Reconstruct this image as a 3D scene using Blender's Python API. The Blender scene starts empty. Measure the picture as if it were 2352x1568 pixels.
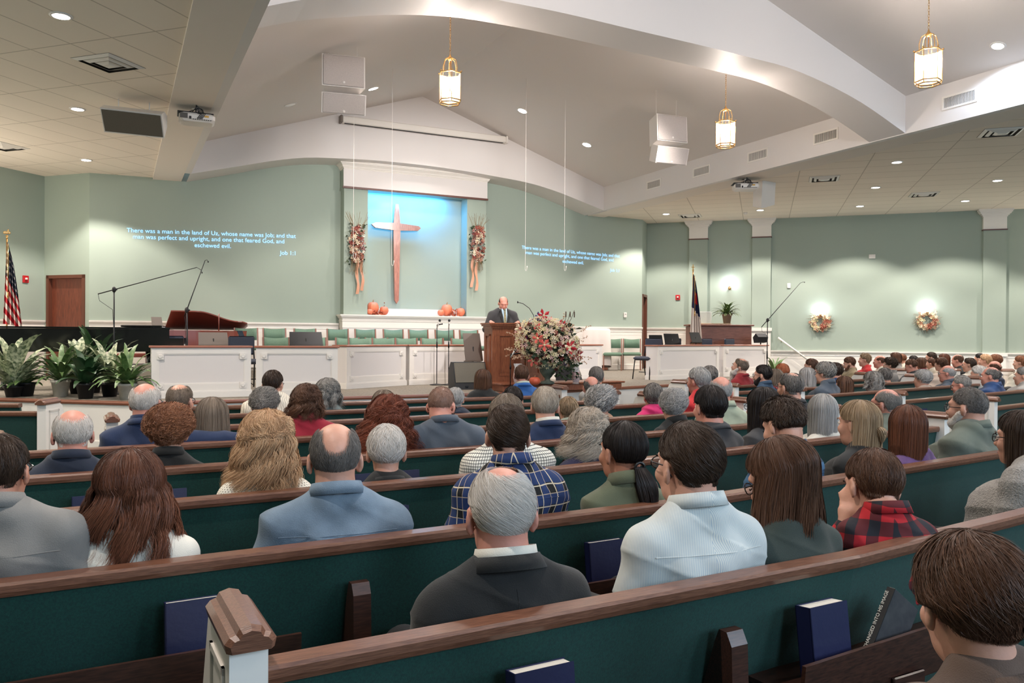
import bpy, math, random
import numpy as np
from mathutils import Vector, Matrix
SC = bpy.context.scene
COL = SC.collection
random.seed(7); rng = np.random.default_rng(7)
# ------------------------------------------------------------------ camera
FPX = 1840.0
def _n(v):
    v = np.array(v, float); return v/np.linalg.norm(v)
EYE = np.array([0.0, 0.0, 1.55])
_Y = _n((271-1176, -(766-784), -FPX)); _X = _n((4950-1176, -(796-784), -FPX))
_X = _n(_X-_Y*_X.dot(_Y)); _Z = np.cross(_X, _Y)
RC = np.array([_X, _Y, _Z])
cam_d = bpy.data.cameras.new('camera'); cam = bpy.data.objects.new('camera', cam_d); COL.objects.link(cam)
M = Matrix(RC.tolist()).to_4x4(); M.translation = Vector(EYE.tolist()); cam.matrix_world = M
cam_d.sensor_width = 36; cam_d.lens = FPX/2352*36; cam_d.clip_start = 0.05; cam_d.clip_end = 200
SC.camera = cam
# ------------------------------------------------------------------ world, exposure
w = bpy.data.worlds.new('world'); SC.world = w; w.use_nodes = True
w.node_tree.nodes['Background'].inputs[0].default_value = (0.75, 0.85, 1.0, 1)
w.node_tree.nodes['Background'].inputs[1].default_value = 0.35
vs = SC.view_settings; vs.view_transform = 'Standard'; vs.look = 'None'; vs.gamma = 1; vs.use_curve_mapping = False
vs.exposure = 1.02
SC.cycles.max_bounces = 5; SC.cycles.diffuse_bounces = 4; SC.cycles.glossy_bounces = 3; SC.cycles.transmission_bounces = 4
SC.cycles.transparent_max_bounces = 8; SC.cycles.sample_clamp_indirect = 4.0
try: SC.cycles.use_denoising = True
except Exception: pass
def light(name, kind, loc, energy, color=(1, .86, .70), aim=(0, 0, -1), size=.12, angle=110, blend=.35, size_y=None):
    d = bpy.data.lights.new(name, kind); d.energy = energy; d.color = color
    if kind == 'SPOT': d.spot_size = math.radians(angle); d.spot_blend = blend; d.shadow_soft_size = size
    elif kind == 'AREA':
        d.size = size
        if size_y: d.shape = 'RECTANGLE'; d.size_y = size_y
    else: d.shadow_soft_size = size
    o = bpy.data.objects.new(name, d); COL.objects.link(o); o.location = loc
    o.rotation_euler = Vector(aim).to_track_quat('-Z', 'Y').to_euler()
    return o
# daylight entering through the tall windows of the rear gallery wall
DAY = (0.62, 0.80, 1.0)
for wx in (1.5, 5.0, 8.5, 12.0):
    light('rear_window_daylight', 'AREA', (wx, -4.9, 3.9), 100, DAY, (0, 1, -.12), 1.6, size_y=2.4)
# ------------------------------------------------------------------ picture rays (only used to find real positions)
def ray(px, py): return RC @ np.array([(px-1176.), -(py-784.), -FPX])
def atz(px, py, z):
    d = ray(px, py); return EYE+d*((z-1.55)/d[2])
def aty(px, py, y):
    d = ray(px, py); return EYE+d*(y/d[1])
def atx(px, py, x):
    d = ray(px, py); return EYE+d*(x/d[0])
def atd(px, py, Z):      # at distance Z along the viewing axis
    return EYE+ray(px, py)*(Z/FPX)
def atline(px, py, p0, d0):   # vertical plane through p0 with direction d0
    r = ray(px, py); q = r[0]/r[1]
    t = (q*p0[1]-p0[0])/(d0[0]-q*d0[1]); y = p0[1]+d0[1]*t
    return EYE+r*(y/r[1])
# ------------------------------------------------------------------ materials
MATS = {}
def mat(name, color, rough=.6, metal=0., color2=None, nscale=8., bump=0., bscale=60., emit=None, estr=1., alpha=None, spec=.5, coat=0., kind='noise', sheen=0., trans=0., stretch=(1, 1, 1), detail=4.):
    if name in MATS: return MATS[name]
    m = bpy.data.materials.new(name); m.use_nodes = True; nt = m.node_tree; N = nt.nodes; L = nt.links
    b = N['Principled BSDF']
    b.inputs['Base Color'].default_value = (*color, 1); b.inputs['Roughness'].default_value = rough; b.inputs['Metallic'].default_value = metal
    b.inputs['Specular IOR Level'].default_value = spec
    if coat: b.inputs['Coat Weight'].default_value = coat; b.inputs['Coat Roughness'].default_value = .15
    if sheen: b.inputs['Sheen Weight'].default_value = sheen
    if trans: b.inputs['Transmission Weight'].default_value = trans
    if emit: b.inputs['Emission Color'].default_value = (*emit, 1); b.inputs['Emission Strength'].default_value = estr
    if alpha is not None: b.inputs['Alpha'].default_value = alpha
    tc = N.new('ShaderNodeTexCoord'); mp = N.new('ShaderNodeMapping'); mp.inputs['Scale'].default_value = stretch
    L.new(tc.outputs['Object'], mp.inputs['Vector'])
    if color2 is not None:
        if kind == 'noise': t = N.new('ShaderNodeTexNoise'); t.inputs['Scale'].default_value = nscale; t.inputs['Detail'].default_value = detail; out = t.outputs['Fac']
        elif kind == 'voronoi': t = N.new('ShaderNodeTexVoronoi'); t.inputs['Scale'].default_value = nscale; out = t.outputs['Distance']
        L.new(mp.outputs[0], t.inputs['Vector'])
        r = N.new('ShaderNodeValToRGB'); r.color_ramp.elements[0].color = (*color, 1); r.color_ramp.elements[1].color = (*color2, 1)
        r.color_ramp.elements[0].position = .35; r.color_ramp.elements[1].position = .65
        L.new(out, r.inputs[0]); L.new(r.outputs[0], b.inputs['Base Color'])
    if bump:
        t2 = N.new('ShaderNodeTexNoise'); t2.inputs['Scale'].default_value = bscale; t2.inputs['Detail'].default_value = 3
        L.new(mp.outputs[0], t2.inputs['Vector'])
        bp = N.new('ShaderNodeBump'); bp.inputs['Strength'].default_value = bump; bp.inputs['Distance'].default_value = .01
        L.new(t2.outputs['Fac'], bp.inputs['Height']); L.new(bp.outputs[0], b.inputs['Normal'])
    MATS[name] = m; return m
def S(r, g, b):      # sRGB 0-255 -> linear
    f = lambda c: ((c/255+.055)/1.055)**2.4 if c > 10 else c/255/12.92
    return (f(r), f(g), f(b))
WALLG = mat('sage_paint', S(156, 169, 157), .75, bump=.03, bscale=200)
WHITE = mat('white_paint', S(222, 216, 212), .5, bump=.02, bscale=150)
TRIM = mat('white_trim', S(232, 226, 218), .38)
PLASTER = mat('vault_plaster', S(218, 211, 206), .85, bump=.03, bscale=120)
CARPET = mat('stage_carpet', S(150, 140, 126), .95, color2=S(118, 112, 102), nscale=30, bump=.3, bscale=250)
FLOORC = mat('nave_carpet', S(40, 58, 54), .95, color2=S(28, 44, 42), nscale=40, bump=.3, bscale=250)
WOOD = mat('pew_wood', S(122, 82, 62), .36, color2=S(92, 58, 43), nscale=14, stretch=(1.5, 22, 30), bump=.08, bscale=30, coat=.25, detail=6)
WOODX = mat('pew_wood_dark', S(70, 42, 32), .4, color2=S(46, 27, 21), nscale=10, stretch=(2, 18, 18), coat=.2)
OAK = mat('pulpit_oak', S(158, 96, 66), .38, color2=S(122, 68, 46), nscale=7, stretch=(12, 12, 1.2), coat=.2, detail=7)
DOORW = mat('door_wood', S(120, 62, 42), .4, color2=S(92, 46, 32), nscale=6, stretch=(10, 10, 1), coat=.2)
DARKW = mat('dark_trim_wood', S(92, 52, 40), .4)
GREENF = mat('pew_green_fabric', S(6, 62, 54), .9, color2=S(3, 48, 43), nscale=160, bump=.25, bscale=500, sheen=.1)
CHAIRG = mat('chair_green_fabric', S(108, 134, 114), .85, color2=S(94, 120, 102), nscale=120, bump=.2, bscale=400)
BLACK = mat('black_lacquer', S(14, 14, 16), .12, coat=1.)
BLKM = mat('black_metal', S(20, 20, 22), .4, metal=.3)
BLKP = mat('black_plastic', S(24, 24, 27), .55)
GREYM = mat('grey_metal', S(122, 112, 104), .45, metal=.2, bump=.03)
BRASS = mat('brass', S(214, 170, 110), .25, metal=.9)
WPLAS = mat('white_plastic', S(226, 220, 214), .45)
GRILLE = mat('speaker_grille', S(196, 186, 180), .6, color2=S(168, 160, 155), nscale=240)
# ------------------------------------------------------------------ objects
def tag(o, label=None, cat=None, group=None, kind=None):
    if label: o['label'] = label
    if cat: o['category'] = cat
    if group: o['group'] = group
    if kind: o['kind'] = kind
    return o
def thing(name, label, cat, loc=(0, 0, 0), rz=0., group=None):
    o = bpy.data.objects.new(name, None); COL.objects.link(o); o.empty_display_size = .05
    o.location = [float(v) for v in loc]; o.rotation_euler = (0, 0, rz)
    return tag(o, label, cat, group)
class MB:
    def __init__(s): s.v = []; s.f = []; s.sm = []
    def add(s, vs_, fs, smooth=False):
        n = len(s.v); s.v += [tuple(float(c) for c in v) for v in vs_]; s.f += [tuple(i+n for i in f) for f in fs]; s.sm += [smooth]*len(fs); return s
    def box(s, a, b, M_=None):
        x0, y0, z0 = a; x1, y1, z1 = b
        v = [(x0, y0, z0), (x1, y0, z0), (x1, y1, z0), (x0, y1, z0), (x0, y0, z1), (x1, y0, z1), (x1, y1, z1), (x0, y1, z1)]
        if M_ is not None: v = [tuple(M_ @ Vector(p)) for p in v]
        return s.add(v, [(0, 3, 2, 1), (4, 5, 6, 7), (0, 1, 5, 4), (1, 2, 6, 5), (2, 3, 7, 6), (3, 0, 4, 7)])
    def cbox(s, c, d, M_=None): return s.box([c[i]-d[i]/2 for i in range(3)], [c[i]+d[i]/2 for i in range(3)], M_)
    def bbox(s, c, d, bev=.01, rz=0., M_=None):     # chamfered box
        hx, hy, hz = d[0]/2, d[1]/2, d[2]/2; b = min(bev, hx*.9, hy*.9, hz*.9); vs_ = []
        for z, i in ((-hz, 1), (-hz+b, 0), (hz-b, 0), (hz, 1)):
            e = b if i else 0
            X, Y = hx-e, hy-e; k = b if not i else 0
            vs_ += [(-X+b-e*0, -Y, z), (X-b, -Y, z), (X, -Y+b, z), (X, Y-b, z), (X-b, Y, z), (-X+b, Y, z), (-X, Y-b, z), (-X, -Y+b, z)]
        cr, sr = math.cos(rz), math.sin(rz)
        vs_ = [(c[0]+x*cr-y*sr, c[1]+x*sr+y*cr, c[2]+z) for x, y, z in vs_]
        if M_ is not None: vs_ = [tuple(M_ @ Vector(p)) for p in vs_]
        fs = [tuple(range(7, -1, -1)), tuple(range(24, 32))]
        for r in range(3):
            for k in range(8): fs.append((r*8+k, r*8+(k+1) % 8, r*8+8+(k+1) % 8, r*8+8+k))
        return s.add(vs_, fs)
    def prism(s, poly, z0, z1, M_=None, smooth=False):     # polygon xy (ccw) extruded in z
        n = len(poly); v = [(x, y, z0) for x, y in poly]+[(x, y, z1) for x, y in poly]
        if M_ is not None: v = [tuple(M_ @ Vector(p)) for p in v]
        return s.add(v, [tuple(range(n-1, -1, -1)), tuple(range(n, 2*n))]+[(i, (i+1) % n, n+(i+1) % n, n+i) for i in range(n)])
    def tube(s, pts, r, n=8, closed=False, rr=None):
        P = [Vector([float(c) for c in p]) for p in pts]; m = len(P)
        up = None; rings = []
        for i in range(m):
            a = P[(i-1) % m] if (closed or i > 0) else P[i]; b = P[(i+1) % m] if (closed or i < m-1) else P[i]
            t = (b-a).normalized() if (b-a).length > 1e-9 else Vector((0, 0, 1))
            if up is None: up = t.orthogonal().normalized()
            up = (up-t*up.dot(t)); up = up.normalized() if up.length > 1e-6 else t.orthogonal().normalized()
            sd = t.cross(up); R_ = rr[i] if rr is not None else r
            rings.append([tuple(P[i]+(up*math.cos(2*math.pi*k/n)+sd*math.sin(2*math.pi*k/n))*R_) for k in range(n)])
        v = [p for q in rings for p in q]; f = []
        for i in range(m if closed else m-1):
            j = (i+1) % m
            for k in range(n): f.append((i*n+k, i*n+(k+1) % n, j*n+(k+1) % n, j*n+k))
        if not closed: f.append(tuple(range(n-1, -1, -1))); f.append(tuple((m-1)*n+k for k in range(n)))
        return s.add(v, f, n > 5)
    def lathe(s, prof, c=(0, 0, 0), n=24, M_=None, smooth=True):
        v = []; f = []; m = len(prof)
        for r, z in prof:
            for k in range(n):
                a = 2*math.pi*k/n; v.append((c[0]+r*math.cos(a), c[1]+r*math.sin(a), c[2]+z))
        for i in range(m-1):
            for k in range(n): f.append((i*n+k, i*n+(k+1) % n, (i+1)*n+(k+1) % n, (i+1)*n+k))
        f.append(tuple(range(n-1, -1, -1))); f.append(tuple((m-1)*n+k for k in range(n)))
        if M_ is not None: v = [tuple(M_ @ Vector(p)) for p in v]
        return s.add(v, f, smooth)
    def ell(s, c, r, n=12, m=8, M_=None):
        pr = [(max(1e-4, math.sin(math.pi*i/m)), -math.cos(math.pi*i/m)) for i in range(m+1)]; v = []; f = []
        for a, z in pr:
            for k in range(n):
                t = 2*math.pi*k/n; v.append((c[0]+r[0]*a*math.cos(t), c[1]+r[1]*a*math.sin(t), c[2]+r[2]*z))
        for i in range(m):
            for k in range(n): f.append((i*n+k, i*n+(k+1) % n, (i+1)*n+(k+1) % n, (i+1)*n+k))
        if M_ is not None: v = [tuple(M_ @ Vector(p)) for p in v]
        return s.add(v, f, True)
    def sweep(s, path, sec, closed_sec=True, caps=True):   # path of (x,y) with section of (d, z); d measured to the left normal
        n = len(path); m = len(sec); v = []; f = []
        for i in range(n):
            a = path[max(0, i-1)]; b = path[min(n-1, i+1)]; tx, ty = b[0]-a[0], b[1]-a[1]; l = math.hypot(tx, ty) or 1; nx, ny = -ty/l, tx/l
            for d, z in sec: v.append((path[i][0]+nx*d, path[i][1]+ny*d, z))
        for i in range(n-1):
            for k in range(m if closed_sec else m-1): f.append((i*m+k, (i+1)*m+k, (i+1)*m+(k+1) % m, i*m+(k+1) % m))
        if caps and closed_sec: f.append(tuple(range(m))); f.append(tuple((n-1)*m+k for k in range(m-1, -1, -1)))
        return s.add(v, f)
    def build(s, name, m, parent=None, world=False, loc=None):
        me = bpy.data.meshes.new(name); vv = s.v
        if world and parent is not None:
            L_ = parent.location; c, sn = math.cos(-parent.rotation_euler[2]), math.sin(-parent.rotation_euler[2])
            vv = [((x-L_[0])*c-(y-L_[1])*sn, (x-L_[0])*sn+(y-L_[1])*c, z-L_[2]) for x, y, z in vv]
        elif loc is not None and parent is None: vv = [(x-loc[0], y-loc[1], z-loc[2]) for x, y, z in vv]
        me.from_pydata(vv, [], s.f); me.polygons.foreach_set('use_smooth', s.sm)
        me.materials.append(m); o = bpy.data.objects.new(name, me); COL.objects.link(o)
        if parent is not None: o.parent = parent
        elif loc is not None: o.location = loc
        me.update(); return o
def struct(name, mb, m, parent=None):
    o = mb.build(name, m, parent)
    if parent is None: o['kind'] = 'structure'
    return o
def dup(o, loc=None, rz=None, label=None, group=None, parent=None):
    c = o.copy(); COL.objects.link(c)
    if loc is not None: c.location = [float(v) for v in loc]
    if rz is not None: c.rotation_euler = (0, 0, rz)
    if label: c['label'] = label
    if group: c['group'] = group
    if parent is not None: c.parent = parent
    for ch in list(CH.get(o.name, [])) if False else [x for x in o.children]: dup(ch, parent=c)
    return c
def rotz(loc, rz): return Matrix.Translation(Vector([float(c) for c in loc])) @ Matrix.Rotation(rz, 4, 'Z')
CH = {}
# ================================================================== the room
XL, XR_, XC = 1.34, 11.38, 6.36
ZT = 4.89; ZS = 4.85; ZE = 5.46; ZA = 7.13; ST = .64; YG = 17.75
s2 = 2**-.5
LC = (-.541, 18.87); LF = (-1.412, 19.741); LB = (-7.4, 13.753); RCN = (13.40, 18.87); RF = (13.98, 19.45); RB = (25.5, 7.93)
def wall(name, p0, p1, z0, z1, m, th=.15, parent=None):   # inner face on p0->p1, thickness to the left of travel
    mb = MB(); mb.sweep([p0, p1], [(0, z0), (th, z0), (th, z1), (0, z1)]); return struct(name, mb, m, parent)
struct('floor', MB().box((-8.5, -6.5, -.2), (26, 20.5, 0)), FLOORC)
# stage platform
EDGE = [(-3.2, 14.85), (-1.48, 13.18), (.3, 11.72), (5.3, 11.66), (6.6, 11.75), (8.2, 12.2), (9.95, 12.62), (12.6, 13.7), (15.0, 14.95), (16.2, 16.2)]
poly = EDGE + [(14.8, 18.6), (13.99, 19.44), (13.41, 18.86), (8.3, 18.5), (4.6, 18.5), (-.54, 18.86), (-1.41, 19.73), (-4.8, 16.4)]
struct('floor_stage', MB().prism(poly, 0.0, ST), CARPET)
path = EDGE
struct('trim_1', MB().sweep(path, [(.03, ST+.005), (-.04, ST+.005), (-.045, ST-.02), (-.035, ST-.045), (0.03, ST-.045)]), mat('stage_nosing_wood', S(142, 86, 64), .4, coat=.2))
struct('trim_2', MB().sweep(path, [(0.004, ST-.045), (-.012, ST-.045), (-.012, .1), (-.03, .1), (-.03, 0.001), (0.004, 0.001)]), TRIM)
# low carpeted step running along the stage front on the right
struct('trim_3', MB().sweep([(6.9, 11.45), (8.4, 11.85), (10.1, 12.25)], [(0.3, 0.001), (-.25, 0.001), (-.25, .3), (0.3, .3)]), mat('step_carpet', S(120, 122, 112), .95, bump=.3, bscale=200))
# walls
RB0 = (4.64, 18.2); RB1 = (8.21, 18.2)
wall('wall_left_wing', LC, (4.75, 18.5), 0, 5.75, WALLG)
wall('wall_right_wing', (8.1, 18.52), RCN, 0, 5.75, WALLG)
# left door wall with opening
def door_wall(side, a, b, d0, d1, zt, nm, label):
    ax, ay = a; bx, by = b; L_ = math.hypot(bx-ax, by-ay); ux, uy = (bx-ax)/L_, (by-ay)/L_
    P = lambda t: (ax+ux*t, ay+uy*t)
    mb = MB()
    for t0, t1, z0, z1 in ((0, d0, 0, 5.2), (d1, L_, 0, 5.2), (d0, d1, zt, 5.2)):
        if t1-t0 > .002: mb.sweep([P(t0), P(t1)], [(0, z0), (.15, z0), (.15, z1), (0, z1)])
    struct('wall_'+side+'_door', mb, WALLG)
    fr = MB(); fw = .07
    for t0, t1, z0, z1 in ((d0-.0, d0+fw, ST, zt), (d1-fw, d1+.0, ST, zt), (d0, d1, zt-fw, zt+.0)):
        fr.sweep([P(t0), P(t1)], [(-.025, z0), (.12, z0), (.12, z1), (-.025, z1)])
    dr = MB(); dr.sweep([P(d0+fw), P(d1-fw)], [(.07, ST+.01), (.11, ST+.01), (.11, zt-fw), (.07, zt-fw)])
    o = struct(nm, dr, DOORW); fr.build('door_frame', mat('door_frame_wood', S(98, 56, 40), .4), o)
    q = P(d1-fw-.08 if side == 'left' else d0+fw+.08); nx, ny = -uy, ux
    MB().tube([(q[0]+nx*.07, q[1]+ny*.07, ST+.98), (q[0]-nx*.0, q[1]-ny*.0, ST+.98), (q[0]-ux*.1, q[1]-uy*.1, ST+.98)], .01).build('door_handle', BRASS, o)
    tag(o, label, 'door')
door_wall('left', LF, LC, .075, 1.125, 2.78, 'door_1', 'reddish brown wooden door in the sage wall behind the black piano')
door_wall('right', RCN, RF, .07, .80, 2.78, 'door_2', 'dark brown door seen edge-on at the right end of the stage wall')
wall('wall_left', LB, LF, 0, 5.2, WALLG)
wall('wall_right', RF, RB, 0, 5.2, WALLG)
wall('wall_left_side', (-7.4, -5), LB, 0, 5.2, WALLG)
wall('wall_right_side', RB, (25.5, -5), 0, 5.2, WALLG)
mb = MB(); mb.box((-8, -5.2, 0), (26, -5, 2.6)); mb.box((-8, -5.2, 5.1), (26, -5, 8))
xs = [-8, .7, 2.3, 4.2, 5.8, 7.7, 9.3, 11.2, 12.8, 26]
for i in range(0, 10, 2): mb.box((xs[i], -5.2, 2.6), (xs[i+1], -5, 5.1))
struct('wall_back', mb, WALLG)
for i, wx in enumerate((1.5, 5.0, 8.5, 12.0)):
    mb = MB()
    for z in (2.62, 3.85, 5.04): mb.box((wx-.8, -5.12, z), (wx+.8, -5.05, z+.05))
    for x in (-.8, -.02, .75): mb.box((wx+x, -5.12, 2.6), (wx+x+.05, -5.05, 5.1))
    o = struct('window_%d' % (i+1), mb, TRIM)
    MB().box((wx-.78, -5.1, 2.62), (wx+.78, -5.09, 5.08)).build('window_glass', mat('window_glass', (1, 1, 1), .02, trans=1.), o)
# bump-out with the niche
NX0, NX1, NZ0, NZ1, ND = 5.20, 7.70, 2.03, 4.94, .36
mb = MB(); y0, y1 = 18.2, 18.72
mb.box((RB0[0], y0, 0), (NX0, y1, 5.75)); mb.box((NX1, y0, 0), (RB1[0], y1, 5.75)); mb.box((NX0, y0, 0), (NX1, y1, NZ0-.1)); mb.box((NX0, y0, NZ1), (NX1, y1, 5.75))
mb.box((NX0, y0+ND, NZ0-.1), (NX1, y1, NZ1)); struct('wall_niche', mb, WALLG)
o = MB(); o.box((RB0[0]-.02, 18.17, NZ1), (RB1[0]+.02, 18.2, 5.56)); struct('trim_4', o, WHITE)
o = MB(); o.box((RB0[0]-.035, 18.15, NZ1-.025), (RB1[0]+.035, 18.2, NZ1+.02)); struct('trim_5', o, DARKW)
def uframe(x0, x1, y, sec):     # moulding running left return, front, right return
    mb = MB(); mb.sweep([(x0, y+.3), (x0, y), (x1, y), (x1, y+.3)], sec, caps=True); return mb
def ushape(x0, x1, yb, yf, sec):
    # section (d outwards, z): mitred by offsetting the corner points
    mb = MB(); v = []; m = len(sec)
    for (cx, cy, ox, oy) in ((x0, yb, -1, 0), (x0, yf, -1, -1), (x1, yf, 1, -1), (x1, yb, 1, 0)):
        for d, z in sec: v.append((cx+ox*d, cy+oy*d, z))
    f = []
    for i in range(3):
        for k in range(m): f.append((i*m+k, i*m+(k+1) % m, (i+1)*m+(k+1) % m, (i+1)*m+k))
    f.append(tuple(range(m-1, -1, -1))); f.append(tuple(3*m+k for k in range(m)))
    return mb.add(v, f)
crown = [(0, 5.36), (.02, 5.36), (.02, 5.375), (.035, 5.38), (.035, 5.395), (.05, 5.40), (.06, 5.43), (.10, 5.475), (.115, 5.48), (.115, 5.50), (.13, 5.505), (.13, 5.53), (0, 5.53)]
struct('trim_6', ushape(RB0[0], RB1[0], 18.5, 18.18, crown), TRIM)
ledge = [(0, 1.72), (.012, 1.72), (.012, 1.86), (.02, 1.87), (.02, 1.89), (.012, 1.9), (.012, 1.93), (.05, 1.97), (.05, 1.99), (.075, 1.995), (.075, 2.025), (0, 2.025)]
struct('trim_7', ushape(RB0[0]-.02, RB1[0]+.02, 18.5, 18.18, ledge), TRIM)
struct('trim_8', ushape(RB0[0]-.01, RB1[0]+.01, 18.5, 18.19, [(0, ST), (.012, ST), (.012, 1.72), (0, 1.72)]), WHITE)
struct('trim_9', MB().box((NX0, 18.2, NZ0-.1), (NX1, 18.555, NZ0-.002)).box((NX0, 18.53, NZ0), (NX1, 18.56, NZ0+.16)), TRIM)
# chair rails and wainscot on the stage walls
rail = [(0, 1.6), (-.012, 1.6), (-.012, 1.68), (-.022, 1.69), (-.022, 1.70), (-.012, 1.71), (-.012, 1.75), (-.05, 1.785), (-.055, 1.80), (-.055, 1.825), (0, 1.825)]
def wains(nm, pth, z0, dz=0.):
    o = MB(); o.sweep(pth, [(d, z+dz) for d, z in rail]); o.sweep(pth, [(0.002, z0), (-.008, z0), (-.008, 1.6+dz), (.002, 1.6+dz)])
    o.sweep(pth, [(0.002, z0), (-.022, z0), (-.022, z0+.13), (-.012, z0+.15), (.002, z0+.15)]); struct(nm, o, TRIM)
wains('trim_10', [LC, (4.6, 18.5)], ST)
wains('trim_11', [(8.25, 18.525), (RCN[0]-.0, RCN[1])], ST)
def onR(t): return (RF[0]+s2*t, RF[1]-s2*t)
rt = lambda px: (atline(px, 700, RF, (s2, -s2))[0]-RF[0])/s2
wains('trim_12', [onR(0), onR(rt(1583))], ST); wains('trim_13', [onR(rt(1625)), onR(rt(1727))], ST)
wains('trim_14', [onR(rt(1770)), onR(16.2)], 0., 1.20-1.825)
wains('trim_15', [(LB[0], LB[1]), (LF[0], LF[1])], 0., 0.)
# pilasters on the right wall
def pilaster(nm, pa, pb, z0, railz):
    a, b = rt(pa), rt(pb); A, B = onR(a), onR(b); d = .12
    def ring(o, z, zz, e=0):
        u = (s2, -s2); n = (-s2, -s2)
        q = [(A[0]-u[0]*e, A[1]-u[1]*e), (A[0]-u[0]*e+n[0]*(d+e), A[1]-u[1]*e+n[1]*(d+e)), (B[0]+u[0]*e+n[0]*(d+e), B[1]+u[1]*e+n[1]*(d+e)), (B[0]+u[0]*e, B[1]+u[1]*e)]
        o.prism(q, z, zz)
    o = MB(); ring(o, z0, 4.38); pl = struct(nm, o, WALLG)
    o = MB(); ring(o, 4.38, 4.72, .004)
    for i, e in enumerate((.02, .05, .085, .11, .13)): ring(o, 4.70+i*.036, 4.745+i*.036, e)
    o.build('capital', TRIM, pl); o = MB(); ring(o, 4.355, 4.385, .02); o.build('dark_band', DARKW, pl)
    o = MB(); ring(o, z0, railz-.09, .01); ring(o, railz-.09, railz, .04); o.build('base_panel', TRIM, pl)
pilaster('trim_16', 1583, 1625, ST, 1.83); pilaster('trim_17', 1727, 1770, 0, 1.83); pilaster('trim_18', 2255, 2308, 0, 1.2)
# ------------------------------------------------------------------ ceiling
def tile_mat(nm, rot, off):
    m = bpy.data.materials.new(nm); m.use_nodes = True; N = m.node_tree.nodes; L = m.node_tree.links; b = N['Principled BSDF']
    b.inputs['Roughness'].default_value = .9
    tc = N.new('ShaderNodeTexCoord'); br = N.new('ShaderNodeTexBrick'); mp = N.new('ShaderNodeMapping')
    mp.inputs['Rotation'].default_value = (0, 0, math.radians(rot)); mp.inputs['Location'].default_value = off
    L.new(tc.outputs['Object'], mp.inputs[0]); L.new(mp.outputs[0], br.inputs[0])
    br.offset = 0; br.inputs['Scale'].default_value = 1; br.inputs['Mortar Size'].default_value = .010; br.inputs['Brick Width'].default_value = 1.22; br.inputs['Row Height'].default_value = .61
    br.inputs['Mortar Smooth'].default_value = .1
    br.inputs['Color1'].default_value = (*S(238, 226, 212), 1); br.inputs['Color2'].default_value = (*S(235, 223, 209), 1); br.inputs['Mortar'].default_value = (*S(196, 183, 168), 1)
    L.new(br.outputs['Color'], b.inputs['Base Color']); return m
struct('ceiling_left', MB().box((-8.2, -5.2, ZT), (.66, 20.6, ZT+.1)), tile_mat('ceiling_tile_left', -45, (.2, .1, 0)))
struct('ceiling_right', MB().box((12.06, -5.2, ZT), (26, 20.6, ZT+.1)), tile_mat('ceiling_tile_right', 43.5, (.518, .1, 0)))
DRY = mat('soffit_paint', S(230, 220, 210), .85)
mb = MB(); mb.box((.66, -5.2, ZS), (XL-.12, 20.5, ZT+.1)); mb.box((XR_+.12, -5.2, ZS), (12.06, 20.5, ZT+.1)); struct('ceiling_soffit', mb, DRY)
mb = MB(); mb.box((XL-.12, -5.2, ZS), (XL, YG, ZE+.1)); mb.box((XR_, -5.2, ZS), (XR_+.12, YG, ZE+.1)); struct('ceiling_tray', mb, WHITE)
mb = MB(); t = .12
mb.add([(XL-.1, -5.2, ZE-.0333), (XL-.1, 18, ZE-.0333), (XC, 18, ZA), (XC, -5.2, ZA), (XL-.1, -5.2, ZE+t), (XL-.1, 18, ZE+t), (XC, 18, ZA+t), (XC, -5.2, ZA+t)], [(0, 1, 2, 3), (7, 6, 5, 4), (0, 3, 7, 4), (1, 5, 6, 2)])
mb.add([(XR_+.1, -5.2, ZE-.0333), (XR_+.1, 18, ZE-.0333), (XC, 18, ZA), (XC, -5.2, ZA), (XR_+.1, -5.2, ZE+t), (XR_+.1, 18, ZE+t), (XC, 18, ZA+t), (XC, -5.2, ZA+t)], [(3, 2, 1, 0), (4, 5, 6, 7), (4, 7, 3, 0), (2, 6, 5, 1)])
struct('ceiling_vault', mb, PLASTER)
def spline(pts, n=40):
    xs_ = np.array([p[0] for p in pts]); zs = np.array([p[1] for p in pts])
    # monotone-ish cubic via catmull on dense param
    X_ = np.linspace(xs_[0], xs_[-1], n); m_ = np.gradient(zs, xs_); out = []
    for x in X_:
        i = min(max(np.searchsorted(xs_, x)-1, 0), len(xs_)-2); h = xs_[i+1]-xs_[i]; u = (x-xs_[i])/h
        out.append((x, (2*u**3-3*u**2+1)*zs[i]+(u**3-2*u**2+u)*h*m_[i]+(-2*u**3+3*u**2)*zs[i+1]+(u**3-u**2)*h*m_[i+1]))
    return out
def arch(nm, pts, y0, y1, m):
    c = spline(pts); top = lambda x: ZE+(ZA-ZE)*(1-abs(x-XC)/(XC-XL))+.05
    mb = MB(); n = len(c); v = []
    for y in (y0, y1):
        for x, z in c: v.append((x, y, z))
        for x, z in c: v.append((x, y, top(x)))
    f = []
    for i in range(n-1):
        f.append((i, i+1, n+i+1, n+i)); f.append((2*n+i+1, 2*n+i, 3*n+i, 3*n+i+1)); f.append((i+1, i, 2*n+i, 2*n+i+1))
    mb.add(v, f); return struct(nm, mb, m)
arch('wall_gable', [(XL-.02, 4.845), (2.38, 5.125), (3.0, 5.29), (3.65, 5.42), (4.42, 5.485), (6.4, 5.53), (8.16, 5.45), (9.48, 5.32), (10.1, 5.19), (10.63, 5.05), (XR_+.02, 4.845)], YG, 19.0, WHITE)
arch('ceiling_beam', [(XL-.02, 5.0), (1.73, 5.16), (2.46, 5.36), (3.04, 5.49), (3.75, 5.594), (4.66, 5.628), (6.17, 5.605), (8.06, 5.56), (8.9, 5.52), (9.5, 5.425), (10.3, 5.24), (XR_+.02, 4.855)], 8.82, 9.51, WHITE)
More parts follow.
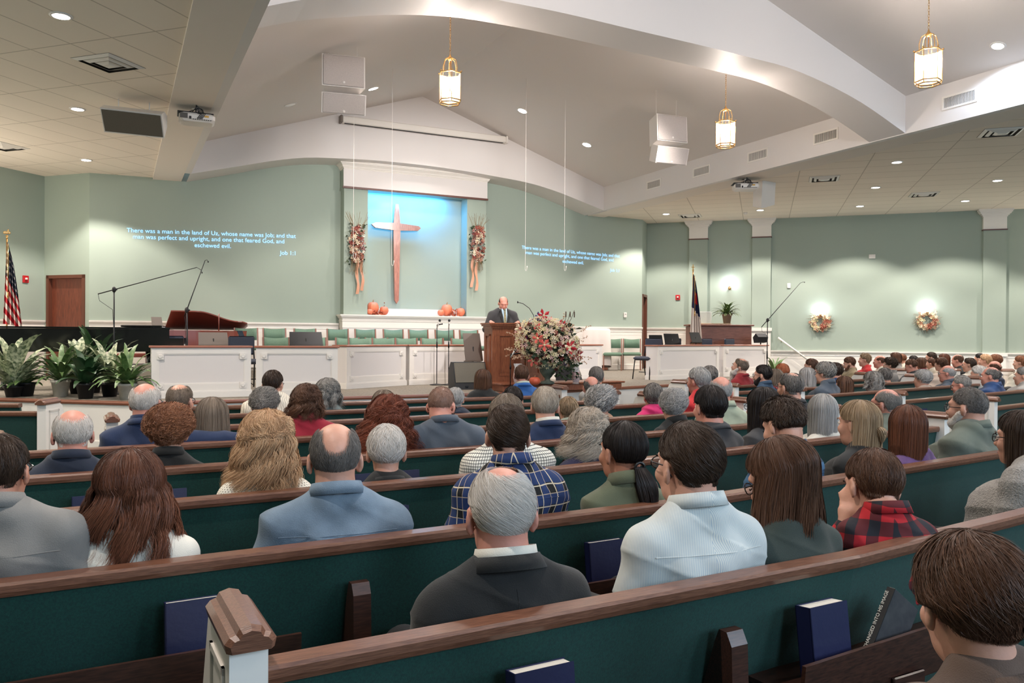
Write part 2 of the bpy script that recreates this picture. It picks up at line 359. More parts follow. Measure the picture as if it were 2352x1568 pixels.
# ================================================================== lights of the room
WARM = (1.0, .90, .82)
def can(x, y, z, label, e=60, ang=118, nrm=None, col=WARM, on=True, r=.085, grp=None):
    t = thing('recessed_light', label, 'ceiling light', (x, y, z), 0, grp)
    M_ = Vector(nrm).to_track_quat('Z', 'Y').to_matrix().to_4x4() if nrm is not None else Matrix.Identity(4)
    MB().lathe([(r+.028, .004), (r+.028, -.006), (r, -.012), (r, .004)], n=28, M_=M_).build('trim_ring', WPLAS, t)
    MB().lathe([(.001, -.005), (r*.99, -.005), (r*.99, -.0101), (.001, -.0101)], n=28, M_=M_).build('lens', mat('lit_lens' if on else 'unlit_lens', (1, 1, 1), .4, emit=(1, .95, .9) if on else None, estr=14.), t)
    if on:
        light('recessed_lamp', 'SPOT', (x, y, z-.03), e, col, (0, 0, -1), .05, ang, .3)
EL = 210
for (px, py, lb) in ((140, 36, 'lit recessed can nearest the camera in the left tiled ceiling'), (178, 250, 'lit recessed can left of the hanging side loudspeaker in the tiled ceiling'), (198, 367, 'lit recessed can close to the left stage wall'),
        (2060, 372, 'lit recessed can in the right tiled ceiling above and left of the two ceiling diffusers'), (2291, 414, 'lit recessed can nearest the right edge of the right tiled ceiling'), (2011, 430, 'lit recessed can in the right tiled ceiling left of the middle diffuser'),
        (1975, 473, 'lit recessed can by the right wall between the second and third pilasters'), (2217, 461, 'lit recessed can by the right wall just left of the third pilaster'), (1746, 482, 'lit recessed can right above the second pilaster'), (1530, 491, 'lit recessed can nearest the dark door at the right')):
    p = atz(px, py, ZT); can(p[0], p[1], ZT, lb, EL*(1.2 if py > 440 or px < 200 else .9), 116)
for (x, y) in ((-.54, 5.7), (13.1, 6.5), (16.4, 6.9), (19.7, 7.2), (13.1, 2.9), (16.4, 3.2), (-.54, 1.9), (18.1, 8.8), (20, 10.3), (-4.2, 9.6), (-4.2, 13.4), (-4.2, 5.7)):
    light('recessed_lamp', 'SPOT', (x, y, ZT-.03), EL*.9, WARM, (0, 0, -1), .05, 116, .3)
def onvault(px, py):
    d = ray(px, py); k = (ZA-ZE)/(XC-XL)
    for sgn in (-1, 1):      # z = ZA - k*|x-XC|
        # right slope: z = ZA-k(x-XC) ; left: z = ZA+k(x-XC)
        t = (ZA-1.55+sgn*(-k)*(-XC)*1.0-0)/(d[2]+sgn*k*d[0]) if False else (ZA-1.55+sgn*k*XC)/(d[2]+sgn*k*d[0])
        p = EYE+d*t
        if (p[0]-XC)*sgn >= 0: return p, Vector((k*sgn, 0, 1)).normalized()
for (px, py, lb, on) in ((1200, 254, 'lit recessed can in the vault, left of the two near the stage centre', 1), (1348, 332, 'lit recessed can in the vault, lower right one above the flags of text', 1), (857, 203, 'lit recessed can in the vault beside the left flown loudspeaker', 1), (667, 240, 'unlit recessed can in the left slope of the vault', 0)):
    p, n_ = onvault(px, py); lb = lb.replace('above the flags of text', 'towards the right hanging loudspeaker')
    can(p[0], p[1], p[2], lb, 200, 100, n_, (1, .87, .76), bool(on), .1)
p, n_ = onvault(2292, 105); can(p[0], p[1], p[2], 'lit recessed can with a bluish glow near the nearest glass lantern', 60, 150, n_, (.62, .78, 1), True, .075)
for (x, y) in ((4.2, 6.6), (8.5, 4.6), (4.2, 3.2), (8.5, 1.5), (4.2, 13.0), (6.4, 15.8)):
    light('vault_lamp', 'SPOT', (x, y, ZA-.334*abs(x-XC)-.06), 150, (1, .92, .87), (0, 0, -1), .07, 110, .3)
# stage wash from the front of the vault
light('stage_wash', 'SPOT', (4.6, 9.7, 5.4), 420, (1, .92, .87), (.25, 1, -.42), .1, 75, .6)
light('stage_wash', 'SPOT', (8.2, 9.7, 5.4), 420, (1, .92, .87), (-.1, 1, -.42), .1, 75, .6)
# unseen fill lamps added along the side walls to lift the tiled ceilings
for q in ((-3.3, 16.9), (-5.2, 15.0), (-7.0, 11.0), (-7.0, 6.5), (22.0, 10.7), (24.6, 6.0)): light('sconce_and_fill_lamp', 'POINT', (*q, 2.9), 60, (1, .88, .76), size=.1)
# hanging lanterns
GLASS = mat('lantern_glass', (1, .98, .96), .03, alpha=.22, spec=.6)
def lantern(x, y, zt, label, s=1.):
    t = thing('pendant_lantern', label, 'pendant light', (x, y, zt), .3)
    ztop = ZA-.334*abs(x-XC)-zt
    R6 = lambda r, z: [(r*math.cos(math.pi/3*k), r*math.sin(math.pi/3*k), z) for k in range(6)]
    r0, r1 = .15*s, .15*s
    h0, h1 = -.60*s, -.24*s      # glass bottom/top below the knob at 0
    mb = MB()
    for z, r in ((h0, r0), (h0-.035*s, r0*.93), (h1, r1)):
        mb.tube(R6(r, z), .0085*s, 6, True)
    for k in range(6):
        a = R6(r0, h0)[k]; b = R6(r1, h1)[k]; mb.tube([a, b], .005*s, 5); mb.ell((b[0]*1.06, b[1]*1.06, b[2]+.015*s), (.012*s,)*3, 6, 4)
        c = R6(r1*.66, h1)[k]
        mb.tube([c, (c[0]*1.02, c[1]*1.02, h1+.1*s), (c[0]*.8, c[1]*.8, -.06*s), (c[0]*.3, c[1]*.3, -.03*s), (0, 0, -.03*s)], .0055*s, 5)
        mb.tube([R6(r0, h0)[k], R6(r0*.93, h0-.035*s)[k]], .006*s, 4)
    mb.lathe([(.001, -.07*s), (.03*s, -.06*s), (.034*s, -.03*s), (.015*s, -.005*s), (.008*s, .02*s), (.001, .03*s)], n=12)
    mb.tube([(0, 0, -.05*s), (0, 0, h0+.1*s)], .006*s, 6)
    mb.build('frame', BRASS, t)
    mb = MB()
    for k in range(6):
        a, b = R6(r0*.985, h0)[k], R6(r0*.985, h0)[(k+1) % 6]; c, d = R6(r1*.985, h1)[(k+1) % 6], R6(r1*.985, h1)[k]; mb.add([a, b, c, d], [(0, 1, 2, 3)])
    mb.build('glass_panes', GLASS, t)
    for k in range(4):
        a = math.pi/2*k+.4; cx, cy = .055*s*math.cos(a), .055*s*math.sin(a)
        c = MB().tube([(0, 0, h0+.12*s), (cx*.6, cy*.6, h0+.09*s), (cx, cy, h0+.12*s)], .004*s, 5).lathe([(.016*s, 0), (.011*s, .01*s), (.011*s, .09*s), (.001, .091*s)], (cx, cy, h0+.12*s), 10).build('candle', WPLAS, t)
        MB().lathe([(.001, 0), (.014*s, .015*s), (.018*s, .035*s), (.010*s, .065*s), (.001, .09*s)], (cx, cy, h0+.212*s), 10).build('bulb', mat('lantern_bulb', (1, 1, 1), .4, emit=(1, .9, .78), estr=60.), c)
    mb = MB(); z = .03*s; i = 0
    while z < ztop:
        n = 8; e = .022
        mb.tube([((.009*math.cos(2*math.pi*k/n)) if i % 2 else 0, 0 if i % 2 else .009*math.cos(2*math.pi*k/n), z+e*.9+e*math.sin(2*math.pi*k/n)) for k in range(n)], .0028, 4, True); z += .034; i += 1
    mb.build('chain', BRASS, t)
    MB().lathe([(.001, 0), (.06, -.004), (.065, .02), (.001, .03)], (0, 0, ztop-.02), 16).build('canopy', BRASS, t)
    light('lantern_and_fill_lamp', 'POINT', (x, y, zt+h0+.26*s), 60, (1, .88, .80), size=.06)
for q in ((4.0, 2.8), (8.7, 2.8), (4.0, -1), (8.7, -1)): light('lantern_and_fill_lamp', 'POINT', (*q, 5.0), 28, (1, .84, .72), size=.06)  # unseen fill lamps added overhead and behind the camera for more bounce
p = atd(1034, 128, 10.7); lantern(p[0], p[1], p[2], 'hexagonal glass and brass lantern hanging left, above the niche', 1.0)
p = atd(1667, 246, 12.8); lantern(p[0], p[1], p[2], 'hexagonal glass and brass lantern hanging right of the right flown loudspeaker', 1.0)
p = atd(2133, 72, 9.6); lantern(p[0], p[1], p[2], 'largest looking glass and brass lantern hanging at the upper right', 1.0)
light('lantern_and_fill_lamp', 'POINT', (4.0, 6.4, 5.0), 60, (1, .88, .80), size=.06)
# ================================================================== ceiling fixtures
def wall_grille(px, label):
    p = atx(px, 300, XR_); y = p[1]; z = 5.165
    t = thing('air_grille', label, 'vent', (XR_, y, z), 0, 'supply grilles along the right side of the raised ceiling')
    mb = MB(); w_, h_ = .25, .075
    for a, b in (((-.012, -w_-.03, -h_-.03), (0.004, w_+.03, -h_)), ((-.012, -w_-.03, h_), (.004, w_+.03, h_+.03)), ((-.012, -w_-.03, -h_), (.004, -w_, h_)), ((-.012, w_, -h_), (.004, w_+.03, h_))): mb.box(a, b)
    mb.build('frame', TRIM, t)
    MB().box((-.001, -w_, -h_), (.003, w_, h_)).build('backing', mat('grille_dark', S(96, 94, 92), .8), t)
    mb = MB()
    for i in range(22): y_ = -w_+.012+i*(2*w_-.02)/21; mb.box((-.009, y_-.003, -h_), (-.001, y_+.003, h_))
    mb.build('louvres', TRIM, t)
for px, lb in ((1503, 'white air grille furthest along the raised ceiling side wall'), (1612, 'white air grille, second nearest the stage on the raised ceiling side wall'), (1741, 'white air grille left of the arched beam, third from the stage'), (1897, 'white air grille just left of the arched beam'), (2203, 'white air grille right of the arched beam, nearest the camera')): wall_grille(px, lb)
def diffuser(px, py, label, rz=math.pi/4):
    p = atz(px, py, ZT); t = thing('ceiling_diffuser', label, 'vent', (p[0], p[1], ZT), rz, None)
    mb = MB()
    for h, zz in ((.29, -.004), (.2, -.012), (.11, -.02)):
        for s_ in range(4):
            M_ = Matrix.Rotation(math.pi/2*s_, 4, 'Z')
            mb.add([tuple(M_ @ Vector(q)) for q in ((-h, -h, zz), (h, -h, zz), (h-.05, -h+.05, zz-.02), (-h+.05, -h+.05, zz-.02), (-h, -h, zz+.006), (h, -h, zz+.006))], [(0, 3, 2, 1), (0, 1, 5, 4)])
    mb.box((-.06, -.06, -.04), (.06, .06, -.036)); mb.build('vanes', TRIM, t)
    MB().box((-.295, -.295, -.002), (.295, .295, .002)).build('backing', mat('diffuser_dark', S(62, 58, 52), .9), t)
diffuser(250, 145, 'square ceiling diffuser in the left tiled ceiling above the side loudspeaker'); diffuser(8, 336, 'square ceiling diffuser cut by the left edge of the photo')
diffuser(1893, 410, 'ceiling diffuser right of the right projector'); diffuser(1585, 495, 'ceiling diffuser beside the first pilaster'); diffuser(2122, 446, 'ceiling diffuser between the can lights near the third pilaster'); diffuser(2300, 303, 'ceiling diffuser nearest the camera in the right tiled ceiling')
p = atz(1712, 488, ZT)
MB().lathe([(.001, -.05), (.03, -.05), (.05, -.03), (.06, 0), (.001, 0)], n=16).build('smoke_detector', WPLAS, thing('smoke_detector', 'small white smoke detector on the tiles by the second pilaster', 'smoke detector', (p[0], p[1], ZT)))
# roll-down screen housing on the gable
t = thing('projection_screen', 'long white rolled up projection screen housing on the gable wall', 'screen', (6.45, YG-.10, 6.33))
MB().bbox((0, 0, 0), (4.02, .16, .15), .02).build('housing', TRIM, t); MB().box((-1.95, -.03, -.082), (1.95, .03, -.074)).build('slot', BLKP, t)
MB().bbox((-2.03, 0, 0), (.05, .18, .17), .01).build('end_cap', GREYM, t); MB().bbox((2.03, 0, 0), (.05, .18, .17), .01).build('end_cap', TRIM, t)
# loudspeakers
def spk_box(t, c, w_, h_, d_, tilt, yaw, m=WPLAS):
    M_ = Matrix.Translation(Vector(c)) @ Matrix.Rotation(yaw, 4, 'Z') @ Matrix.Rotation(tilt, 4, 'X')
    # front is -y
    poly = [(-w_/2, -d_/2), (w_/2, -d_/2), (w_*.36, d_/2), (-w_*.36, d_/2)]
    o = MB().prism(poly, -h_/2, h_/2, M_).build('cabinet', m, t)
    MB().bbox((0, -d_/2-.008, 0), (w_*.95, .016, h_*.95), .012, M_=M_).build('grille', GRILLE, o)
    MB().lathe([(.001, 0), (.022, 0), (.022, .004), (.001, .004)], n=14, M_=M_ @ Matrix.Translation((0, -d_/2-.016, -h_*.36)) @ Matrix.Rotation(math.pi/2, 4, 'X')).build('badge', WPLAS, o)
def flown(x, y, z, yaw, label):
    t = thing('flown_loudspeaker', label, 'loudspeaker', (x, y, z))
    spk_box(t, (0, 0, 0), .66, .50, .42, -.06, yaw); spk_box(t, (0, -.03, -.44), .68, .31, .40, .30, yaw)
    for sx in (-.22, .22):
        c, s_ = math.cos(yaw), math.sin(yaw); X_ = x+sx*c; zr = ZA-.334*abs(X_-XC)-z
        MB().tube([(sx*c, sx*s_, .24), (sx*c*1.02, sx*s_, zr)], .004, 5).build('wire', WPLAS, t)
p = atd(787, 172, 12.7); flown(p[0], p[1], p[2]-.02, -.17, 'two part white loudspeaker cluster hanging at the left of the vault')
p = atd(1530, 300, 15.2); flown(p[0], p[1], p[2]-.02, -.08, 'two part white loudspeaker cluster hanging at the right of the vault')
p = atd(308, 277, 11.45)
t = thing('side_loudspeaker', 'white wedge shaped loudspeaker hung under the left tiled ceiling, dark grille', 'loudspeaker', tuple(p))
M_ = Matrix.Rotation(-.22, 4, 'Z') @ Matrix.Rotation(.05, 4, 'Y')
sec = [(-.02, .17), (.20, .17), (.24, .02), (.08, -.19), (-.22, .08)]
mb = MB(); v = [tuple(M_ @ Vector((x, y, z))) for x in (-.40, .40) for y, z in sec]; mb.add(v, [(0, 1, 2, 3, 4), (9, 8, 7, 6, 5)]+[(i, i+5, (i+1) % 5+5, (i+1) % 5) for i in range(5)])
mb.build('cabinet', WPLAS, t)
mb = MB(); n_ = Vector((0, -.27, -.30)).normalized(); off = n_*.006
v = [tuple(M_ @ (Vector((x, y, z))+off)) for x, y, z in ((-.385, .065, -.175), (.385, .065, -.175), (.385, -.21, .065), (-.385, -.21, .065))]
mb.add(v, [(0, 1, 2, 3)]); mb.build('grille', mat('side_grille', S(98, 90, 78), .8, color2=S(86, 80, 70), nscale=200), t)
for x in (.2, -.2): MB().tube([(x, .05, .17), (x, .05, ZT-p[2])], .008, 6).build('hanger', WPLAS, t)
p = atd(1757, 442, 17.3)
t = thing('side_loudspeaker', 'white loudspeaker hung tilted behind the right projector', 'loudspeaker', tuple(p), .9)
M_ = Matrix.Rotation(1.15, 4, 'Y'); mb = MB()
v = [tuple(M_ @ Vector((x, y, z))) for x in (-.3, .3) for y, z in sec]; mb.add(v, [(0, 1, 2, 3, 4), (9, 8, 7, 6, 5)]+[(i, i+5, (i+1) % 5+5, (i+1) % 5) for i in range(5)]); mb.build('cabinet', WPLAS, t)
MB().tube([(0, 0, .1), (0, 0, ZT-p[2])], .01, 6).build('hanger', WPLAS, t)
# projectors
def projector(px, py, Z, rz, label, s=1.):
    p = atd(px, py, Z); t = thing('projector', label, 'projector', tuple(p), rz)
    MB().bbox((0, 0, 0), (.50*s, .38*s, .13*s), .035).build('body', WPLAS, t)
    MB().bbox((-.02, 0, .066*s), (.5*s, .34*s, .012), .004).build('mount_plate', BLKP, t)
    MB().box((-.235*s, -.196*s, -.035*s), (-.13*s, -.189*s, .04*s)).build('vent', mat('projector_vent', S(92, 88, 84), .7), t)
    mb = MB()
    for i in range(9): mb.box((-.06*s+i*.03*s, -.196*s, -.045*s), (-.045*s+i*.03*s, -.189*s, -.035*s))
    mb.box((-.11*s, -.196*s, -.04*s), (-.08*s, -.189*s, .0)); mb.build('sockets', BLKP, t)
    MB().box((.10*s, -.196*s, 0), (.16*s, -.189*s, .025*s)).build('sticker', mat('yellow_sticker', S(208, 160, 70), .6), t)
    c = MB()
    for k in range(4):
        a = .3*k; c.tube([(-.12*s+.05*k, -.1*s, .08*s), (-.02*s, -.2*s-.01*k, .1*s+.02*k), (.05*s+.02*k, -.21*s, .04*s), (.02*s*k, -.197*s, -.03*s)], .006, 5)
    c.tube([(.03+.05*math.cos(2*math.pi*i/12), -.17*s, .09*s+.035*math.sin(2*math.pi*i/12)) for i in range(12)], .007, 5, True); c.build('cables', BLKP, t)
    MB().lathe([(.001, 0), (.022, 0), (.022, max(.05, ZS-p[2]-.07)), (.07, max(.05, ZS-p[2]-.07)), (.07, ZS-p[2]), (.001, ZS-p[2])], (0, 0, .07*s), 14).build('pole_mount', WPLAS, t)
    MB().lathe([(.001, 0), (.045*s, 0), (.05*s, .03*s), (.001, .03*s)], n=18, M_=Matrix.Translation((-.1*s, .19*s, 0)) @ Matrix.Rotation(-math.pi/2, 4, 'X')).build('lens', BLKP, t)
projector(452, 275, 11.75, -.05, 'white projector with black cables mounted under the left ceiling edge', .98)
projector(1712, 430, 16.7, -.55, 'white projector mounted under the right ceiling edge', 1.)
# hanging choir microphones
def hangmic(px, py0, py1, Y_, label):
    a = aty(px, py0, Y_); b = aty(px, py1, Y_); t = thing('hanging_microphone', label, 'microphone', (a[0], Y_, b[2]))
    h = onvault(px, py0)[0]; zr = ZA-.334*abs(a[0]-XC)-b[2]
    MB().tube([(0, 0, 0), (0, 0, zr)], .0035, 5).build('cable', WPLAS, t)
    MB().tube([(0, 0, 0), (.01, 0, -.03), (.03, 0, -.03), (.04, 0, .01), (.045, 0, .04)], .004, 6).lathe([(.001, 0), (.009, .005), (.009, .03), (.001, .04)], (.045, 0, .03), 8).build('hook_mount', WPLAS, t)
hangmic(1208, 330, 618, 14.5, 'white hanging microphone on a thin cable left of the right hand text'); hangmic(1298, 330, 618, 14.5, 'white hanging microphone on a thin cable in front of the right hand text')
hangmic(813, 300, 590, 14.5, 'thin hanging microphone cable in front of the left wall spray'); hangmic(901, 300, 606, 14.5, 'thin hanging microphone cable in front of the wooden cross')
# ================================================================== scripture projected on the two wing walls
GLOW = mat('projected_light', (.2, .4, .8), .5, emit=(.30, .60, 1.0), estr=.75)
def text_lines(name, lines, corner_l, corner_r, p0, d0, label, dy, rowpx):
    a = atline(*corner_l, p0, d0); b = atline(*corner_r, p0, d0); width = math.hypot(b[0]-a[0], b[1]-a[1])
    t = thing(name, label, 'projected text', (a[0], a[1], a[2]), math.atan2(d0[1], d0[0]))
    cu0 = bpy.data.curves.new('m', 'FONT'); cu0.body = lines[0][0]; cu0.size = 1; ob = bpy.data.objects.new('m', cu0); COL.objects.link(ob); bpy.context.view_layer.update()
    sz = width/ob.dimensions.x; bpy.data.objects.remove(ob)
    for txt, pxc in lines:
        cu = bpy.data.curves.new('line', 'FONT'); cu.body = txt; cu.size = sz; cu.extrude = .0006; cu.offset = 0.0; cu.materials.append(GLOW)
        cu.align_x = 'LEFT' if pxc[0] == 'L' else 'RIGHT' if pxc[0] == 'R' else 'CENTER'
        q = atline(pxc[1], pxc[2], p0, d0); off = (q[0]-a[0])*math.cos(t.rotation_euler[2])+(q[1]-a[1])*math.sin(t.rotation_euler[2])
        o = bpy.data.objects.new('m', cu); COL.objects.link(o); bpy.context.view_layer.update()
        me = bpy.data.meshes.new_from_object(o); bpy.data.objects.remove(o)
        ML = Matrix.Translation((off, -.012, q[2]-a[2])) @ Matrix.Rotation(pxc[3] if len(pxc) > 3 else 0, 4, 'Y') @ Matrix.Rotation(math.pi/2, 4, 'X')
        iv = sorted((min(me.vertices[v].co.x for v in p.vertices), max(me.vertices[v].co.x for v in p.vertices), p.index) for p in me.polygons); groups = []; hi = -1e9
        for x0, x1, i in iv:
            if x0-hi > .17*sz: groups.append([])
            groups[-1].append(i); hi = max(hi, x1)
        for g in groups:      # one object per projected word
            vm = {}; vs_ = []; fs = []
            for i in g:
                f_ = []
                for v in me.polygons[i].vertices:
                    if v not in vm: vm[v] = len(vs_); vs_.append(tuple(me.vertices[v].co))
                    f_.append(vm[v])
                fs.append(tuple(f_))
            o = MB().add(vs_, fs).build('word', GLOW, t); o.matrix_local = ML
        bpy.data.meshes.remove(me)
u = _n((4.75+.541, 18.5-18.87, 0)); 
L1 = 'There was a man in the land of Uz, whose name was Job; and that'; L2 = 'man was perfect and upright, and one that feared God, and'; L3 = 'eschewed evil.'; L4 = 'Job 1:1'
text_lines('projected_text', [(L1, ('L', 291, 533, -.016)), (L2, ('C', 485, 553.5, -.016)), (L3, ('C', 489, 568.5, -.016)), (L4, ('R', 681, 586, -.01))], (291, 533), (679, 544), LC, (u[0], u[1]), 'pale blue scripture text projected on the left stage wall', 0, 0)
u = _n((RCN[0]-8.1, RCN[1]-18.52, 0))
text_lines('projected_text', [(L1, ('L', 1198, 571, .018)), (L2, ('C', 1311, 592, .018)), (L3, ('C', 1316, 605, .018)), (L4, ('R', 1423, 625, .018))], (1198, 571), (1423, 591), (8.1, 18.52), (u[0], u[1]), 'pale blue scripture text projected on the right stage wall', 0, 0)
light('niche_lamp', 'AREA', (6.2, 18.29, 4.92), 44, (.05, .42, 1.0), (0, .18, -1), 1.9, size_y=.08)
# ================================================================== niche: cross and pumpkins
light('niche_lamp', 'SPOT', (5.75, 18.27, 4.90), 16, (.10, .52, 1.0), (0.05, .16, -1), .03, 110, .5)
light('niche_lamp', 'SPOT', (6.35, 18.27, 4.90), 8, (.08, .50, 1.0), (0.0, .16, -1), .03, 100, .5)
CROSSW = mat('cross_wood', S(182, 112, 86), .35, color2=S(150, 84, 62), nscale=5, stretch=(10, 10, 1.5), coat=.3, detail=7)
yc = 18.43; c0 = aty(911, 520, yc); t = thing('wooden_cross', 'tall reddish wooden cross hanging in the blue lit niche', 'cross', (c0[0], yc, aty(908, 697, yc)[2]))
zt, zb = aty(912, 469, yc)[2], aty(908, 697, yc)[2]; H_ = zt-zb; zc = c0[2]-zb-.01
def xprism(poly, y0, y1, mb=None):      # polygon in xz
    mb = mb or MB(); n = len(poly); v = [(x, y0, z) for x, z in poly]+[(x, y1, z) for x, z in poly]
    return mb.add(v, [tuple(range(n)), tuple(range(2*n-1, n-1, -1))]+[(i+n, (i+1) % n+n, (i+1) % n, i) for i in range(n)])
xprism([(-.045, 0.08), (0.005, 0), (.055, .08), (.088, zc), (.055, H_-.12), (.035, H_), (-.035, H_), (-.055, H_-.12), (-.088, zc)], -.03, .03).build('upright', CROSSW, t)
aw = .59
xprism([(-aw-.03, zc+.02), (-aw+.06, zc-.055), (0, zc-.092), (aw-.06, zc-.062), (aw+.01, zc-.0), (aw-.04, zc+.05), (0, zc+.092), (-aw+.06, zc+.068)], -.036, .036).build('crossbar', CROSSW, t)
PUMP = mat('pumpkin_skin', S(226, 132, 96), .5, color2=S(212, 112, 78), nscale=5, bump=.05); STEM = mat('pumpkin_stem', S(150, 120, 84), .8)
def pumpkin(px, pyb, wpx, hpx, Y_, label, zb=None, m=PUMP):
    p = aty(px, pyb, Y_); Z = RC[:, 2] @ (p-EYE)*-1; r = wpx/2*Z/FPX; h = hpx*Z/FPX; zb = zb if zb is not None else p[2]
    t = thing('pumpkin', label, 'pumpkin', (p[0], Y_, zb)); v = []; f = []; n, mm = 48, 14
    for i in range(mm+1):
        a = math.pi*i/mm
        for k in range(n):
            b = 2*math.pi*k/n; rb = 1-.05*abs(math.cos(b*6))**3 if False else .95+.05*abs(math.sin(b*5)); q = math.sin(a)**.8 if 0 < i < mm else 0
            dz = -math.cos(a)*h/2+h/2-(.06*h*math.exp(-(math.sin(a)*2.2)**2) if i > mm/2 else 0)
            v.append((r*rb*q*math.cos(b), r*rb*q*math.sin(b), max(0, dz)))
    for i in range(mm):
        for k in range(n): f.append((i*n+k, i*n+(k+1) % n, (i+1)*n+(k+1) % n, (i+1)*n+k))
    MB().add(v, f, True).build('flesh', m, t)
    MB().tube([(0, 0, h*.9), (.004, 0, h*1.02), (.02*r*5, 0, h*1.12)], r*.09, 7).build('stem', STEM, t)
pumpkin(856.5, 722, 27, 31, 18.34, 'tallest pumpkin of the left niche group', 2.03); pumpkin(849.5, 722.5, 15.5, 13.5, 18.25, 'smallest pumpkin at the front left of the niche', 2.03); pumpkin(882, 722, 21, 20.5, 18.3, 'round pumpkin at the right of the left niche group', 2.03)
pumpkin(1026, 724, 25.5, 28.5, 18.36, 'tallest pumpkin of the right niche group', 2.03); pumpkin(1012.5, 725, 15.5, 15, 18.25, 'smallest pumpkin at the left of the right niche group', 2.03); pumpkin(1058, 725, 20, 20, 18.3, 'round pumpkin at the far right of the niche', 2.03)
def leaf_cluster(c, rad, n, size, seed, flat=.5, rnd=None):
    r_ = random.Random(seed); mb = MB()
    for i in range(n):
        p = Vector((r_.gauss(0, .45)*rad[0], r_.gauss(0, .45)*rad[1], abs(r_.gauss(0, .45))*rad[2])) if not rnd else Vector((r_.uniform(-1, 1)*rad[0], r_.uniform(-1, 1)*rad[1], r_.uniform(-1, 1)*rad[2]))
        d = Vector((r_.gauss(0, 1), r_.gauss(0, 1), r_.gauss(0, 1)*flat)).normalized(); u_ = d.orthogonal().normalized(); u_.rotate(Matrix.Rotation(r_.uniform(0, 6.28), 3, d)); w_ = d.cross(u_); s_ = size*r_.uniform(.7, 1.3)
        q = p+Vector(c); mb.add([q, q+d*s_*.5+w_*s_*.33, q+d*s_+u_*s_*.15, q+d*s_*.5-w_*s_*.33, q+d*s_*.5+u_*s_*.1], [(0, 4, 1), (1, 4, 2), (2, 4, 3), (3, 4, 0)])
    return mb
RUST = mat('rust_leaves', S(168, 70, 48), .7, color2=S(196, 104, 64), nscale=14)
for i, (px, Y_) in enumerate(((868, 18.25), (1040, 18.25))):
    p = aty(px, 720, Y_); mb = leaf_cluster((0, 0, 0), (.16, .05, .16), 70, .07, i+3)
    o = mb.build('autumn_leaves', RUST, None, loc=None); o.location = (p[0], Y_, 2.035); tag(o, 'rust coloured leaves and berries among the %s pumpkins' % ('left' if i == 0 else 'right'), 'foliage', kind='stuff')
# hanging floral sprays beside the niche
def flower_mb(cols, pos_fn, n, size, seed):
    r_ = random.Random(seed); out = [MB() for _ in cols]
    for i in range(n):
        k = r_.randrange(len(cols)); p, nrm = pos_fn(r_); nrm = Vector(nrm).normalized(); u_ = nrm.orthogonal().normalized(); w_ = nrm.cross(u_); s_ = size*r_.uniform(.6, 1.25); P = Vector(p); vs_ = [P+nrm*s_*.12]; np_ = 5
        a0 = r_.uniform(0, 6)
        for j in range(np_):
            a = a0+2*math.pi*j/np_
            for da, rr, hh in ((-.38, .45, .12), (0, .62, .32), (.38, .45, .12)): vs_.append(P+(u_*math.cos(a+da)+w_*math.sin(a+da))*s_*rr+nrm*s_*hh)
        out[k].add(vs_, [(0, 1+3*j, 2+3*j, 3+3*j) for j in range(np_)])
    return out
CREAM = mat('cream_blossom', S(236, 218, 190), .7); PEACH = mat('peach_blossom', S(200, 146, 118), .7); BURG = mat('burgundy_blossom', S(134, 32, 36), .65); REDF = mat('red_blossom', S(190, 26, 40), .6); PINKF = mat('pink_blossom', S(238, 196, 190), .7); PURP = mat('purple_blossom', S(58, 34, 118), .6); YELF = mat('pale_yellow_blossom', S(240, 226, 178), .7); CORAL = mat('coral_blossom', S(226, 104, 92), .65); LEAFD = mat('leaf_dark', S(58, 74, 46), .6, color2=S(38, 54, 34), nscale=20); TWIG = mat('twig', S(120, 98, 66), .8); SAGEL = mat('dry_leaf', S(150, 140, 96), .7)
def spray(px, label, seed, flip):
    p = aty(px, 560, 18.10); t = thing('floral_spray', label, 'flower arrangement', (p[0], 18.10, p[2])); r_ = random.Random(seed)
    def pf(r2):
        z = r2.uniform(-.42, .42); w_ = .17*math.sqrt(max(.05, 1-(z/.5)**2)); return (r2.uniform(-w_, w_), r2.uniform(-.10, 0.0), z), (r2.gauss(0, .6), -1, r2.gauss(0, .5))
    for m, mb in zip((CREAM, mat('dusty_rose', S(168, 116, 96), .7), BURG, mat('rust_muted', S(142, 76, 58), .7)), flower_mb([0]*4, pf, 110, .085, seed)): mb.build('blossoms', m, t)
    leaf_cluster((0, -.0, 0), (.2, .05, .46), 150, .08, seed+1, rnd=True).build('leaves', LEAFD, t)
    mb = MB(); m2 = MB()
    for i in range(26):
        a = r_.uniform(-.5, .5); b = [(a*.2, -.02, .3), (a*.35, -.04, .48), (a*.6+r_.gauss(0, .03), -.06, .6+r_.uniform(0, .16))]; mb.tube(b, .0025, 4)
        a = r_.uniform(-.5, .5); m2.tube([(a*.2, -.02, -.3), (a*.3, -.05, -.5), (a*.35+r_.gauss(0, .03), -.03, -.62-r_.uniform(0, .1))], .0025, 4)
    mb.build('twigs', TWIG, t); m2.build('hanging_twigs', TWIG, t)
    for k in range(2):
        mb = MB(); x0 = flip*(.02+.09*k); w_ = .035; v = []; n = 14; L_ = .95-.08*k
        for i in range(n+1):
            z = -.2-L_*i/n; xx = x0+.02*math.sin(i*.7+k)+flip*.03*i/n*k; tw = .5*math.sin(i*.8+k); v += [(xx-w_*math.cos(tw), -.02-w_*math.sin(tw), z), (xx+w_*math.cos(tw), -.02+w_*math.sin(tw), z)]
        mb.add(v, [(2*i, 2*i+1, 2*i+3, 2*i+2) for i in range(n)], True); mb.build('ribbon', PEACH, t)
spray(819, 'autumn floral spray with ribbons left of the niche', 11, 1); spray(1096, 'autumn floral spray with ribbons right of the niche', 23, -1)
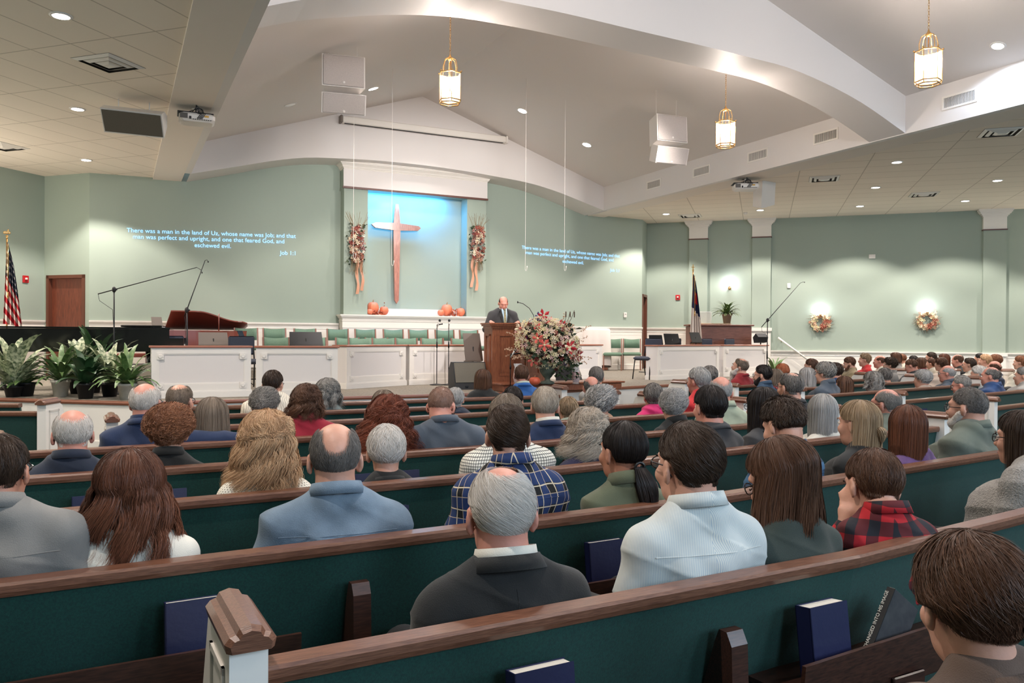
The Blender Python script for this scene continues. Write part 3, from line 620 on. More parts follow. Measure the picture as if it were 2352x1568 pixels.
# ================================================================== small things on the walls
def plate(px, py, p0, d0, w_, h_, label, name, cat, m=WPLAS, extra=None):
    q = atline(px, py, p0, d0); rz = math.atan2(d0[1], d0[0]); t = thing(name, label, cat, tuple(q), rz)
    MB().bbox((0, -.018, 0), (w_, .034, h_), .006).build('housing', m, t)
    if extra: extra(t)
    return t
RED = mat('alarm_red', S(178, 24, 32), .4)
def alarm(t): MB().bbox((0, -.04, .01), (.05, .02, .04), .005).build('strobe_lens', WPLAS, t); MB().box((-.03, -.037, -.055), (.03, -.035, -.02)).build('sounder_slots', mat('alarm_slots', S(110, 16, 20), .6), t)
dL = (s2, s2); dR = (s2, -s2)
plate(57.5, 641, LB, dL, .13, .15, 'red fire alarm strobe on the left wall beside the left flag', 'fire_alarm', 'fire alarm', RED, alarm)
plate(1557, 683, RF, dR, .13, .15, 'red fire alarm strobe on the wall left of the right flag', 'fire_alarm', 'fire alarm', RED, alarm)
plate(1435, 723, (8.1, 18.52), tuple(_n((RCN[0]-8.1, RCN[1]-18.52))), .1, .14, 'white thermostat on the stage wall left of the dark door', 'thermostat', 'thermostat', WPLAS, lambda t: MB().box((-.02, -.037, 0.01), (.02, -.035, .025)).build('display', BLKP, t))
plate(1812, 656, RF, dR, .09, .14, 'small white wall plate above the boom microphone', 'wall_plate', 'wall plate')
plate(2003, 589, RF, dR, .16, .11, 'small white wall plate high on the right wall', 'wall_plate', 'wall plate')
def sconce(px, py, label, wreath=None, seed=1):
    q = atline(px, py, RF, dR); t = thing('wall_sconce', label, 'wall light', tuple(q), -math.pi/4)
    MB().lathe([(.001, 0), (.045, 0), (.04, .02), (.001, .03)], n=16, M_=Matrix.Rotation(math.pi/2, 4, 'X')).build('backplate', BRASS, t)
    MB().tube([(0, -.02, 0), (0, -.07, -.03), (0, -.10, .0), (0, -.10, .04)], .006, 6).lathe([(.001, 0), (.035, .01), (.03, .02), (.012, .03), (.001, .03)], (0, -.10, .03), 12).build('arm', BRASS, t)
    MB().lathe([(.001, 0), (.02, .02), (.026, .05), (.014, .10), (.001, .13)], (0, -.10, .06), 12).build('bulb', mat('sconce_bulb', (1, 1, 1), .4, emit=(.95, .97, 1), estr=30.), t)
    n_ = Vector((-s2, -s2, 0)); light('sconce_and_fill_lamp', 'POINT', Vector(q)+n_*.13+Vector((0, 0, .14)), 5, (.9, .93, 1), size=.03)
    if wreath:
        t2 = thing('floral_wreath', wreath, 'wreath', (q[0]-.0, q[1], q[2]-.16), -math.pi/4); r_ = random.Random(seed)
        def pf(r2):
            a = r2.uniform(0, 6.28); R_ = .19+r2.gauss(0, .035); return (R_*math.cos(a), -.03-r2.uniform(0, .07), R_*math.sin(a)), (r2.gauss(0, .5), -1, r2.gauss(0, .5))
        for m, mb in zip((CREAM, YELF, CREAM, PEACH), flower_mb([0]*4, pf, 190, .065, seed)): mb.build('blossoms', m, t2)
        def pg(r2):
            a = r2.uniform(-1.5, .2); R_ = .17+r2.gauss(0, .03); return (R_*math.cos(a), -.07-r2.uniform(0, .05), R_*math.sin(a)), (r2.gauss(0, .5), -1, r2.gauss(0, .5))
        flower_mb([0], pg, 40, .08, seed+5)[0].build('bow', mat('rust_bow', S(168, 98, 78), .7), t2)
        mb = MB()
        for i in range(70):
            a = r_.uniform(0, 6.28); R_ = .2; mb.tube([(R_*math.cos(a), -.03, R_*math.sin(a)), ((R_+.07)*math.cos(a+.2), -.06, (R_+.07)*math.sin(a+.2)), ((R_+.1+r_.uniform(0, .08))*math.cos(a+.3), -.05, (R_+.1+r_.uniform(0, .08))*math.sin(a+.3))], .0025, 4)
        mb.tube([(.19*math.cos(2*math.pi*i/24), -.03, .19*math.sin(2*math.pi*i/24)) for i in range(24)], .03, 6, True); mb.build('twig_ring', TWIG, t2)
sconce(1676, 662, 'lit brass sconce without a wreath between the first two pilasters'); 
sconce(1884, 726, 'lit sconce behind the left wreath on the right wall', 'cream floral wreath on the left of the two on the right wall', 4); sconce(2129, 721, 'lit sconce behind the right wreath near the third pilaster', 'cream floral wreath on the right, nearer the third pilaster', 9)
# handrail down the stage steps at the right wall
a = onR(rt(1788)); z0 = atline(1788, 775, RF, dR)[2]; b = onR(rt(1862)); z1 = atline(1862, 830, RF, dR)[2]
t = thing('handrail', 'white handrail sloping down the right wall from the stage', 'handrail', (a[0]-.08, a[1]-.08, z0))
A = (a[0]-.1, a[1]-.1, z0); B = (b[0]-.1, b[1]-.1, z1); MB().tube([A, B], .024, 8).build('rail', TRIM, t, world=True)
for k in (.1, .5, .9): q = [A[i]+(B[i]-A[i])*k for i in range(3)]; MB().tube([(q[0], q[1], q[2]), (q[0]+.1, q[1]+.1, q[2]-.05)], .009, 6).build('bracket', BRASS, t, world=True)
# ================================================================== stage furniture
def base(px, py): return atz(px, py, ST)
def screen_panel(a, b, label, h=.74, side='L'):
    ax, ay = a; bx, by = b; L_ = math.hypot(bx-ax, by-ay); rz = math.atan2(by-ay, bx-ax)
    t = thing('choir_screen', label, 'low screen', ((ax+bx)/2, (ay+by)/2, ST), rz, 'white panelled screens along the front of the choir'); w_ = L_/2
    mb = MB(); mb.box((-w_, -.0, .0), (w_, .30, h-.03)); mb.build('body', WHITE, t)
    mb = MB()
    for x0, x1, z0, z1 in ((-w_, -w_+.09, .1, h-.03), (w_-.09, w_, .1, h-.03), (-w_+.09, w_-.09, h-.11, h-.03), (-w_+.09, w_-.09, .1, .2)): mb.box((x0, -.016, z0), (x1, 0.001, z1))
    for x0, x1, z0, z1 in ((-w_+.09, w_-.09, h-.125, h-.11), (-w_+.09, w_-.09, .2, .212), (-w_+.09, -w_+.102, .2, h-.11), (w_-.102, w_-.09, .2, h-.11)): mb.box((x0, -.009, z0), (x1, 0.001, z1))
    mb.build('face_frame', TRIM, t)
    mb = MB(); mb.box((-w_-.015, -.032, 0), (w_+.015, .31, .085)); mb.box((-w_-.01, -.024, .085), (w_+.01, .305, .10)); mb.build('plinth', TRIM, t)
    for sx in (-1, 1):
        for zz, hh in ((h-.19, .09), (.13, .085)):
            o = MB().box((sx*(w_-.115)-.045, -.03, zz), (sx*(w_-.115)+.045, -.004, zz+hh)).build('corner_block', TRIM, t)
            MB().lathe([(.001, 0), (.03, 0), (.03, .006), (.02, .008), (.012, .004), (.001, .010)], n=18, M_=Matrix.Translation((sx*(w_-.115), -.03, zz+hh/2)) @ Matrix.Rotation(math.pi/2, 4, 'X')).build('rosette', TRIM, o)
    MB().bbox((0, .145, h-.012), (L_+.05, .37, .028), .006).build('wooden_cap', mat('cap_wood', S(158, 98, 76), .35, coat=.2), t)
screen_panel((.42, 12.30), (1.76, 12.30), 'white panelled screen furthest left, in front of the brown piano')
screen_panel((1.83, 12.28), (2.98, 12.02), 'white panelled screen second from left, with the black music stand behind')
screen_panel((3.45, 13.35), (4.72, 14.02), 'white panelled screen right behind the stage edge, left of the pair of microphones')
screen_panel((4.80, 14.04), (6.15, 14.3), 'white panelled screen behind the pair of straight microphone stands')
screen_panel((8.4, 14.75), (9.55, 14.95), 'white panelled screen mostly hidden by the flower arrangement')
a = base(1509, 873); b = base(1650, 866); screen_panel((a[0], a[1]), (b[0], b[1]), 'white panelled screen in front of the right hand music stands')
a = base(1660, 865); b = base(1762, 862); screen_panel((a[0], a[1]), (b[0], b[1]), 'white panelled screen furthest right, in front of the wooden organ')
# choir chairs
def choir_chair():
    t = thing('choir_chair', 'x', 'chair', (0, 0, 0)); w_ = .235
    for s_ in (-1, 1):
        MB().tube([(s_*w_, -.22, 0), (s_*w_, -.20, .40)], .019, 4).build('front_leg', OAKD, t)
        MB().tube([(s_*w_, .24, 0), (s_*w_, .19, .42), (s_*w_, .26, .86)], .02, 4).build('back_post', OAKD, t)
        MB().tube([(s_*w_, -.2, .38), (s_*w_, .2, .38)], .018, 4).build('side_rail', OAKD, t)
    MB().bbox((0, 0, .44), (.5, .47, .09), .03).build('seat', CHAIRG, t)
    mb = MB(); v = []; n = 8
    for i in range(n+1):
        x = -w_+.02+(2*w_-.04)*i/n; dy = .035*math.sin(math.pi*i/n)
        v += [(x, .215+dy, .60), (x, .25+dy, .60), (x, .285+dy, .86-.02*math.sin(math.pi*i/n)), (x, .245+dy, .86-.02*math.sin(math.pi*i/n))]
    f = [(0, 3, 2, 1), (4*n, 4*n+1, 4*n+2, 4*n+3)]
    for i in range(n):
        for k in range(4): f.append((4*i+k, 4*i+(k+1) % 4, 4*i+4+(k+1) % 4, 4*i+4+k))
    mb.add(v, f, True).build('backrest', CHAIRG, t); return t
OAKD = mat('chair_wood', S(126, 78, 58), .4)
struct('floor_riser', MB().box((1.2, 16.7, ST), (9.6, 18.15, ST+.19)).box((4.68, 18.0, ST), (8.15, 18.16, ST+.19)), CARPET)
ch0 = choir_chair(); used = False
OCC = {0: 'back', 1: 'front'}
def put_chair(x, y, z, rz, label, group=None):
    global used
    if not used: c = ch0; used = True; c.location = (x, y, z); c.rotation_euler = (0, 0, rz); c['label'] = label
    else: c = dup(ch0, (x, y, z), rz, label)
    if group: c['group'] = group
    elif 'group' in c: del c['group']
    return c
ordn = ['first', 'second', 'third', 'fourth', 'fifth', 'sixth', 'seventh', 'eighth', 'ninth', 'tenth']
for i, px in enumerate((569, 635, 706, 782, 846, 911, 969, 1030, 1086)):
    p = aty(px, 760, 17.45); put_chair(p[0], 17.45, ST+.19, 0, 'green upholstered choir chair, %s from the left in the back row' % ordn[i], 'choir chairs in the back row')
for i, px in enumerate((640, 728, 805, 873, 942, 1004, 1070)):
    p = aty(px, 780, 15.75); put_chair(p[0], 15.75, ST, 0, 'green upholstered choir chair, %s from the left in the middle row' % ordn[i], 'choir chairs in the middle row')
for i, px in enumerate((640, 836, 890, 1002)):
    p = aty(px, 800, 15.0); put_chair(p[0], 15.0, ST, 0, 'green choir chair in the row behind the screens, %s from the left' % ordn[i], 'choir chairs directly behind the screens')
p = base(1425, 851); put_chair(p[0]-.12, p[1]+.2, ST, -.6, 'green choir chair beside the draped stand, its left half hidden', None)
p = base(1462, 850); put_chair(p[0]-.02, p[1]+.2, ST, -.6, 'green choir chair by the dark door, right of its twin', None)
for i, px in enumerate((1262, 1320)): p = aty(px, 765, 17.0); put_chair(p[0], 17.0, ST, -.1, 'green choir chair behind the flower arrangement, %s one' % ('left' if i == 0 else 'right'))
# dark padded stacking chairs
NAVY = mat('navy_vinyl', S(44, 50, 66), .6, bump=.1, bscale=200)
def stack_chair(x, y, z, rz, label):
    t = thing('padded_chair', label, 'chair', (x, y, z), rz)
    for s_ in (-1, 1):
        MB().tube([(s_*.22, -.22, 0), (s_*.2, -.17, .42)], .012, 6).build('front_leg', BLKM, t)
        MB().tube([(s_*.22, .26, 0), (s_*.2, .14, .42), (s_*.2, .2, .62), (s_*.19, .25, .84)], .012, 6).build('back_leg', BLKM, t)
    MB().bbox((0, -.01, .45), (.46, .44, .085), .035).build('seat', NAVY, t); MB().bbox((0, .23, .72), (.44, .055, .32), .025).build('backrest', NAVY, t); MB().tube([(-.2, -.02, .15), (.2, -.02, .15)], .009, 5).build('stretcher', BLKM, t)
p = base(1488, 871); stack_chair(p[0]+.05, p[1]+.1, ST, -1.25, 'navy padded chair on black legs at the left end of the right screens')
for i, (px, lb) in enumerate(((1570, 'behind the leftmost right hand screen'), (1642, 'behind the gap between the right screens'), (1694, 'in front of the organ'))):
    p = atd(px, 780, 20.1); stack_chair(p[0], p[1], ST, .3, 'navy padded chair, only its top showing, '+lb)
for px, lb in ((562, 'navy padded chair behind the gap between the two left screens'), (385, 'navy padded chair beside the brown piano keyboard end')):
    p = atd(px, 800, 13.6); stack_chair(p[0], p[1], ST, .1+math.pi*(px < 400), lb)
# ---------------------------------------------------------------- pulpit
pb = base(1163, 893); t = thing('pulpit', 'large oak pulpit with raised panels in front of the preacher', 'pulpit', (5.75, 12.75, ST), .0)
def pq(px, Y_): p = aty(px, 740, Y_); return (p[0], Y_)
F = [pq(1112, 12.75), pq(1131, 12.35), pq(1196, 12.05), pq(1249, 12.42), pq(1262, 12.95), pq(1250, 13.25), pq(1122, 13.25)]
cx_ = sum(p[0] for p in F)/len(F); cy_ = sum(p[1] for p in F)/len(F)
def scl(k): return [(cx_+(x-cx_)*k-5.75, cy_+(y-cy_)*k-12.75) for x, y in F]
MB().prism(scl(1.0), .12, 1.06).build('body', OAK, t)
mb = MB(); mb.prism(scl(1.06), 0, .09); mb.prism(scl(1.03), .09, .13); mb.build('plinth', OAK, t)
mb = MB(); mb.prism(scl(1.03), 1.04, 1.08); mb.prism(scl(1.08), 1.08, 1.11); mb.prism(scl(1.11), 1.11, 1.135); mb.build('top', OAK, t)
for i in range(3):
    a, b = F[i], F[i+1]; L_ = math.hypot(b[0]-a[0], b[1]-a[1]); ux, uy = (b[0]-a[0])/L_, (b[1]-a[1])/L_; m_ = .17*L_+.02
    A = (a[0]+ux*m_-5.75, a[1]+uy*m_-12.75); B = (b[0]-ux*m_-5.75, b[1]-uy*m_-12.75)
    P = lambda s_, z0, z1, d: MB().sweep([(A[0]+ux*(L_-2*m_)*s_[0], A[1]+uy*(L_-2*m_)*s_[0]), (A[0]+ux*(L_-2*m_)*s_[1], A[1]+uy*(L_-2*m_)*s_[1])], [(0.002, z0), (-d, z0), (-d, z1), (0.002, z1)])
    e = .035/(L_-2*m_); fr = MB()
    for s_, z0, z1 in (((0, e), .26, .94), ((1-e, 1), .26, .94), ((0, 1), .91, .945), ((0, 1), .24, .275)):
        q = P(s_, z0, z1, .018); fr.add(q.v, q.f)
    fr.build('panel_moulding', OAK, t); P((e*1.8, 1-e*1.8), .30, .885, .008).build('raised_panel', OAK, t)
# gooseneck and reading light on the pulpit
g = (6.62-5.75, 12.45-12.75+.1, 1.135)
MB().lathe([(.001, 0), (.03, 0), (.03, .012), (.001, .015)], g, 14).tube([(g[0], g[1], g[2]), (g[0]-.02, g[1], g[2]+.14), (g[0]-.10, g[1]+.02, g[2]+.27), (g[0]-.21, g[1]+.05, g[2]+.35), (g[0]-.30, g[1]+.06, g[2]+.37)], .006, 6).lathe([(.001, 0), (.011, .005), (.012, .03), (.001, .04)], (g[0]-.31, g[1]+.06, g[2]+.355), 8).build('gooseneck_microphone', BLKM, t)
# communion base below the flowers
t = thing('communion_table', 'low brown wooden moulded table front below the flower arrangement', 'table', (6.75, 11.95, ST))
MB().bbox((0, 0, .055), (2.3, .5, .11), .01).build('base', OAK, t)
mb = MB(); mb.bbox((0, 0, .125), (2.4, .56, .03), .008); mb.build('top', OAK, t)
# ---------------------------------------------------------------- flower arrangement in urn
fc = atd(1258, 800, 12.95); U = (fc[0], fc[1], ST+.14); t = thing('flower_arrangement', 'huge cream, red and purple flower arrangement in a stone urn', 'flower arrangement', U)
STONE = mat('urn_stone', S(96, 104, 92), .8, color2=S(74, 82, 72), nscale=12, bump=.2)
MB().lathe([(.10, 0), (.12, .015), (.10, .04), (.045, .06), (.04, .09), (.07, .12), (.125, .2), (.13, .27), (.155, .30), (.15, .315), (.001, .30)], n=28).build('urn', STONE, t)
def fpos(r2):
    while True:
        x, y, z = r2.uniform(-1, 1), r2.uniform(-1, .7), r2.uniform(-1, 1); rr = math.sqrt(x*x+y*y+z*z)
        if rr <= 1: break
    k = (.75+.28*r2.random())/max(rr, .25)
    x, y, z = x*k, y*k, z*k
    return (x*.56, y*.40, .66+z*.42-.08*x), (x, y-.2, z+.15)
ms = (YELF, CREAM, PINKF, YELF, BURG, CREAM, YELF)
for m, mb in zip(ms, flower_mb([0]*7, fpos, 1000, .062, 31)): mb.build('small_blossoms', m, t)
r_ = random.Random(5)
for m, n, s_, nm in ((REDF, 12, .17, 'red_bloom'), (PURP, 7, .15, 'purple_bloom'), (CORAL, 8, .16, 'coral_bloom'), (BURG, 9, .15, 'burgundy_bloom'), (CREAM, 5, .22, 'lily')):
    for i in range(n):
        def one(r2):
            p_, n_ = fpos(r2); return (p_[0]*.95, min(p_[1], .1)-.05, p_[2]), (p_[0], -1, p_[2]-.55)
        mb = flower_mb([0], one, 1, s_, r_.randrange(9999))[0]; fl = mb.build(nm, m, t); c = mb.v[0]; MB().ell(c, (s_*.12,)*3, 8, 6).build('flower_centre', YELF if m is not CREAM else CORAL, fl)
leaf_cluster((0, -.02, .66), (.38, .26, .30), 480, .10, 8, rnd=True).build('foliage', LEAFD, t)
leaf_cluster((.20, -.24, .26), (.22, .10, .18), 110, .08, 9, rnd=True).build('hanging_foliage', LEAFD, t)
mb = MB()
for i in range(60):
    a = r_.uniform(0, 6.28); e = r_.uniform(-.3, 1.0); d = Vector((math.cos(a)*math.cos(e), math.sin(a)*math.cos(e)*.6-.1, math.sin(e)*.9)); L_ = r_.uniform(.55, .86)
    mb.tube([Vector((0, 0, .5))+d*.3, Vector((0, 0, .5))+d*L_*.7+Vector((0, 0, .03)), Vector((0, 0, .52))+d*L_], .003, 4)
    q = Vector((0, 0, .52))+d*L_
    for k in range(7): mb.ell(tuple(q-d*.03*k+Vector((r_.gauss(0, .012), r_.gauss(0, .012), r_.gauss(0, .012)))), (.011,)*3, 5, 4)
mb.build('budded_twigs', mat('budded_twig', S(206, 170, 140), .7), t)
for i in range(3):
    x = .30+.05*i; MB().tube([(x-.1, -.05, .9), (x, -.05, 1.05), (x+.03*i, -.06, 1.16+.02*i)], .004, 5).lathe([(.001, 0), (.009, .01), (.009, .09), (.001, .1)], (x+.03*i-.0, -.06, 1.08), 8).build('cattail', mat('cattail_brown', S(84, 58, 44), .8), t)
REDV = mat('red_filler', S(176, 52, 48), .6, color2=S(220, 120, 110), nscale=60)
for dx, lb in ((-.60, 'curved glass vase filled with red berries left of the urn'), (.46, 'curved glass vase filled with red berries right of the urn')):
    v = thing('hurricane_vase', lb, 'vase', (U[0]+dx, U[1]-.12, ST+.14))
    MB().lathe([(.055, 0), (.05, .02), (.075, .12), (.06, .22), (.05, .28), (.07, .34), (.067, .34), (.047, .28), (.057, .22), (.071, .12), (.045, .025), (.001, .02)], n=24).build('glass', mat('vase_glass', (1, 1, 1), .03, alpha=.25), v)
    MB().lathe([(.001, .025), (.045, .03), (.068, .11), (.058, .19), (.001, .2)], n=18).build('berries', REDV, v)
p = atd(1228, 886, 12.6); pumpkin(1228, 887, 26, 20, p[1], 'small ridged orange pumpkin at the foot of the flower arrangement', ST+.14, mat('pumpkin_deep', S(206, 92, 62), .5)); 
# ---------------------------------------------------------------- white draped stand
p = base(1384, 850); t = thing('draped_stand', 'tall stand covered by a white cloth near the dark door', 'covered stand', (p[0]-.05, p[1]+.3, ST), -.35)
CLOTH = mat('white_cloth', S(222, 212, 206), .85, bump=.15, bscale=12)
MB().bbox((0, 0, .04), (.6, .5, .07), .01).build('wooden_foot', OAK, t)
mb = MB(); v = []; f = []; n = 64
prof = [(1.14, .30, .22), (1.13, .36, .26), (1.08, .385, .285), (.8, .40, .30), (.5, .41, .31), (.2, .42, .32), (.10, .42, .325)]
for z, hx, hy in prof:
    for k in range(n):
        a = 2*math.pi*k/n; c, s_ = math.cos(a), math.sin(a); q = (abs(c)**6+abs(s_)**6)**(-1/6); fo = 1+(1.14-z)*.05*math.sin(a*11+2*math.sin(a*3))
        v.append((hx*c*q*fo, hy*s_*q*fo, z-(.04*math.sin(a*2+1) if z < .3 else 0)))
for i in range(len(prof)-1):
    for k in range(n): f.append((i*n+k, (i+1)*n+k, (i+1)*n+(k+1) % n, i*n+(k+1) % n))
f.append(tuple(range(n))); mb.add(v, f, True).build('cloth', CLOTH, t); MB().bbox((0, 0, .6), (.5, .4, 1.0), .01).build('stand', OAK, t)
# ---------------------------------------------------------------- stage monitors
def wedge(px, py, Z, rz, label, s=1., z0=ST):
    p = atz(px, py, z0); t = thing('stage_monitor', label, 'stage monitor', (p[0], p[1]+.2, z0), rz)
    w_ = .29*s; sec_ = [(-.22*s, 0), (.24*s, 0), (.26*s, .30*s), (.10*s, .46*s), (-.05*s, .46*s)] 
    def pr(sc, w2): return [(x, y*sc, z*sc) for x in (-w2, w2) for y, z in sec_], [(0, 1, 2, 3, 4), (9, 8, 7, 6, 5)]+[(i, i+5, (i+1) % 5+5, (i+1) % 5) for i in range(5)]
    mb = MB(); mb.add(*pr(1, w_)); mb.build('cabinet', BLKP, t)
    a, b = Vector((0, -.22*s, .02*s)), Vector((0, -.05*s, .46*s)); n_ = Vector((0, -(b-a).z, (b-a).y)).normalized()*.012
    q0 = a+(b-a)*.22; q1 = a+(b-a)*.97
    MB().add([(-w_*.94, q0.y, q0.z), (w_*.94, q0.y, q0.z), (w_*.94, q1.y, q1.z), (-w_*.94, q1.y, q1.z)]+[(x, y+n_.y, z+n_.z) for x, y, z in ((-w_*.94, q0.y, q0.z), (w_*.94, q0.y, q0.z), (w_*.8, q1.y, q1.z), (-w_*.8, q1.y, q1.z))], [(4, 5, 6, 7), (0, 1, 5, 4), (1, 2, 6, 5), (2, 3, 7, 6), (3, 0, 4, 7)]).build('grille', mat('wedge_grille', S(122, 116, 102), .7, color2=S(108, 102, 90), nscale=300), t)
    MB().bbox((-w_*.3, -.224*s, .05*s), (.05, .012, .03), .004).build('handle', BLKM, t)
wedge(1086, 894, 0, -.12, 'grey fronted stage monitor wedge left of the pulpit', 1.0)
wedge(1322, 880, 0, .9, 'grey stage monitor half hidden right of the flowers', 1.0)
wedge(335, 900, 0, .6, 'dark stage monitor wedge behind the leafy plants', .95)
# ---------------------------------------------------------------- microphone stands
def mic(mb_, p, d, r=.011):
    q = Vector(d).normalized(); M_ = Matrix.Translation(Vector(p)) @ q.to_track_quat('Z', 'Y').to_matrix().to_4x4()
    mb_.lathe([(.001, 0), (r, .003), (r*1.35, .14), (.001, .142)], n=10, M_=M_); return M_
def straight_stand(px, py, ztop_px, label, tilt=0., name='microphone_stand'):
    p = base(px, py); Z = RC[:, 2] @ (p-EYE)*-1; h = (py-ztop_px)*Z/FPX-.08
    t = thing(name, label, 'microphone stand', (p[0], p[1], ST))
    MB().lathe([(.13, 0), (.13, .012), (.03, .025), (.001, .03)], n=28).build('round_base', BLKM, t)
    MB().tube([(0, 0, .02), (0, 0, h)], .008, 8).tube([(0, 0, h*.62), (0, 0, h*.72)], .014, 8).build('pole', BLKM, t)
    c = MB().tube([(0, 0, h), (tilt*.3, -.02, h+.02)], .012, 6).build('clip', BLKM, t); d = Vector((tilt, -.15, 1))
    o = MB(); mic(o, (0, 0, h-.05), d); o.build('microphone', mat('mic_body', S(200, 196, 190), .35, metal=.3) , t)
    q = d.normalized()*.14+Vector((0, 0, h-.05)); MB().ell(tuple(q), (.024, .024, .027), 12, 8).build('mic_head', BLKP, t)
    return t, p, h
straight_stand(1003, 884, 736, 'straight microphone stand, left of the pair before the choir', .35)
straight_stand(1030, 884, 737, 'straight microphone stand, right of the pair before the choir')
t, p, h = straight_stand(1172, 903, 802, 'short microphone stand in front of the pulpit', .6)
def boom_stand(px, py, jx, jy, ex, ey, label, back=None, Zadd=0., z0=ST, tip=(0, -20)):
    p = atz(px, py, z0); Z = RC[:, 2] @ (p-EYE)*-1; J = atd(jx, jy, Z); E_ = atd(ex, ey, Z); T_ = atd(ex+tip[0], ey+tip[1], Z)
    t = thing('boom_microphone_stand', label, 'microphone stand', (p[0], p[1], z0)); J = Vector(J-np.array([p[0], p[1], z0])); E_ = Vector(E_-np.array([p[0], p[1], z0])); T_ = Vector(T_-np.array([p[0], p[1], z0]))
    MB().lathe([(.15, 0), (.15, .015), (.03, .03), (.001, .035)], n=28).build('round_base', BLKM, t)
    MB().tube([(0, 0, .02), (J.x, J.y, J.z)], .010, 8).tube([(J.x*.5, J.y*.5, J.z*.35), (J.x*.5, J.y*.5, J.z*.48)], .016, 8).build('pole', BLKM, t)
    MB().ell(tuple(J), (.03, .03, .045), 10, 8).tube([J, J+Vector((.04, -.02, 0))], .012, 6).build('clutch', BLKP, t)
    d = (E_-J).normalized(); B_ = J-d*.35 if back is None else J-d*back
    MB().tube([B_, J, E_], .006, 8, rr=[.009, .008, .005]).build('boom_arm', BLKM, t)
    MB().tube([E_, E_+(T_-E_)*.5+d*.02, T_], .004, 6).ell(tuple(T_), (.009, .009, .014), 8, 6).build('condenser_microphone', BLKP, t)
    MB().tube([B_, B_+Vector((.02, 0, -.10)), J+Vector((-.02, -.01, -.3)), (J.x, J.y-.01, J.z*.6)], .0035, 5).build('cable', BLKP, t)
boom_stand(262, 905, 262, 665, 452, 614, 'boom microphone stand with a long nearly level arm above the black piano', .25, tip=(12, 12))
boom_stand(432, 908, 429, 712, 471, 598, 'boom microphone stand with a steep arm in front of the leftmost screen', .1, tip=(7, 3))
boom_stand(1761, 872, 1763, 735, 1838, 650, 'boom microphone stand at the right end of the stage', .2, tip=(10, -2))
# ---------------------------------------------------------------- music stands
def music_stand(px, pyc, Z, wpx, hpx, rz, tilt, label, m=BLKM):
    c = atd(px, pyc, Z); w_ = wpx*Z/FPX/2; h_ = hpx*Z/FPX/2/max(.3, math.cos(tilt)); t = thing('music_stand', label, 'music stand', (c[0], c[1], ST), rz); zc_ = c[2]-ST
    M_ = Matrix.Translation((0, 0, zc_)) @ Matrix.Rotation(-tilt, 4, 'X')
    MB().add([tuple(M_ @ Vector(q)) for q in [(-w_, 0, -h_), (w_, 0, -h_), (w_*.96, 0, h_), (-w_*.96, 0, h_), (-w_, .008, -h_), (w_, .008, -h_), (w_*.96, .008, h_), (-w_*.96, .008, h_)]], [(0, 1, 2, 3), (7, 6, 5, 4), (0, 4, 5, 1), (1, 5, 6, 2), (2, 6, 7, 3), (3, 7, 4, 0)]).build('desk', m, t)
    MB().box((-w_, 0, -h_-.01), (w_, .07, -h_+.005), M_).build('lip', m, t)
    MB().tube([(0, -.02, .12), (0, -.01, zc_)], .011, 8).build('pole', BLKM, t)
    for k in range(3):
        a = 2*math.pi*k/3+.5; MB().tube([(0, -.02, .16), (.22*math.cos(a), .22*math.sin(a), .012)], .008, 6).build('leg', BLKM, t)
music_stand(1086, 796, 14.3, 46, 62, .1, .25, 'taupe music stand left of the pulpit', GREYM)
music_stand(703, 777, 14.2, 76, 30, 0, .35, 'wide black music stand behind the second screen from left')
music_stand(490, 777, 14.0, 66, 28, .1, .35, 'taupe music stand in front of the brown piano body', GREYM)
music_stand(556, 773, 14.4, 22, 28, .9, .4, 'black music stand turned sideways with white sheets beside the brown piano')
music_stand(1507, 783, 18.8, 34, 28, -.2, .3, 'black music stand at the left of the right hand group')
music_stand(1543, 778, 19.3, 38, 24, -.2, .4, 'black music stand in the middle of the right hand group')
music_stand(1598, 774, 19.2, 36, 22, .2, .4, 'black music stand at the right of the right hand group, before the organ')
p = atd(1488, 790, 17.9); bk = MB().bbox((0, 0, 0), (.09, .03, .2), .004).build('hymnal', mat('blue_cover', S(30, 74, 130), .5), None); bk.location = tuple(p); bk.rotation_euler = (.2, .1, -.3); tag(bk, 'blue folder hanging at the left edge of the right music stands', 'folder')
# ---------------------------------------------------------------- organ with fern and monitor
p = atd(1655, 790, 20.7); t = thing('organ', 'wooden organ console with panelled back behind the right screens', 'organ', (p[0], p[1], ST), -.50)
OW = mat('organ_wood', S(132, 84, 68), .45, color2=S(112, 68, 54), nscale=6, stretch=(1.2, 10, 10), detail=6)
MB().bbox((0, .3, .6), (1.58, .62, 1.2), .01).build('case', OW, t); MB().bbox((0, .3, 1.225), (1.68, .74, .04), .008).build('top', OW, t)
mb = MB(); mb.box((-.74, -.022, .86), (.74, .002, 1.17)); mb.build('fascia', OW, t)
for x in (-.37, 0.02, .40):
    o = MB().box((x-.17, -.02, .2), (x+.17, .0, .8)).build('panel', OW, t); mb = MB()
    for i in range(3): mb.box((x-.13, -.024, .70-.035*i), (x+.13, -.019, .712-.035*i))
    mb.build('vent_slots', WOODX, o)
MB().bbox((-.1, .3, 1.262), (.8, .4, .03), .004).build('music_books', mat('tan_book', S(196, 170, 140), .6), t)
o = MB().bbox((-.42, .32, 1.42), (.5, .04, .34), .02).build('music_rack', mat('acrylic', (.95, .97, .97), .05, alpha=.35), t)
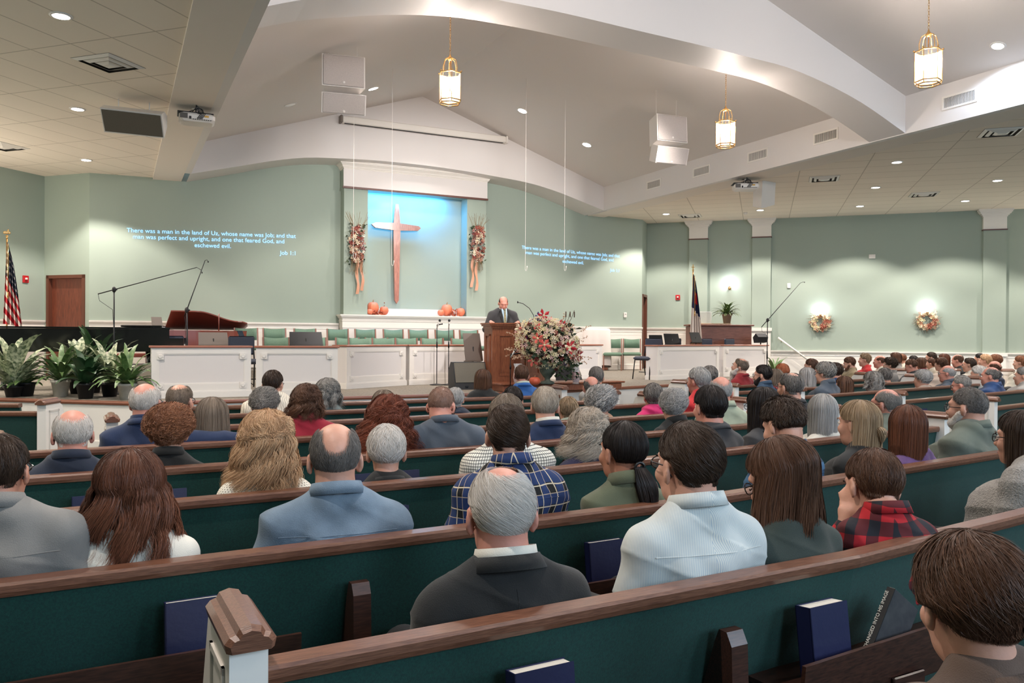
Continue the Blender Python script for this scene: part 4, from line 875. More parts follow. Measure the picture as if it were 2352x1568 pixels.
def fern(loc, r, n, seed, label, pot=True, m=None, name='potted_fern', up=.7, potm=None, poth=.2, w_=.045, rise=1.0):
    t = thing(name, label, 'plant', loc); r_ = random.Random(seed); m = m or mat('fern_green', S(70, 92, 46), .55, color2=S(96, 116, 62), nscale=9)
    ph = poth if pot else 0.
    if pot: pr_ = min(.38*r, .125); MB().lathe([(pr_*.7, 0), (pr_, ph), (pr_*1.06, ph), (pr_*1.06, ph*.86), (pr_*.95, ph*.85), (.001, ph*.84)], n=24).build('pot', potm or BLKP, t)
    mb = MB()
    for i in range(n):
        a = r_.uniform(0, 6.28); e = r_.uniform(.25, 1.3); L_ = r*r_.uniform(.75, 1.2); u_ = Vector((math.cos(a), math.sin(a), 0)); sd = Vector((-math.sin(a), math.cos(a), 0)); v = []; k = 7; P = Vector((0, 0, ph*.86)); w0 = w_*r_.uniform(.7, 1.2)
        for j in range(k+1):
            s_ = j/k; ww = w0*math.sin(math.pi*min(.98, s_*.94+.06))**.7; v += [P-sd*ww+Vector((0, 0, .25*ww)), P, P+sd*ww+Vector((0, 0, .25*ww))]
            ang = e*1.1-1.9*s_*s_*(1.2-.4*rise); P = P+(u_*math.cos(ang)+Vector((0, 0, math.sin(ang)*rise)))*(L_/k)
        mb.add(v, [f_ for j in range(k) for f_ in ((3*j, 3*j+1, 3*j+4, 3*j+3), (3*j+1, 3*j+2, 3*j+5, 3*j+4))], True)
    mb.build('leaves', m, t); return t
M_ = rotz(t.location, -.50); q = M_ @ Vector((.22, .28, 1.28)); fern(tuple(q), .42, 80, 3, 'arching green fern in a dried grass basket on the organ', True, None, potm=mat('dry_basket', S(128, 114, 98), .9, bump=.4, bscale=60), poth=.24, w_=.024)
p = atd(1747, 786, 19.9); t = thing('monitor_speaker', 'small black speaker on a stand behind the rightmost screen', 'speaker', (p[0], p[1], ST), -.3)
MB().tube([(0, 0, 0), (0, 0, .80)], .015, 8).lathe([(.12, 0), (.12, .012), (.001, .02)], n=20).build('stand', BLKM, t)
mb = MB(); v = [(x, y, z) for x in (-.13, .13) for y, z in ((-.10, .80), (.10, .78), (.16, .92), (0, 1.02), (-.14, .93))]; mb.add(v, [(0, 1, 2, 3, 4), (9, 8, 7, 6, 5)]+[(i, i+5, (i+1) % 5+5, (i+1) % 5) for i in range(5)]); mb.build('cabinet', BLKP, t)
# ---------------------------------------------------------------- pianos
def piano_poly(L_, W_):      # keyboard at x=0 side, tail to +x, straight (bass) side y=+W/2
    pts = [(0, -W_/2), (.45, -W_/2)]
    for i in range(1, 13):
        s_ = i/12; x = .45+(L_-.62)*s_; y = -W_/2+(W_*.52)*(.5-.5*math.cos(math.pi*min(1, s_*1.05))); pts.append((x, y))
    pts += [(L_-.04, W_*.12), (L_, W_*.27), (L_-.03, W_*.42), (L_-.15, W_/2), (0, W_/2)]
    return pts
def grand(name, label, loc, rz, m, lid_open, L_=2.6, W_=1.5):
    t = thing(name, label, 'piano', loc, rz); P = piano_poly(L_, W_)
    MB().prism(P, .62, .98).build('case', m, t)
    MB().prism([(x*.995+.02 if x > 1 else x-.01, y*1.0) for x, y in P], .98, .985).build('rim', m, t)
    if not lid_open:
        MB().prism([(x*1.008 if x > .5 else x-.01, y*1.01) for x, y in P], .99, 1.015).build('lid', m, t)
        MB().bbox((.42, 0, 1.035), (.62, 1.44, .03), .01).build('folded_lid', m, t)
    else:
        hinge = W_/2; ang = .26; M_ = Matrix.Translation((0, hinge, 1.0)) @ Matrix.Rotation(-ang, 4, 'X') @ Matrix.Translation((0, -hinge, 0))
        MB().prism(P, 0, .025, M_).build('raised_lid', m, t)
        q = M_ @ Vector((.9, -W_/2+.1, 0)); MB().tube([(.9, -W_/2+.15, .98), tuple(q)], .012, 6).build('lid_prop', m, t)
        MB().prism([(x*.94+.04, y*.9) for x, y in P], .90, .93).build('soundboard', mat('gold_plate', S(178, 132, 78), .4, metal=.5), t)
    for x, y in ((.3, -W_/2+.2), (.3, W_/2-.2), (L_-.4, W_*.2)):
        MB().lathe([(.05, 0), (.07, .03), (.04, .1), (.06, .45), (.075, .62), (.001, .63)], (x, y, 0), 8).build('leg', m, t)
    mb = MB().box((-.22, -W_/2+.02, .62), (.0, W_/2-.02, .70)).box((-.22, -W_/2+.02, .70), (.0, -W_/2+.1, .84)).box((-.22, W_/2-.1, .70), (0, W_/2-.02, .84)); mb.build('keybed', m, t)
    MB().box((-.20, -W_/2+.12, .70), (-.02, W_/2-.12, .725)).build('keyboard', mat('piano_keys', S(225, 220, 210), .4), t)
    return t
p = atd(180, 800, 13.25)
grand('grand_piano', 'glossy black grand piano with closed lid behind the potted plants', (p[0]+1.42, p[1]+.0, ST), math.pi-.10, BLACK, False, 2.85, 1.5)
p = atd(382, 800, 15.6)
PBR = mat('mahogany', S(120, 56, 44), .3, coat=.4)
grand('grand_piano', 'reddish brown grand piano with its lid raised behind the screens', (p[0]+.05, p[1]+.55, ST), .04, PBR, True, 1.62, 1.35)
p = atd(362, 757, 13.2); t = thing('tablet', 'tablet tilted on the right end of the black piano', 'tablet', (p[0], p[1], ST+1.015), .3)
MB().bbox((0, 0, .09), (.17, .012, .19), .004, M_=Matrix.Rotation(-.35, 4, 'X')).build('screen', GREYM, t); MB().bbox((.02, .05, .006), (.2, .12, .01), .002).build('stand', WPLAS, t)
# ---------------------------------------------------------------- flags
def flag(px, ytop, ybot, Z, kind, label, rz=0.):
    c = atd(px, ytop, Z); t = thing('flag', label, 'flag', (c[0], c[1], ST), rz); H_ = c[2]-ST
    MB().tube([(0, 0, 0), (0, 0, H_-.16)], .014, 8).build('pole', BRASS, t); MB().lathe([(.17, 0), (.17, .03), (.05, .06), (.03, .12), (.001, .13)], n=24).build('base', BRASS, t)
    z = H_-.16
    if kind == 'us': MB().lathe([(.02, 0), (.012, .02), (.03, .05), (.001, .07)], (0, 0, z), 10).bbox((.0, 0, .11+z), (.12, .03, .05), .01).bbox((.02, 0, .13+z), (.03, .03, .09), .01).build('eagle_finial', BRASS, t)
    else: MB().lathe([(.02, 0), (.012, .02), (.03, .05), (.001, .07)], (0, 0, z), 10).box((-.011, -.008, z+.05), (.011, .008, z+.19)).box((-.045, -.008, z+.11), (.045, .008, z+.132)).build('cross_finial', BRASS, t)
    # draped cloth: gathered folds falling from the pole
    nu, nv = 56, 40; v = []; top = z-.05; L_ = 1.55
    for j in range(nv+1):
        s_ = j/nv
        for i in range(nu+1):
            u_ = i/nu; wid = .06+.25*s_**.8; ang = u_*math.pi*9
            x = -.10*s_*.6+u_*wid; y = (.02+.055*s_)*math.sin(ang)-.02
            v.append((x, y, top-L_*s_-(u_*.12)*(1-s_)-u_*u_*.10))
    f = [(j*(nu+1)+i, j*(nu+1)+i+1, (j+1)*(nu+1)+i+1, (j+1)*(nu+1)+i) for j in range(nv) for i in range(nu)]
    me = MB().add(v, f, True).build('cloth', MATS['cloth_'+kind], t); uv = me.data.uv_layers.new(name='UV')
    for poly_ in me.data.polygons:
        for li, vi in zip(poly_.loop_indices, poly_.vertices): uv.data[li].uv = ((vi % (nu+1))/nu, 1-(vi//(nu+1))/nv)
    MB().tube([(.015, -.07, top-.05), (.02, -.09, top-.5), (.015, -.10, top-.95)], .007, 6).lathe([(.001, 0), (.018, -.02), (.014, -.12), (.001, -.13)], (.015, -.10, top-.95), 8).build('gold_cord', BRASS, t)
def flag_mat(kind):
    m = bpy.data.materials.new('cloth_'+kind); m.use_nodes = True; N = m.node_tree.nodes; L = m.node_tree.links; b = N['Principled BSDF']; b.inputs['Roughness'].default_value = .6
    uv = N.new('ShaderNodeUVMap'); sp = N.new('ShaderNodeSeparateXYZ'); L.new(uv.outputs[0], sp.inputs[0])
    def math_(op, a, b_, c=None):
        n = N.new('ShaderNodeMath'); n.operation = op
        for i, x in enumerate((a, b_) if c is None else (a, b_, c)):
            if isinstance(x, (int, float)): n.inputs[i].default_value = x
            else: L.new(x, n.inputs[i])
        return n.outputs[0]
    def mix(fac, A, B):
        n = N.new('ShaderNodeMix'); n.data_type = 'RGBA'; L.new(fac, n.inputs[0])
        for i, x in ((6, A), (7, B)):
            if isinstance(x, tuple): n.inputs[i].default_value = (*x, 1)
            else: L.new(x, n.inputs[i])
        return n.outputs[2]
    u_, v_ = sp.outputs[0], sp.outputs[1]
    if kind == 'us':
        # the fly hangs down: stripes run across the drape low on the flag, union at the hoist top
        st = math_('GREATER_THAN', math_('FRACT', math_('ADD', math_('MULTIPLY', v_, 7.0), math_('MULTIPLY', u_, 1.6)), 0), .5)
        col = mix(st, S(190, 34, 48), S(226, 216, 206)); un = math_('GREATER_THAN', math_('ADD', v_, math_('MULTIPLY', u_, .22)), .60)
        vo = N.new('ShaderNodeTexVoronoi'); vo.inputs['Scale'].default_value = 9; mp = N.new('ShaderNodeMapping'); mp.inputs['Scale'].default_value = (.8, 1.4, 1); L.new(uv.outputs[0], mp.inputs[0]); L.new(mp.outputs[0], vo.inputs[0]); vo.inputs['Randomness'].default_value = .15
        col = mix(un, col, mix(math_('LESS_THAN', vo.outputs['Distance'], .24), S(26, 32, 56), S(226, 222, 216)))
    else:
        un = math_('GREATER_THAN', math_('ADD', v_, math_('MULTIPLY', u_, .12)), .46); cr = math_('LESS_THAN', math_('ABSOLUTE', math_('SUBTRACT', u_, .45), 0), .22); cz = math_('LESS_THAN', math_('ABSOLUTE', math_('SUBTRACT', v_, .64), 0), .10)
        col = mix(un, S(228, 216, 208), mix(math_('MULTIPLY', cr, cz), S(30, 40, 84), S(196, 30, 44)))
    L.new(col, b.inputs['Base Color']); MATS['cloth_'+kind] = m
flag_mat('us'); flag_mat('christian')
flag(16, 528, 770, 15.0, 'us', 'draped red, white and blue flag with stars beside the left wall', 0.1)
flag(1592, 610, 742, 20.4, 'christian', 'draped white and navy flag with a red cross at the right of the stage', -.3)
# ---------------------------------------------------------------- plants on the left stage edge
VAR = mat('variegated_leaf', S(64, 88, 56), .45, color2=S(196, 200, 168), nscale=22, detail=2); LG = mat('leaf_green', S(64, 96, 50), .45, color2=S(112, 136, 84), nscale=18); DG = mat('leaf_deep', S(34, 62, 36), .4, color2=S(52, 84, 50), nscale=10)
POTW = mat('pot_white', S(186, 186, 176), .5, color2=S(214, 210, 200), nscale=8); POTB = mat('pot_black', S(22, 22, 24), .5)
def plant(px, pyb, ry, rx, kind, label, seed, potm, poth=.2, up=1.2):
    p = base(px, pyb); return fern((p[0], p[1]+.12, ST), rx, 34 if kind != 'fern' else 52, seed, label, True, {'v': VAR, 'g': LG, 'd': DG, 'fern': LG}[kind], 'potted_plant', .7, potm, poth, {'v': .07, 'g': .05, 'd': .065, 'fern': .042}[kind], up)
plant(28, 913, 1, .62, 'v', 'big variegated broad leaf potted plant at the left edge of the stage', 2, POTB, .16, 1.5); plant(58, 911, 1, .42, 'g', 'low bright green potted plant at the left edge', 3, POTB, .2, .6)
plant(138, 912, 1, .50, 'fern', 'spiky green plant in a white pot on the stage edge', 4, POTW, .24, 1.25); plant(176, 905, 1, .5, 'v', 'variegated plant in a black pot behind the white pots', 5, POTB, .22, 1.5)
plant(196, 917, 1, .38, 'd', 'small plant in a black pot between the two white pots', 6, POTB, .22, 1.4); plant(214, 903, 1, .55, 'd', 'dark green leafy plant at the back of the plant group', 7, POTB, .28, 1.5)
plant(252, 912, 1, .5, 'v', 'variegated plant in a black pot, second from the right', 8, POTB, .2, 1.5); plant(292, 918, 1, .50, 'fern', 'spiky green plant in a white pot at the right of the plant group', 9, POTW, .22, 1.2)
p = onR(rt(1782)); fern((p[0]-.75, p[1]-.75, 0.0), .55, 40, 12, 'green leafy plant on a tall planter beside the handrail', True, LG, 'potted_plant', poth=.55, w_=.04, rise=1.3)
# left block partitions and the piano bench
p = base(300, 870); t = thing('piano_bench', 'brown piano bench half hidden behind the plants', 'bench', (p[0], p[1]+.3, ST), .1)
MB().bbox((0, 0, .47), (.75, .35, .08), .015).build('seat', PBR, t)
for x in (-.32, .32):
    for y in (-.13, .13): MB().tube([(x, y, 0), (x, y, .44)], .022, 6).build('leg', PBR, t)
# ================================================================== pews
CAP = .866
def rowy(base, x, sl=.045, br=2.1, sr=.135):
    return base+sl*(x-1)+(sr-sl)*max(0, x-br)-(.03 if False else 0)
def ppath(f, x0, x1, br=None):
    xs_ = [x0]+([br] if br is not None and x0 < br < x1 else [])+[x1]; return [(x, f(x)) for x in xs_]
HYM = mat('hymnal_navy', S(20, 24, 62), .45, bump=.05); PAGES = mat('book_pages', S(220, 214, 202), .8, bump=.05, bscale=300)
def pew(label, path, left_end=True, right_end=True, rack=(), brackets=(), group=None, endz=.937, seat=True):
    p0 = path[0]; t = thing('pew', label, 'pew', (p0[0], p0[1], 0), 0, group)
    B = lambda nm, sec, m, pth=None: MB().sweep(pth or path, sec).build(nm, m, t, world=True)
    B('top_rail', [(-.028, .826), (-.034, .84), (-.034, CAP-.008), (-.028, CAP), (.03, CAP), (.036, CAP-.008), (.036, .835), (.03, .826)], WOOD)
    B('back', [(-.012, .83), (.015, .83), (.105, .40), (.085, .16), (.05, .16), (.06, .40)], GREENF)
    if seat:
        B('seat', [(.06, .40), (.06, .445), (.12, .465), (.46, .475), (.51, .46), (.52, .43), (.51, .40)], GREENF)
    segs = []; tot = 0
    for a, b in zip(path[:-1], path[1:]): l = math.hypot(b[0]-a[0], b[1]-a[1]); segs.append((a, b, l, tot)); tot += l
    def at_(s_):
        for a, b, l, t0 in segs:
            if s_ <= t0+l or (a, b, l, t0) == segs[-1]:
                u_ = (s_-t0)/l; return (a[0]+(b[0]-a[0])*u_, a[1]+(b[1]-a[1])*u_), ((b[0]-a[0])/l, (b[1]-a[1])/l)
    for s_ in ([0.] if left_end else [])+([tot] if right_end else []):
        P, d = at_(s_); n_ = (-d[1], d[0]); L = lambda e, f_: (P[0]+d[0]*e+n_[0]*f_, P[1]+d[1]*e+n_[1]*f_); sg = -1 if s_ == 0 else 1; q0, q1 = (0, .075*sg)
        e = MB(); po = [L(q0, -.10), L(q1, -.10), L(q1, .52), L(q0, .52)]
        if sg > 0: pass
        pf = [(-.07, 0), (-.07, endz), (.15, endz), (.21, endz-.03), (.29, .72), (.40, .63), (.52, .61), (.52, 0)]; v_ = [(*L(qq, f0), z0) for qq in (q0, q1) for f0, z0 in pf]; n_p = len(pf)
        e.add(v_, [tuple(range(n_p)), tuple(range(2*n_p-1, n_p-1, -1))]+[(i+n_p, (i+1) % n_p+n_p, (i+1) % n_p, i) for i in range(n_p)]); en = e.build('pew_end', TRIM, t, world=True)
        o = MB(); pa = L(q1, .0)
        for f0, f1, z0, z1 in ((-.02, .15, .86, .875), (-.02, .46, .18, .195), (-.02, -.005, .18, .875), (.445, .46, .18, .56), (.135, .15, .56, .875), (.135, .46, .545, .56)):
            a, b = L(q1, f0), L(q1, f1); c, g_ = L(q1+sg*.006, f1), L(q1+sg*.006, f0); o.prism([a, b, c, g_], z0, z1)
        o.build('moulding', TRIM, en, world=False) if False else None
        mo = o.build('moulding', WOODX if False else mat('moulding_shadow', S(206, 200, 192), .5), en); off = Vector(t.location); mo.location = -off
        # moulded wooden cap running along the top of the end panel
        sec = [(-.046, endz-.008), (-.050, endz+.010), (-.040, endz+.022), (-.028, endz+.026), (-.021, endz+.038), (0, endz+.044), (.021, endz+.038), (.028, endz+.026), (.040, endz+.022), (.050, endz+.010), (.046, endz-.008)]
        m_ = (q0+q1)/2; pth = [L(m_, -.10), L(m_, -.088), L(m_, .165), L(m_, .178)]
        c = MB(); v = []; f = []; n = len(sec)
        dd = (pth[3][0]-pth[0][0], pth[3][1]-pth[0][1]); l_ = math.hypot(*dd); nn = (-dd[1]/l_, dd[0]/l_)
        for i, p_ in enumerate(pth):
            k = .8 if i in (0, 3) else 1
            for x_, z_ in sec: v.append((p_[0]+nn[0]*x_*k, p_[1]+nn[1]*x_*k, endz-.008+(z_-endz+.008)*(k if k == 1 else .8)))
        for i in range(3):
            for j in range(n): f.append((i*n+j, (i+1)*n+j, (i+1)*n+(j+1) % n, i*n+(j+1) % n))
        f.append(tuple(range(n))); f.append(tuple(3*n+j for j in range(n-1, -1, -1))); c.add(v, f).build('end_cap', WOOD, t, world=True)
    for (s0, s1) in rack:      # wooden hymnal rack on the rear of the back
        (A, d), (Bq, _) = at_(s0), at_(s1); pth = [A, Bq]
        r0 = MB().sweep(pth, [(-.150, .485), (-.163, .485), (-.175, .642), (-.162, .642)]).sweep(pth, [(-.165, .53), (-.165, .545), (.03, .545), (.03, .53)]); rk = r0.build('book_rack', WOODX, t, world=True)
        mid = ((A[0]+Bq[0])/2-t.location[0], (A[1]+Bq[1])/2-t.location[1]); ang = math.atan2(d[1], d[0])
        MB().bbox((mid[0]+.176*math.sin(ang), mid[1]-.176*math.cos(ang), .50), (.15, .012, .045), .004, rz=ang).build('card_holder', WOODX, rk)
    for s_ in brackets:
        P, d = at_(s_); n_ = (-d[1], d[0]); pr = [(-.04, .0), (-.07, .0), (-.095, .45), (-.085, .70), (-.065, .735), (-.035, .735), (-.02, .70), (.08, .40), (.04, .0)]
        v = []; 
        for e in (-.03, .03):
            for f_, z in pr: v.append((P[0]+d[0]*e+n_[0]*f_-t.location[0], P[1]+d[1]*e+n_[1]*f_-t.location[1], z))
        n = len(pr); MB().add(v, [tuple(range(n-1, -1, -1)), tuple(range(n, 2*n))]+[(i, (i+1) % n, n+(i+1) % n, n+i) for i in range(n)]).build('support', WOODX, t)
    return t, at_
RB_ = dict(A=1.76, B=2.66, C=3.62, D=4.52, E=5.46, F=6.40, G=7.28, H=8.15)
def F_(k):
    b = RB_[k]; return (lambda x: rowy(b, x)) if k not in 'GH' else (lambda x: b+.02*(x-2))
ends = dict(A=(.27, 7.2), B=(-3.0, 6.4), C=(-.40, 5.75), D=(-.42, 5.55), E=(-.58, 5.35), F=(0.0, 4.95), G=(.45, 4.8), H=(.6, 4.65))
desc = dict(A='nearest one with the carved end cap', B='second pew from the camera, running off the left edge', C='third pew from the camera', D='fourth pew, behind the man in the navy polo', E='fifth pew, with the blue sleeved arm resting on it', F='sixth pew from the camera', G='second pew from the stage in the centre block', H='front pew of the centre block below the stage')
for k in 'ABCDEFGH':
    x0, x1 = ends[k]; f = F_(k); pth = ppath(f, x0, x1, 2.1)
    L_ = x1-x0
    rk = {'A': ((.3, 1.1), (1.42, 2.4), (2.75, 3.6)), 'B': ((2.6, 3.5), (1.5, 2.35), (4.2, 5.0), (5.15, 5.8)), 'C': ((.2, 1.0), (1.3, 2.1), (3.5, 4.3)), 'D': ((.05, .95), (1.4, 2.25), (3.5, 4.3))}.get(k, ((.5, 1.3), (2.0, 2.8), (3.5, 4.3)))
    br = {'A': (1.27,), 'B': (3.72,)}.get(k, (1.5, 3.1, 4.6)) if k in 'AB' else (1.5, 3.1)
    pew('dark green centre pew, '+desc[k], pth, k not in 'BD', True, rk, br, 'pews of the centre block')
# the short pew behind, whose carved cap shows at the lower right
pz = atz(2100, 1545, .96)
pew('dark green pew at the lower right corner, only its end cap in view', [(pz[0]+.0, pz[1]-.27), (pz[0]+2.4, pz[1]-.16)], True, False, (), (), None)
# left block, seen beyond the white pew end at the left
pth = lambda x, y, L_, s_: [(x-L_*math.cos(s_), y+L_*math.sin(s_)), (x, y)]
for i, (x, y) in enumerate(((-.60, 8.1), (-.85, 9.1), (-1.2, 10.0), (-.62, 6.05))):
        pew(['dark green pew of the left block with a white panelled end by the stage', 'dark green pew of the left block, second from its white panelled end', 'dark green pew of the left block nearest the potted plants', 'dark green pew of the left block cut by the left edge'][i], pth(x, y, 3.6, .40), False, i == 0, ((2.3, 3.45),), (), 'pews of the left block')
# right block (between the two aisles)
for i, (x0, y0) in enumerate(((7.9, 5.12), (7.75, 6.05), (7.22, 6.98), (7.0, 7.85), (6.85, 8.65))):
    x1 = 13.0-.25*i*0; sl = .20; pew('dark green pew of the right block, %s row from the camera' % ordn[i], [(x0, y0), (x0+4.9-.1*i, y0+(4.9-.1*i)*sl)], True, True, ((.1, 1.3), (2., 2.8)), (), 'pews of the right block')
# far right block, turned towards the stage, white ends facing the camera
FARP = []
for i in range(6):
    x0, y0 = 13.55+.98*i, 10.55-.42*i-.0; L_ = 2.4; dx, dy = .36, .93
    a = (x0, y0); b = (x0+dx*L_, y0+dy*L_)
    # path runs from far to near so that the seat side (left normal) faces the stage
    pew('dark green pew of the far right block seen end on, %s from the stage' % ordn[i], [a, b], True, True, (), (), 'pews of the far right block'); FARP.append((a, b))
# hymnals and other books
def book(P, rz, label, w_=.155, h=.215, th=.034, lean=.12, m=HYM, name='hymnal', z=.548, group=None, cat='book'):
    t = thing(name, label, cat, (P[0], P[1], z), rz, group); M_ = Matrix.Rotation(-lean, 4, 'X') 
    c = MB(); c.box((-w_/2, -th/2, 0), (w_/2, -th/2+.003, h), M_); c.box((-w_/2, th/2-.003, 0), (w_/2, th/2, h), M_); c.box((-w_/2, -th/2, 0), (-w_/2+.004, th/2, h), M_); c.build('cover', m, t)
    MB().box((-w_/2+.004, -th/2+.003, .003), (w_/2-.004, th/2-.003, h-.003), M_).build('pages', PAGES, t); return t
def on_pew(k, px, py, label, **kw):
    f = F_(k); x = 0; best = None
    # point on the rear of the back of that pew seen at px
    r = ray(px, py); q = r[0]/r[1]; x = .5
    for _ in range(30): y = f(x)-.10; x = q*y
    rz = math.atan2(f(x+.05)-f(x-.05), .1)
    return book((x, f(x)-.095), rz, label, **kw)
on_pew('B', 445, 1400, 'navy hymnal standing in the rack left of the carved pew end cap')
on_pew('B', 1398, 1270, 'navy hymnal between the old man in black and the young man in a striped shirt', w_=.165)
on_pew('A', 1905, 1420, 'thick navy hymnal in the front pew rack, left of the open grey book', w_=.16, th=.055)
on_pew('A', 1255, 1560, 'navy hymnal cut by the bottom edge of the photo', w_=.165, th=.045)
on_pew('D', 206, 1145, 'navy hymnal left of the brunette with long waves'); on_pew('D', 392, 1135, 'navy hymnal right of the brunette with long waves')
on_pew('C', 905, 1185, 'navy hymnal behind the shoulder of the denim shirt'); on_pew('D', 930, 1098, 'navy hymnal right of the white haired woman in black', w_=.19)
on_pew('D', 848, 1110, 'navy hymnal left of the white haired woman in black', w_=.16); on_pew('B', 1640, 1160, 'navy hymnal just right of the young man with glasses')
def on_right(px, row, label, **kw):
    x0, y0 = row; r = ray(px, 900); q = r[0]/r[1]; x = x0
    for _ in range(30): y = y0+(x-x0)*.2-.10; x = q*y
    return book((x, y0+(x-x0)*.2-.095), .197, label, **kw)
on_right(2125, (7.75, 6.05), 'navy hymnal in the right block rack just left of the white pew end'); on_right(2268, (7.9, 5.12), 'navy hymnal in the right block rack behind the bearded man in grey', w_=.13)
on_right(2098, (7.75, 6.05), 'second navy hymnal in the right block rack, nearer the purple woman', w_=.1)
# open grey book with its title on the spine
x_, y_ = None, None; f = F_('A'); r = ray(2025, 1410); q = r[0]/r[1]; x = .5
for _ in range(30): y = f(x)-.11; x = q*y
t = thing('open_book', 'grey paperback leaning open in the front pew rack with white pages up', 'book', (x+.0, f(x)-.10, .547), .1); GREYB = mat('grey_cover', S(66, 66, 68), .5, color2=S(52, 52, 56), nscale=30)
M_ = Matrix.Rotation(.62, 4, 'Y'); MB().box((-.075, -.012, 0), (.075, -.008, .22), M_).box((-.075, .010, 0), (.075, .014, .22), M_).build('cover', GREYB, t); MB().box((-.073, -.008, .004), (.073, .010, .222), M_).build('pages', PAGES, t)
MB().box((-.0785, -.012, 0), (-.075, .014, .22), M_).build('spine', mat('black_spine', S(20, 20, 22), .5), t)
cu = bpy.data.curves.new('m', 'FONT'); cu.body = 'CHANGED INTO HIS IMAGE'; cu.size = .0155; cu.extrude = .0003; cu.align_x = 'CENTER'; o = bpy.data.objects.new('m', cu); COL.objects.link(o); bpy.context.view_layer.update(); me = bpy.data.meshes.new_from_object(o); bpy.data.objects.remove(o)
o = bpy.data.objects.new('spine_text', me); me.materials.clear(); me.materials.append(PAGES); COL.objects.link(o); o.parent = t
o.matrix_local = M_ @ Matrix.Translation((-.079, .004, .11)) @ Matrix.Rotation(-math.pi/2, 4, 'Z') @ Matrix.Rotation(math.pi/2, 4, 'X') @ Matrix.Rotation(math.pi/2, 4, 'Z')
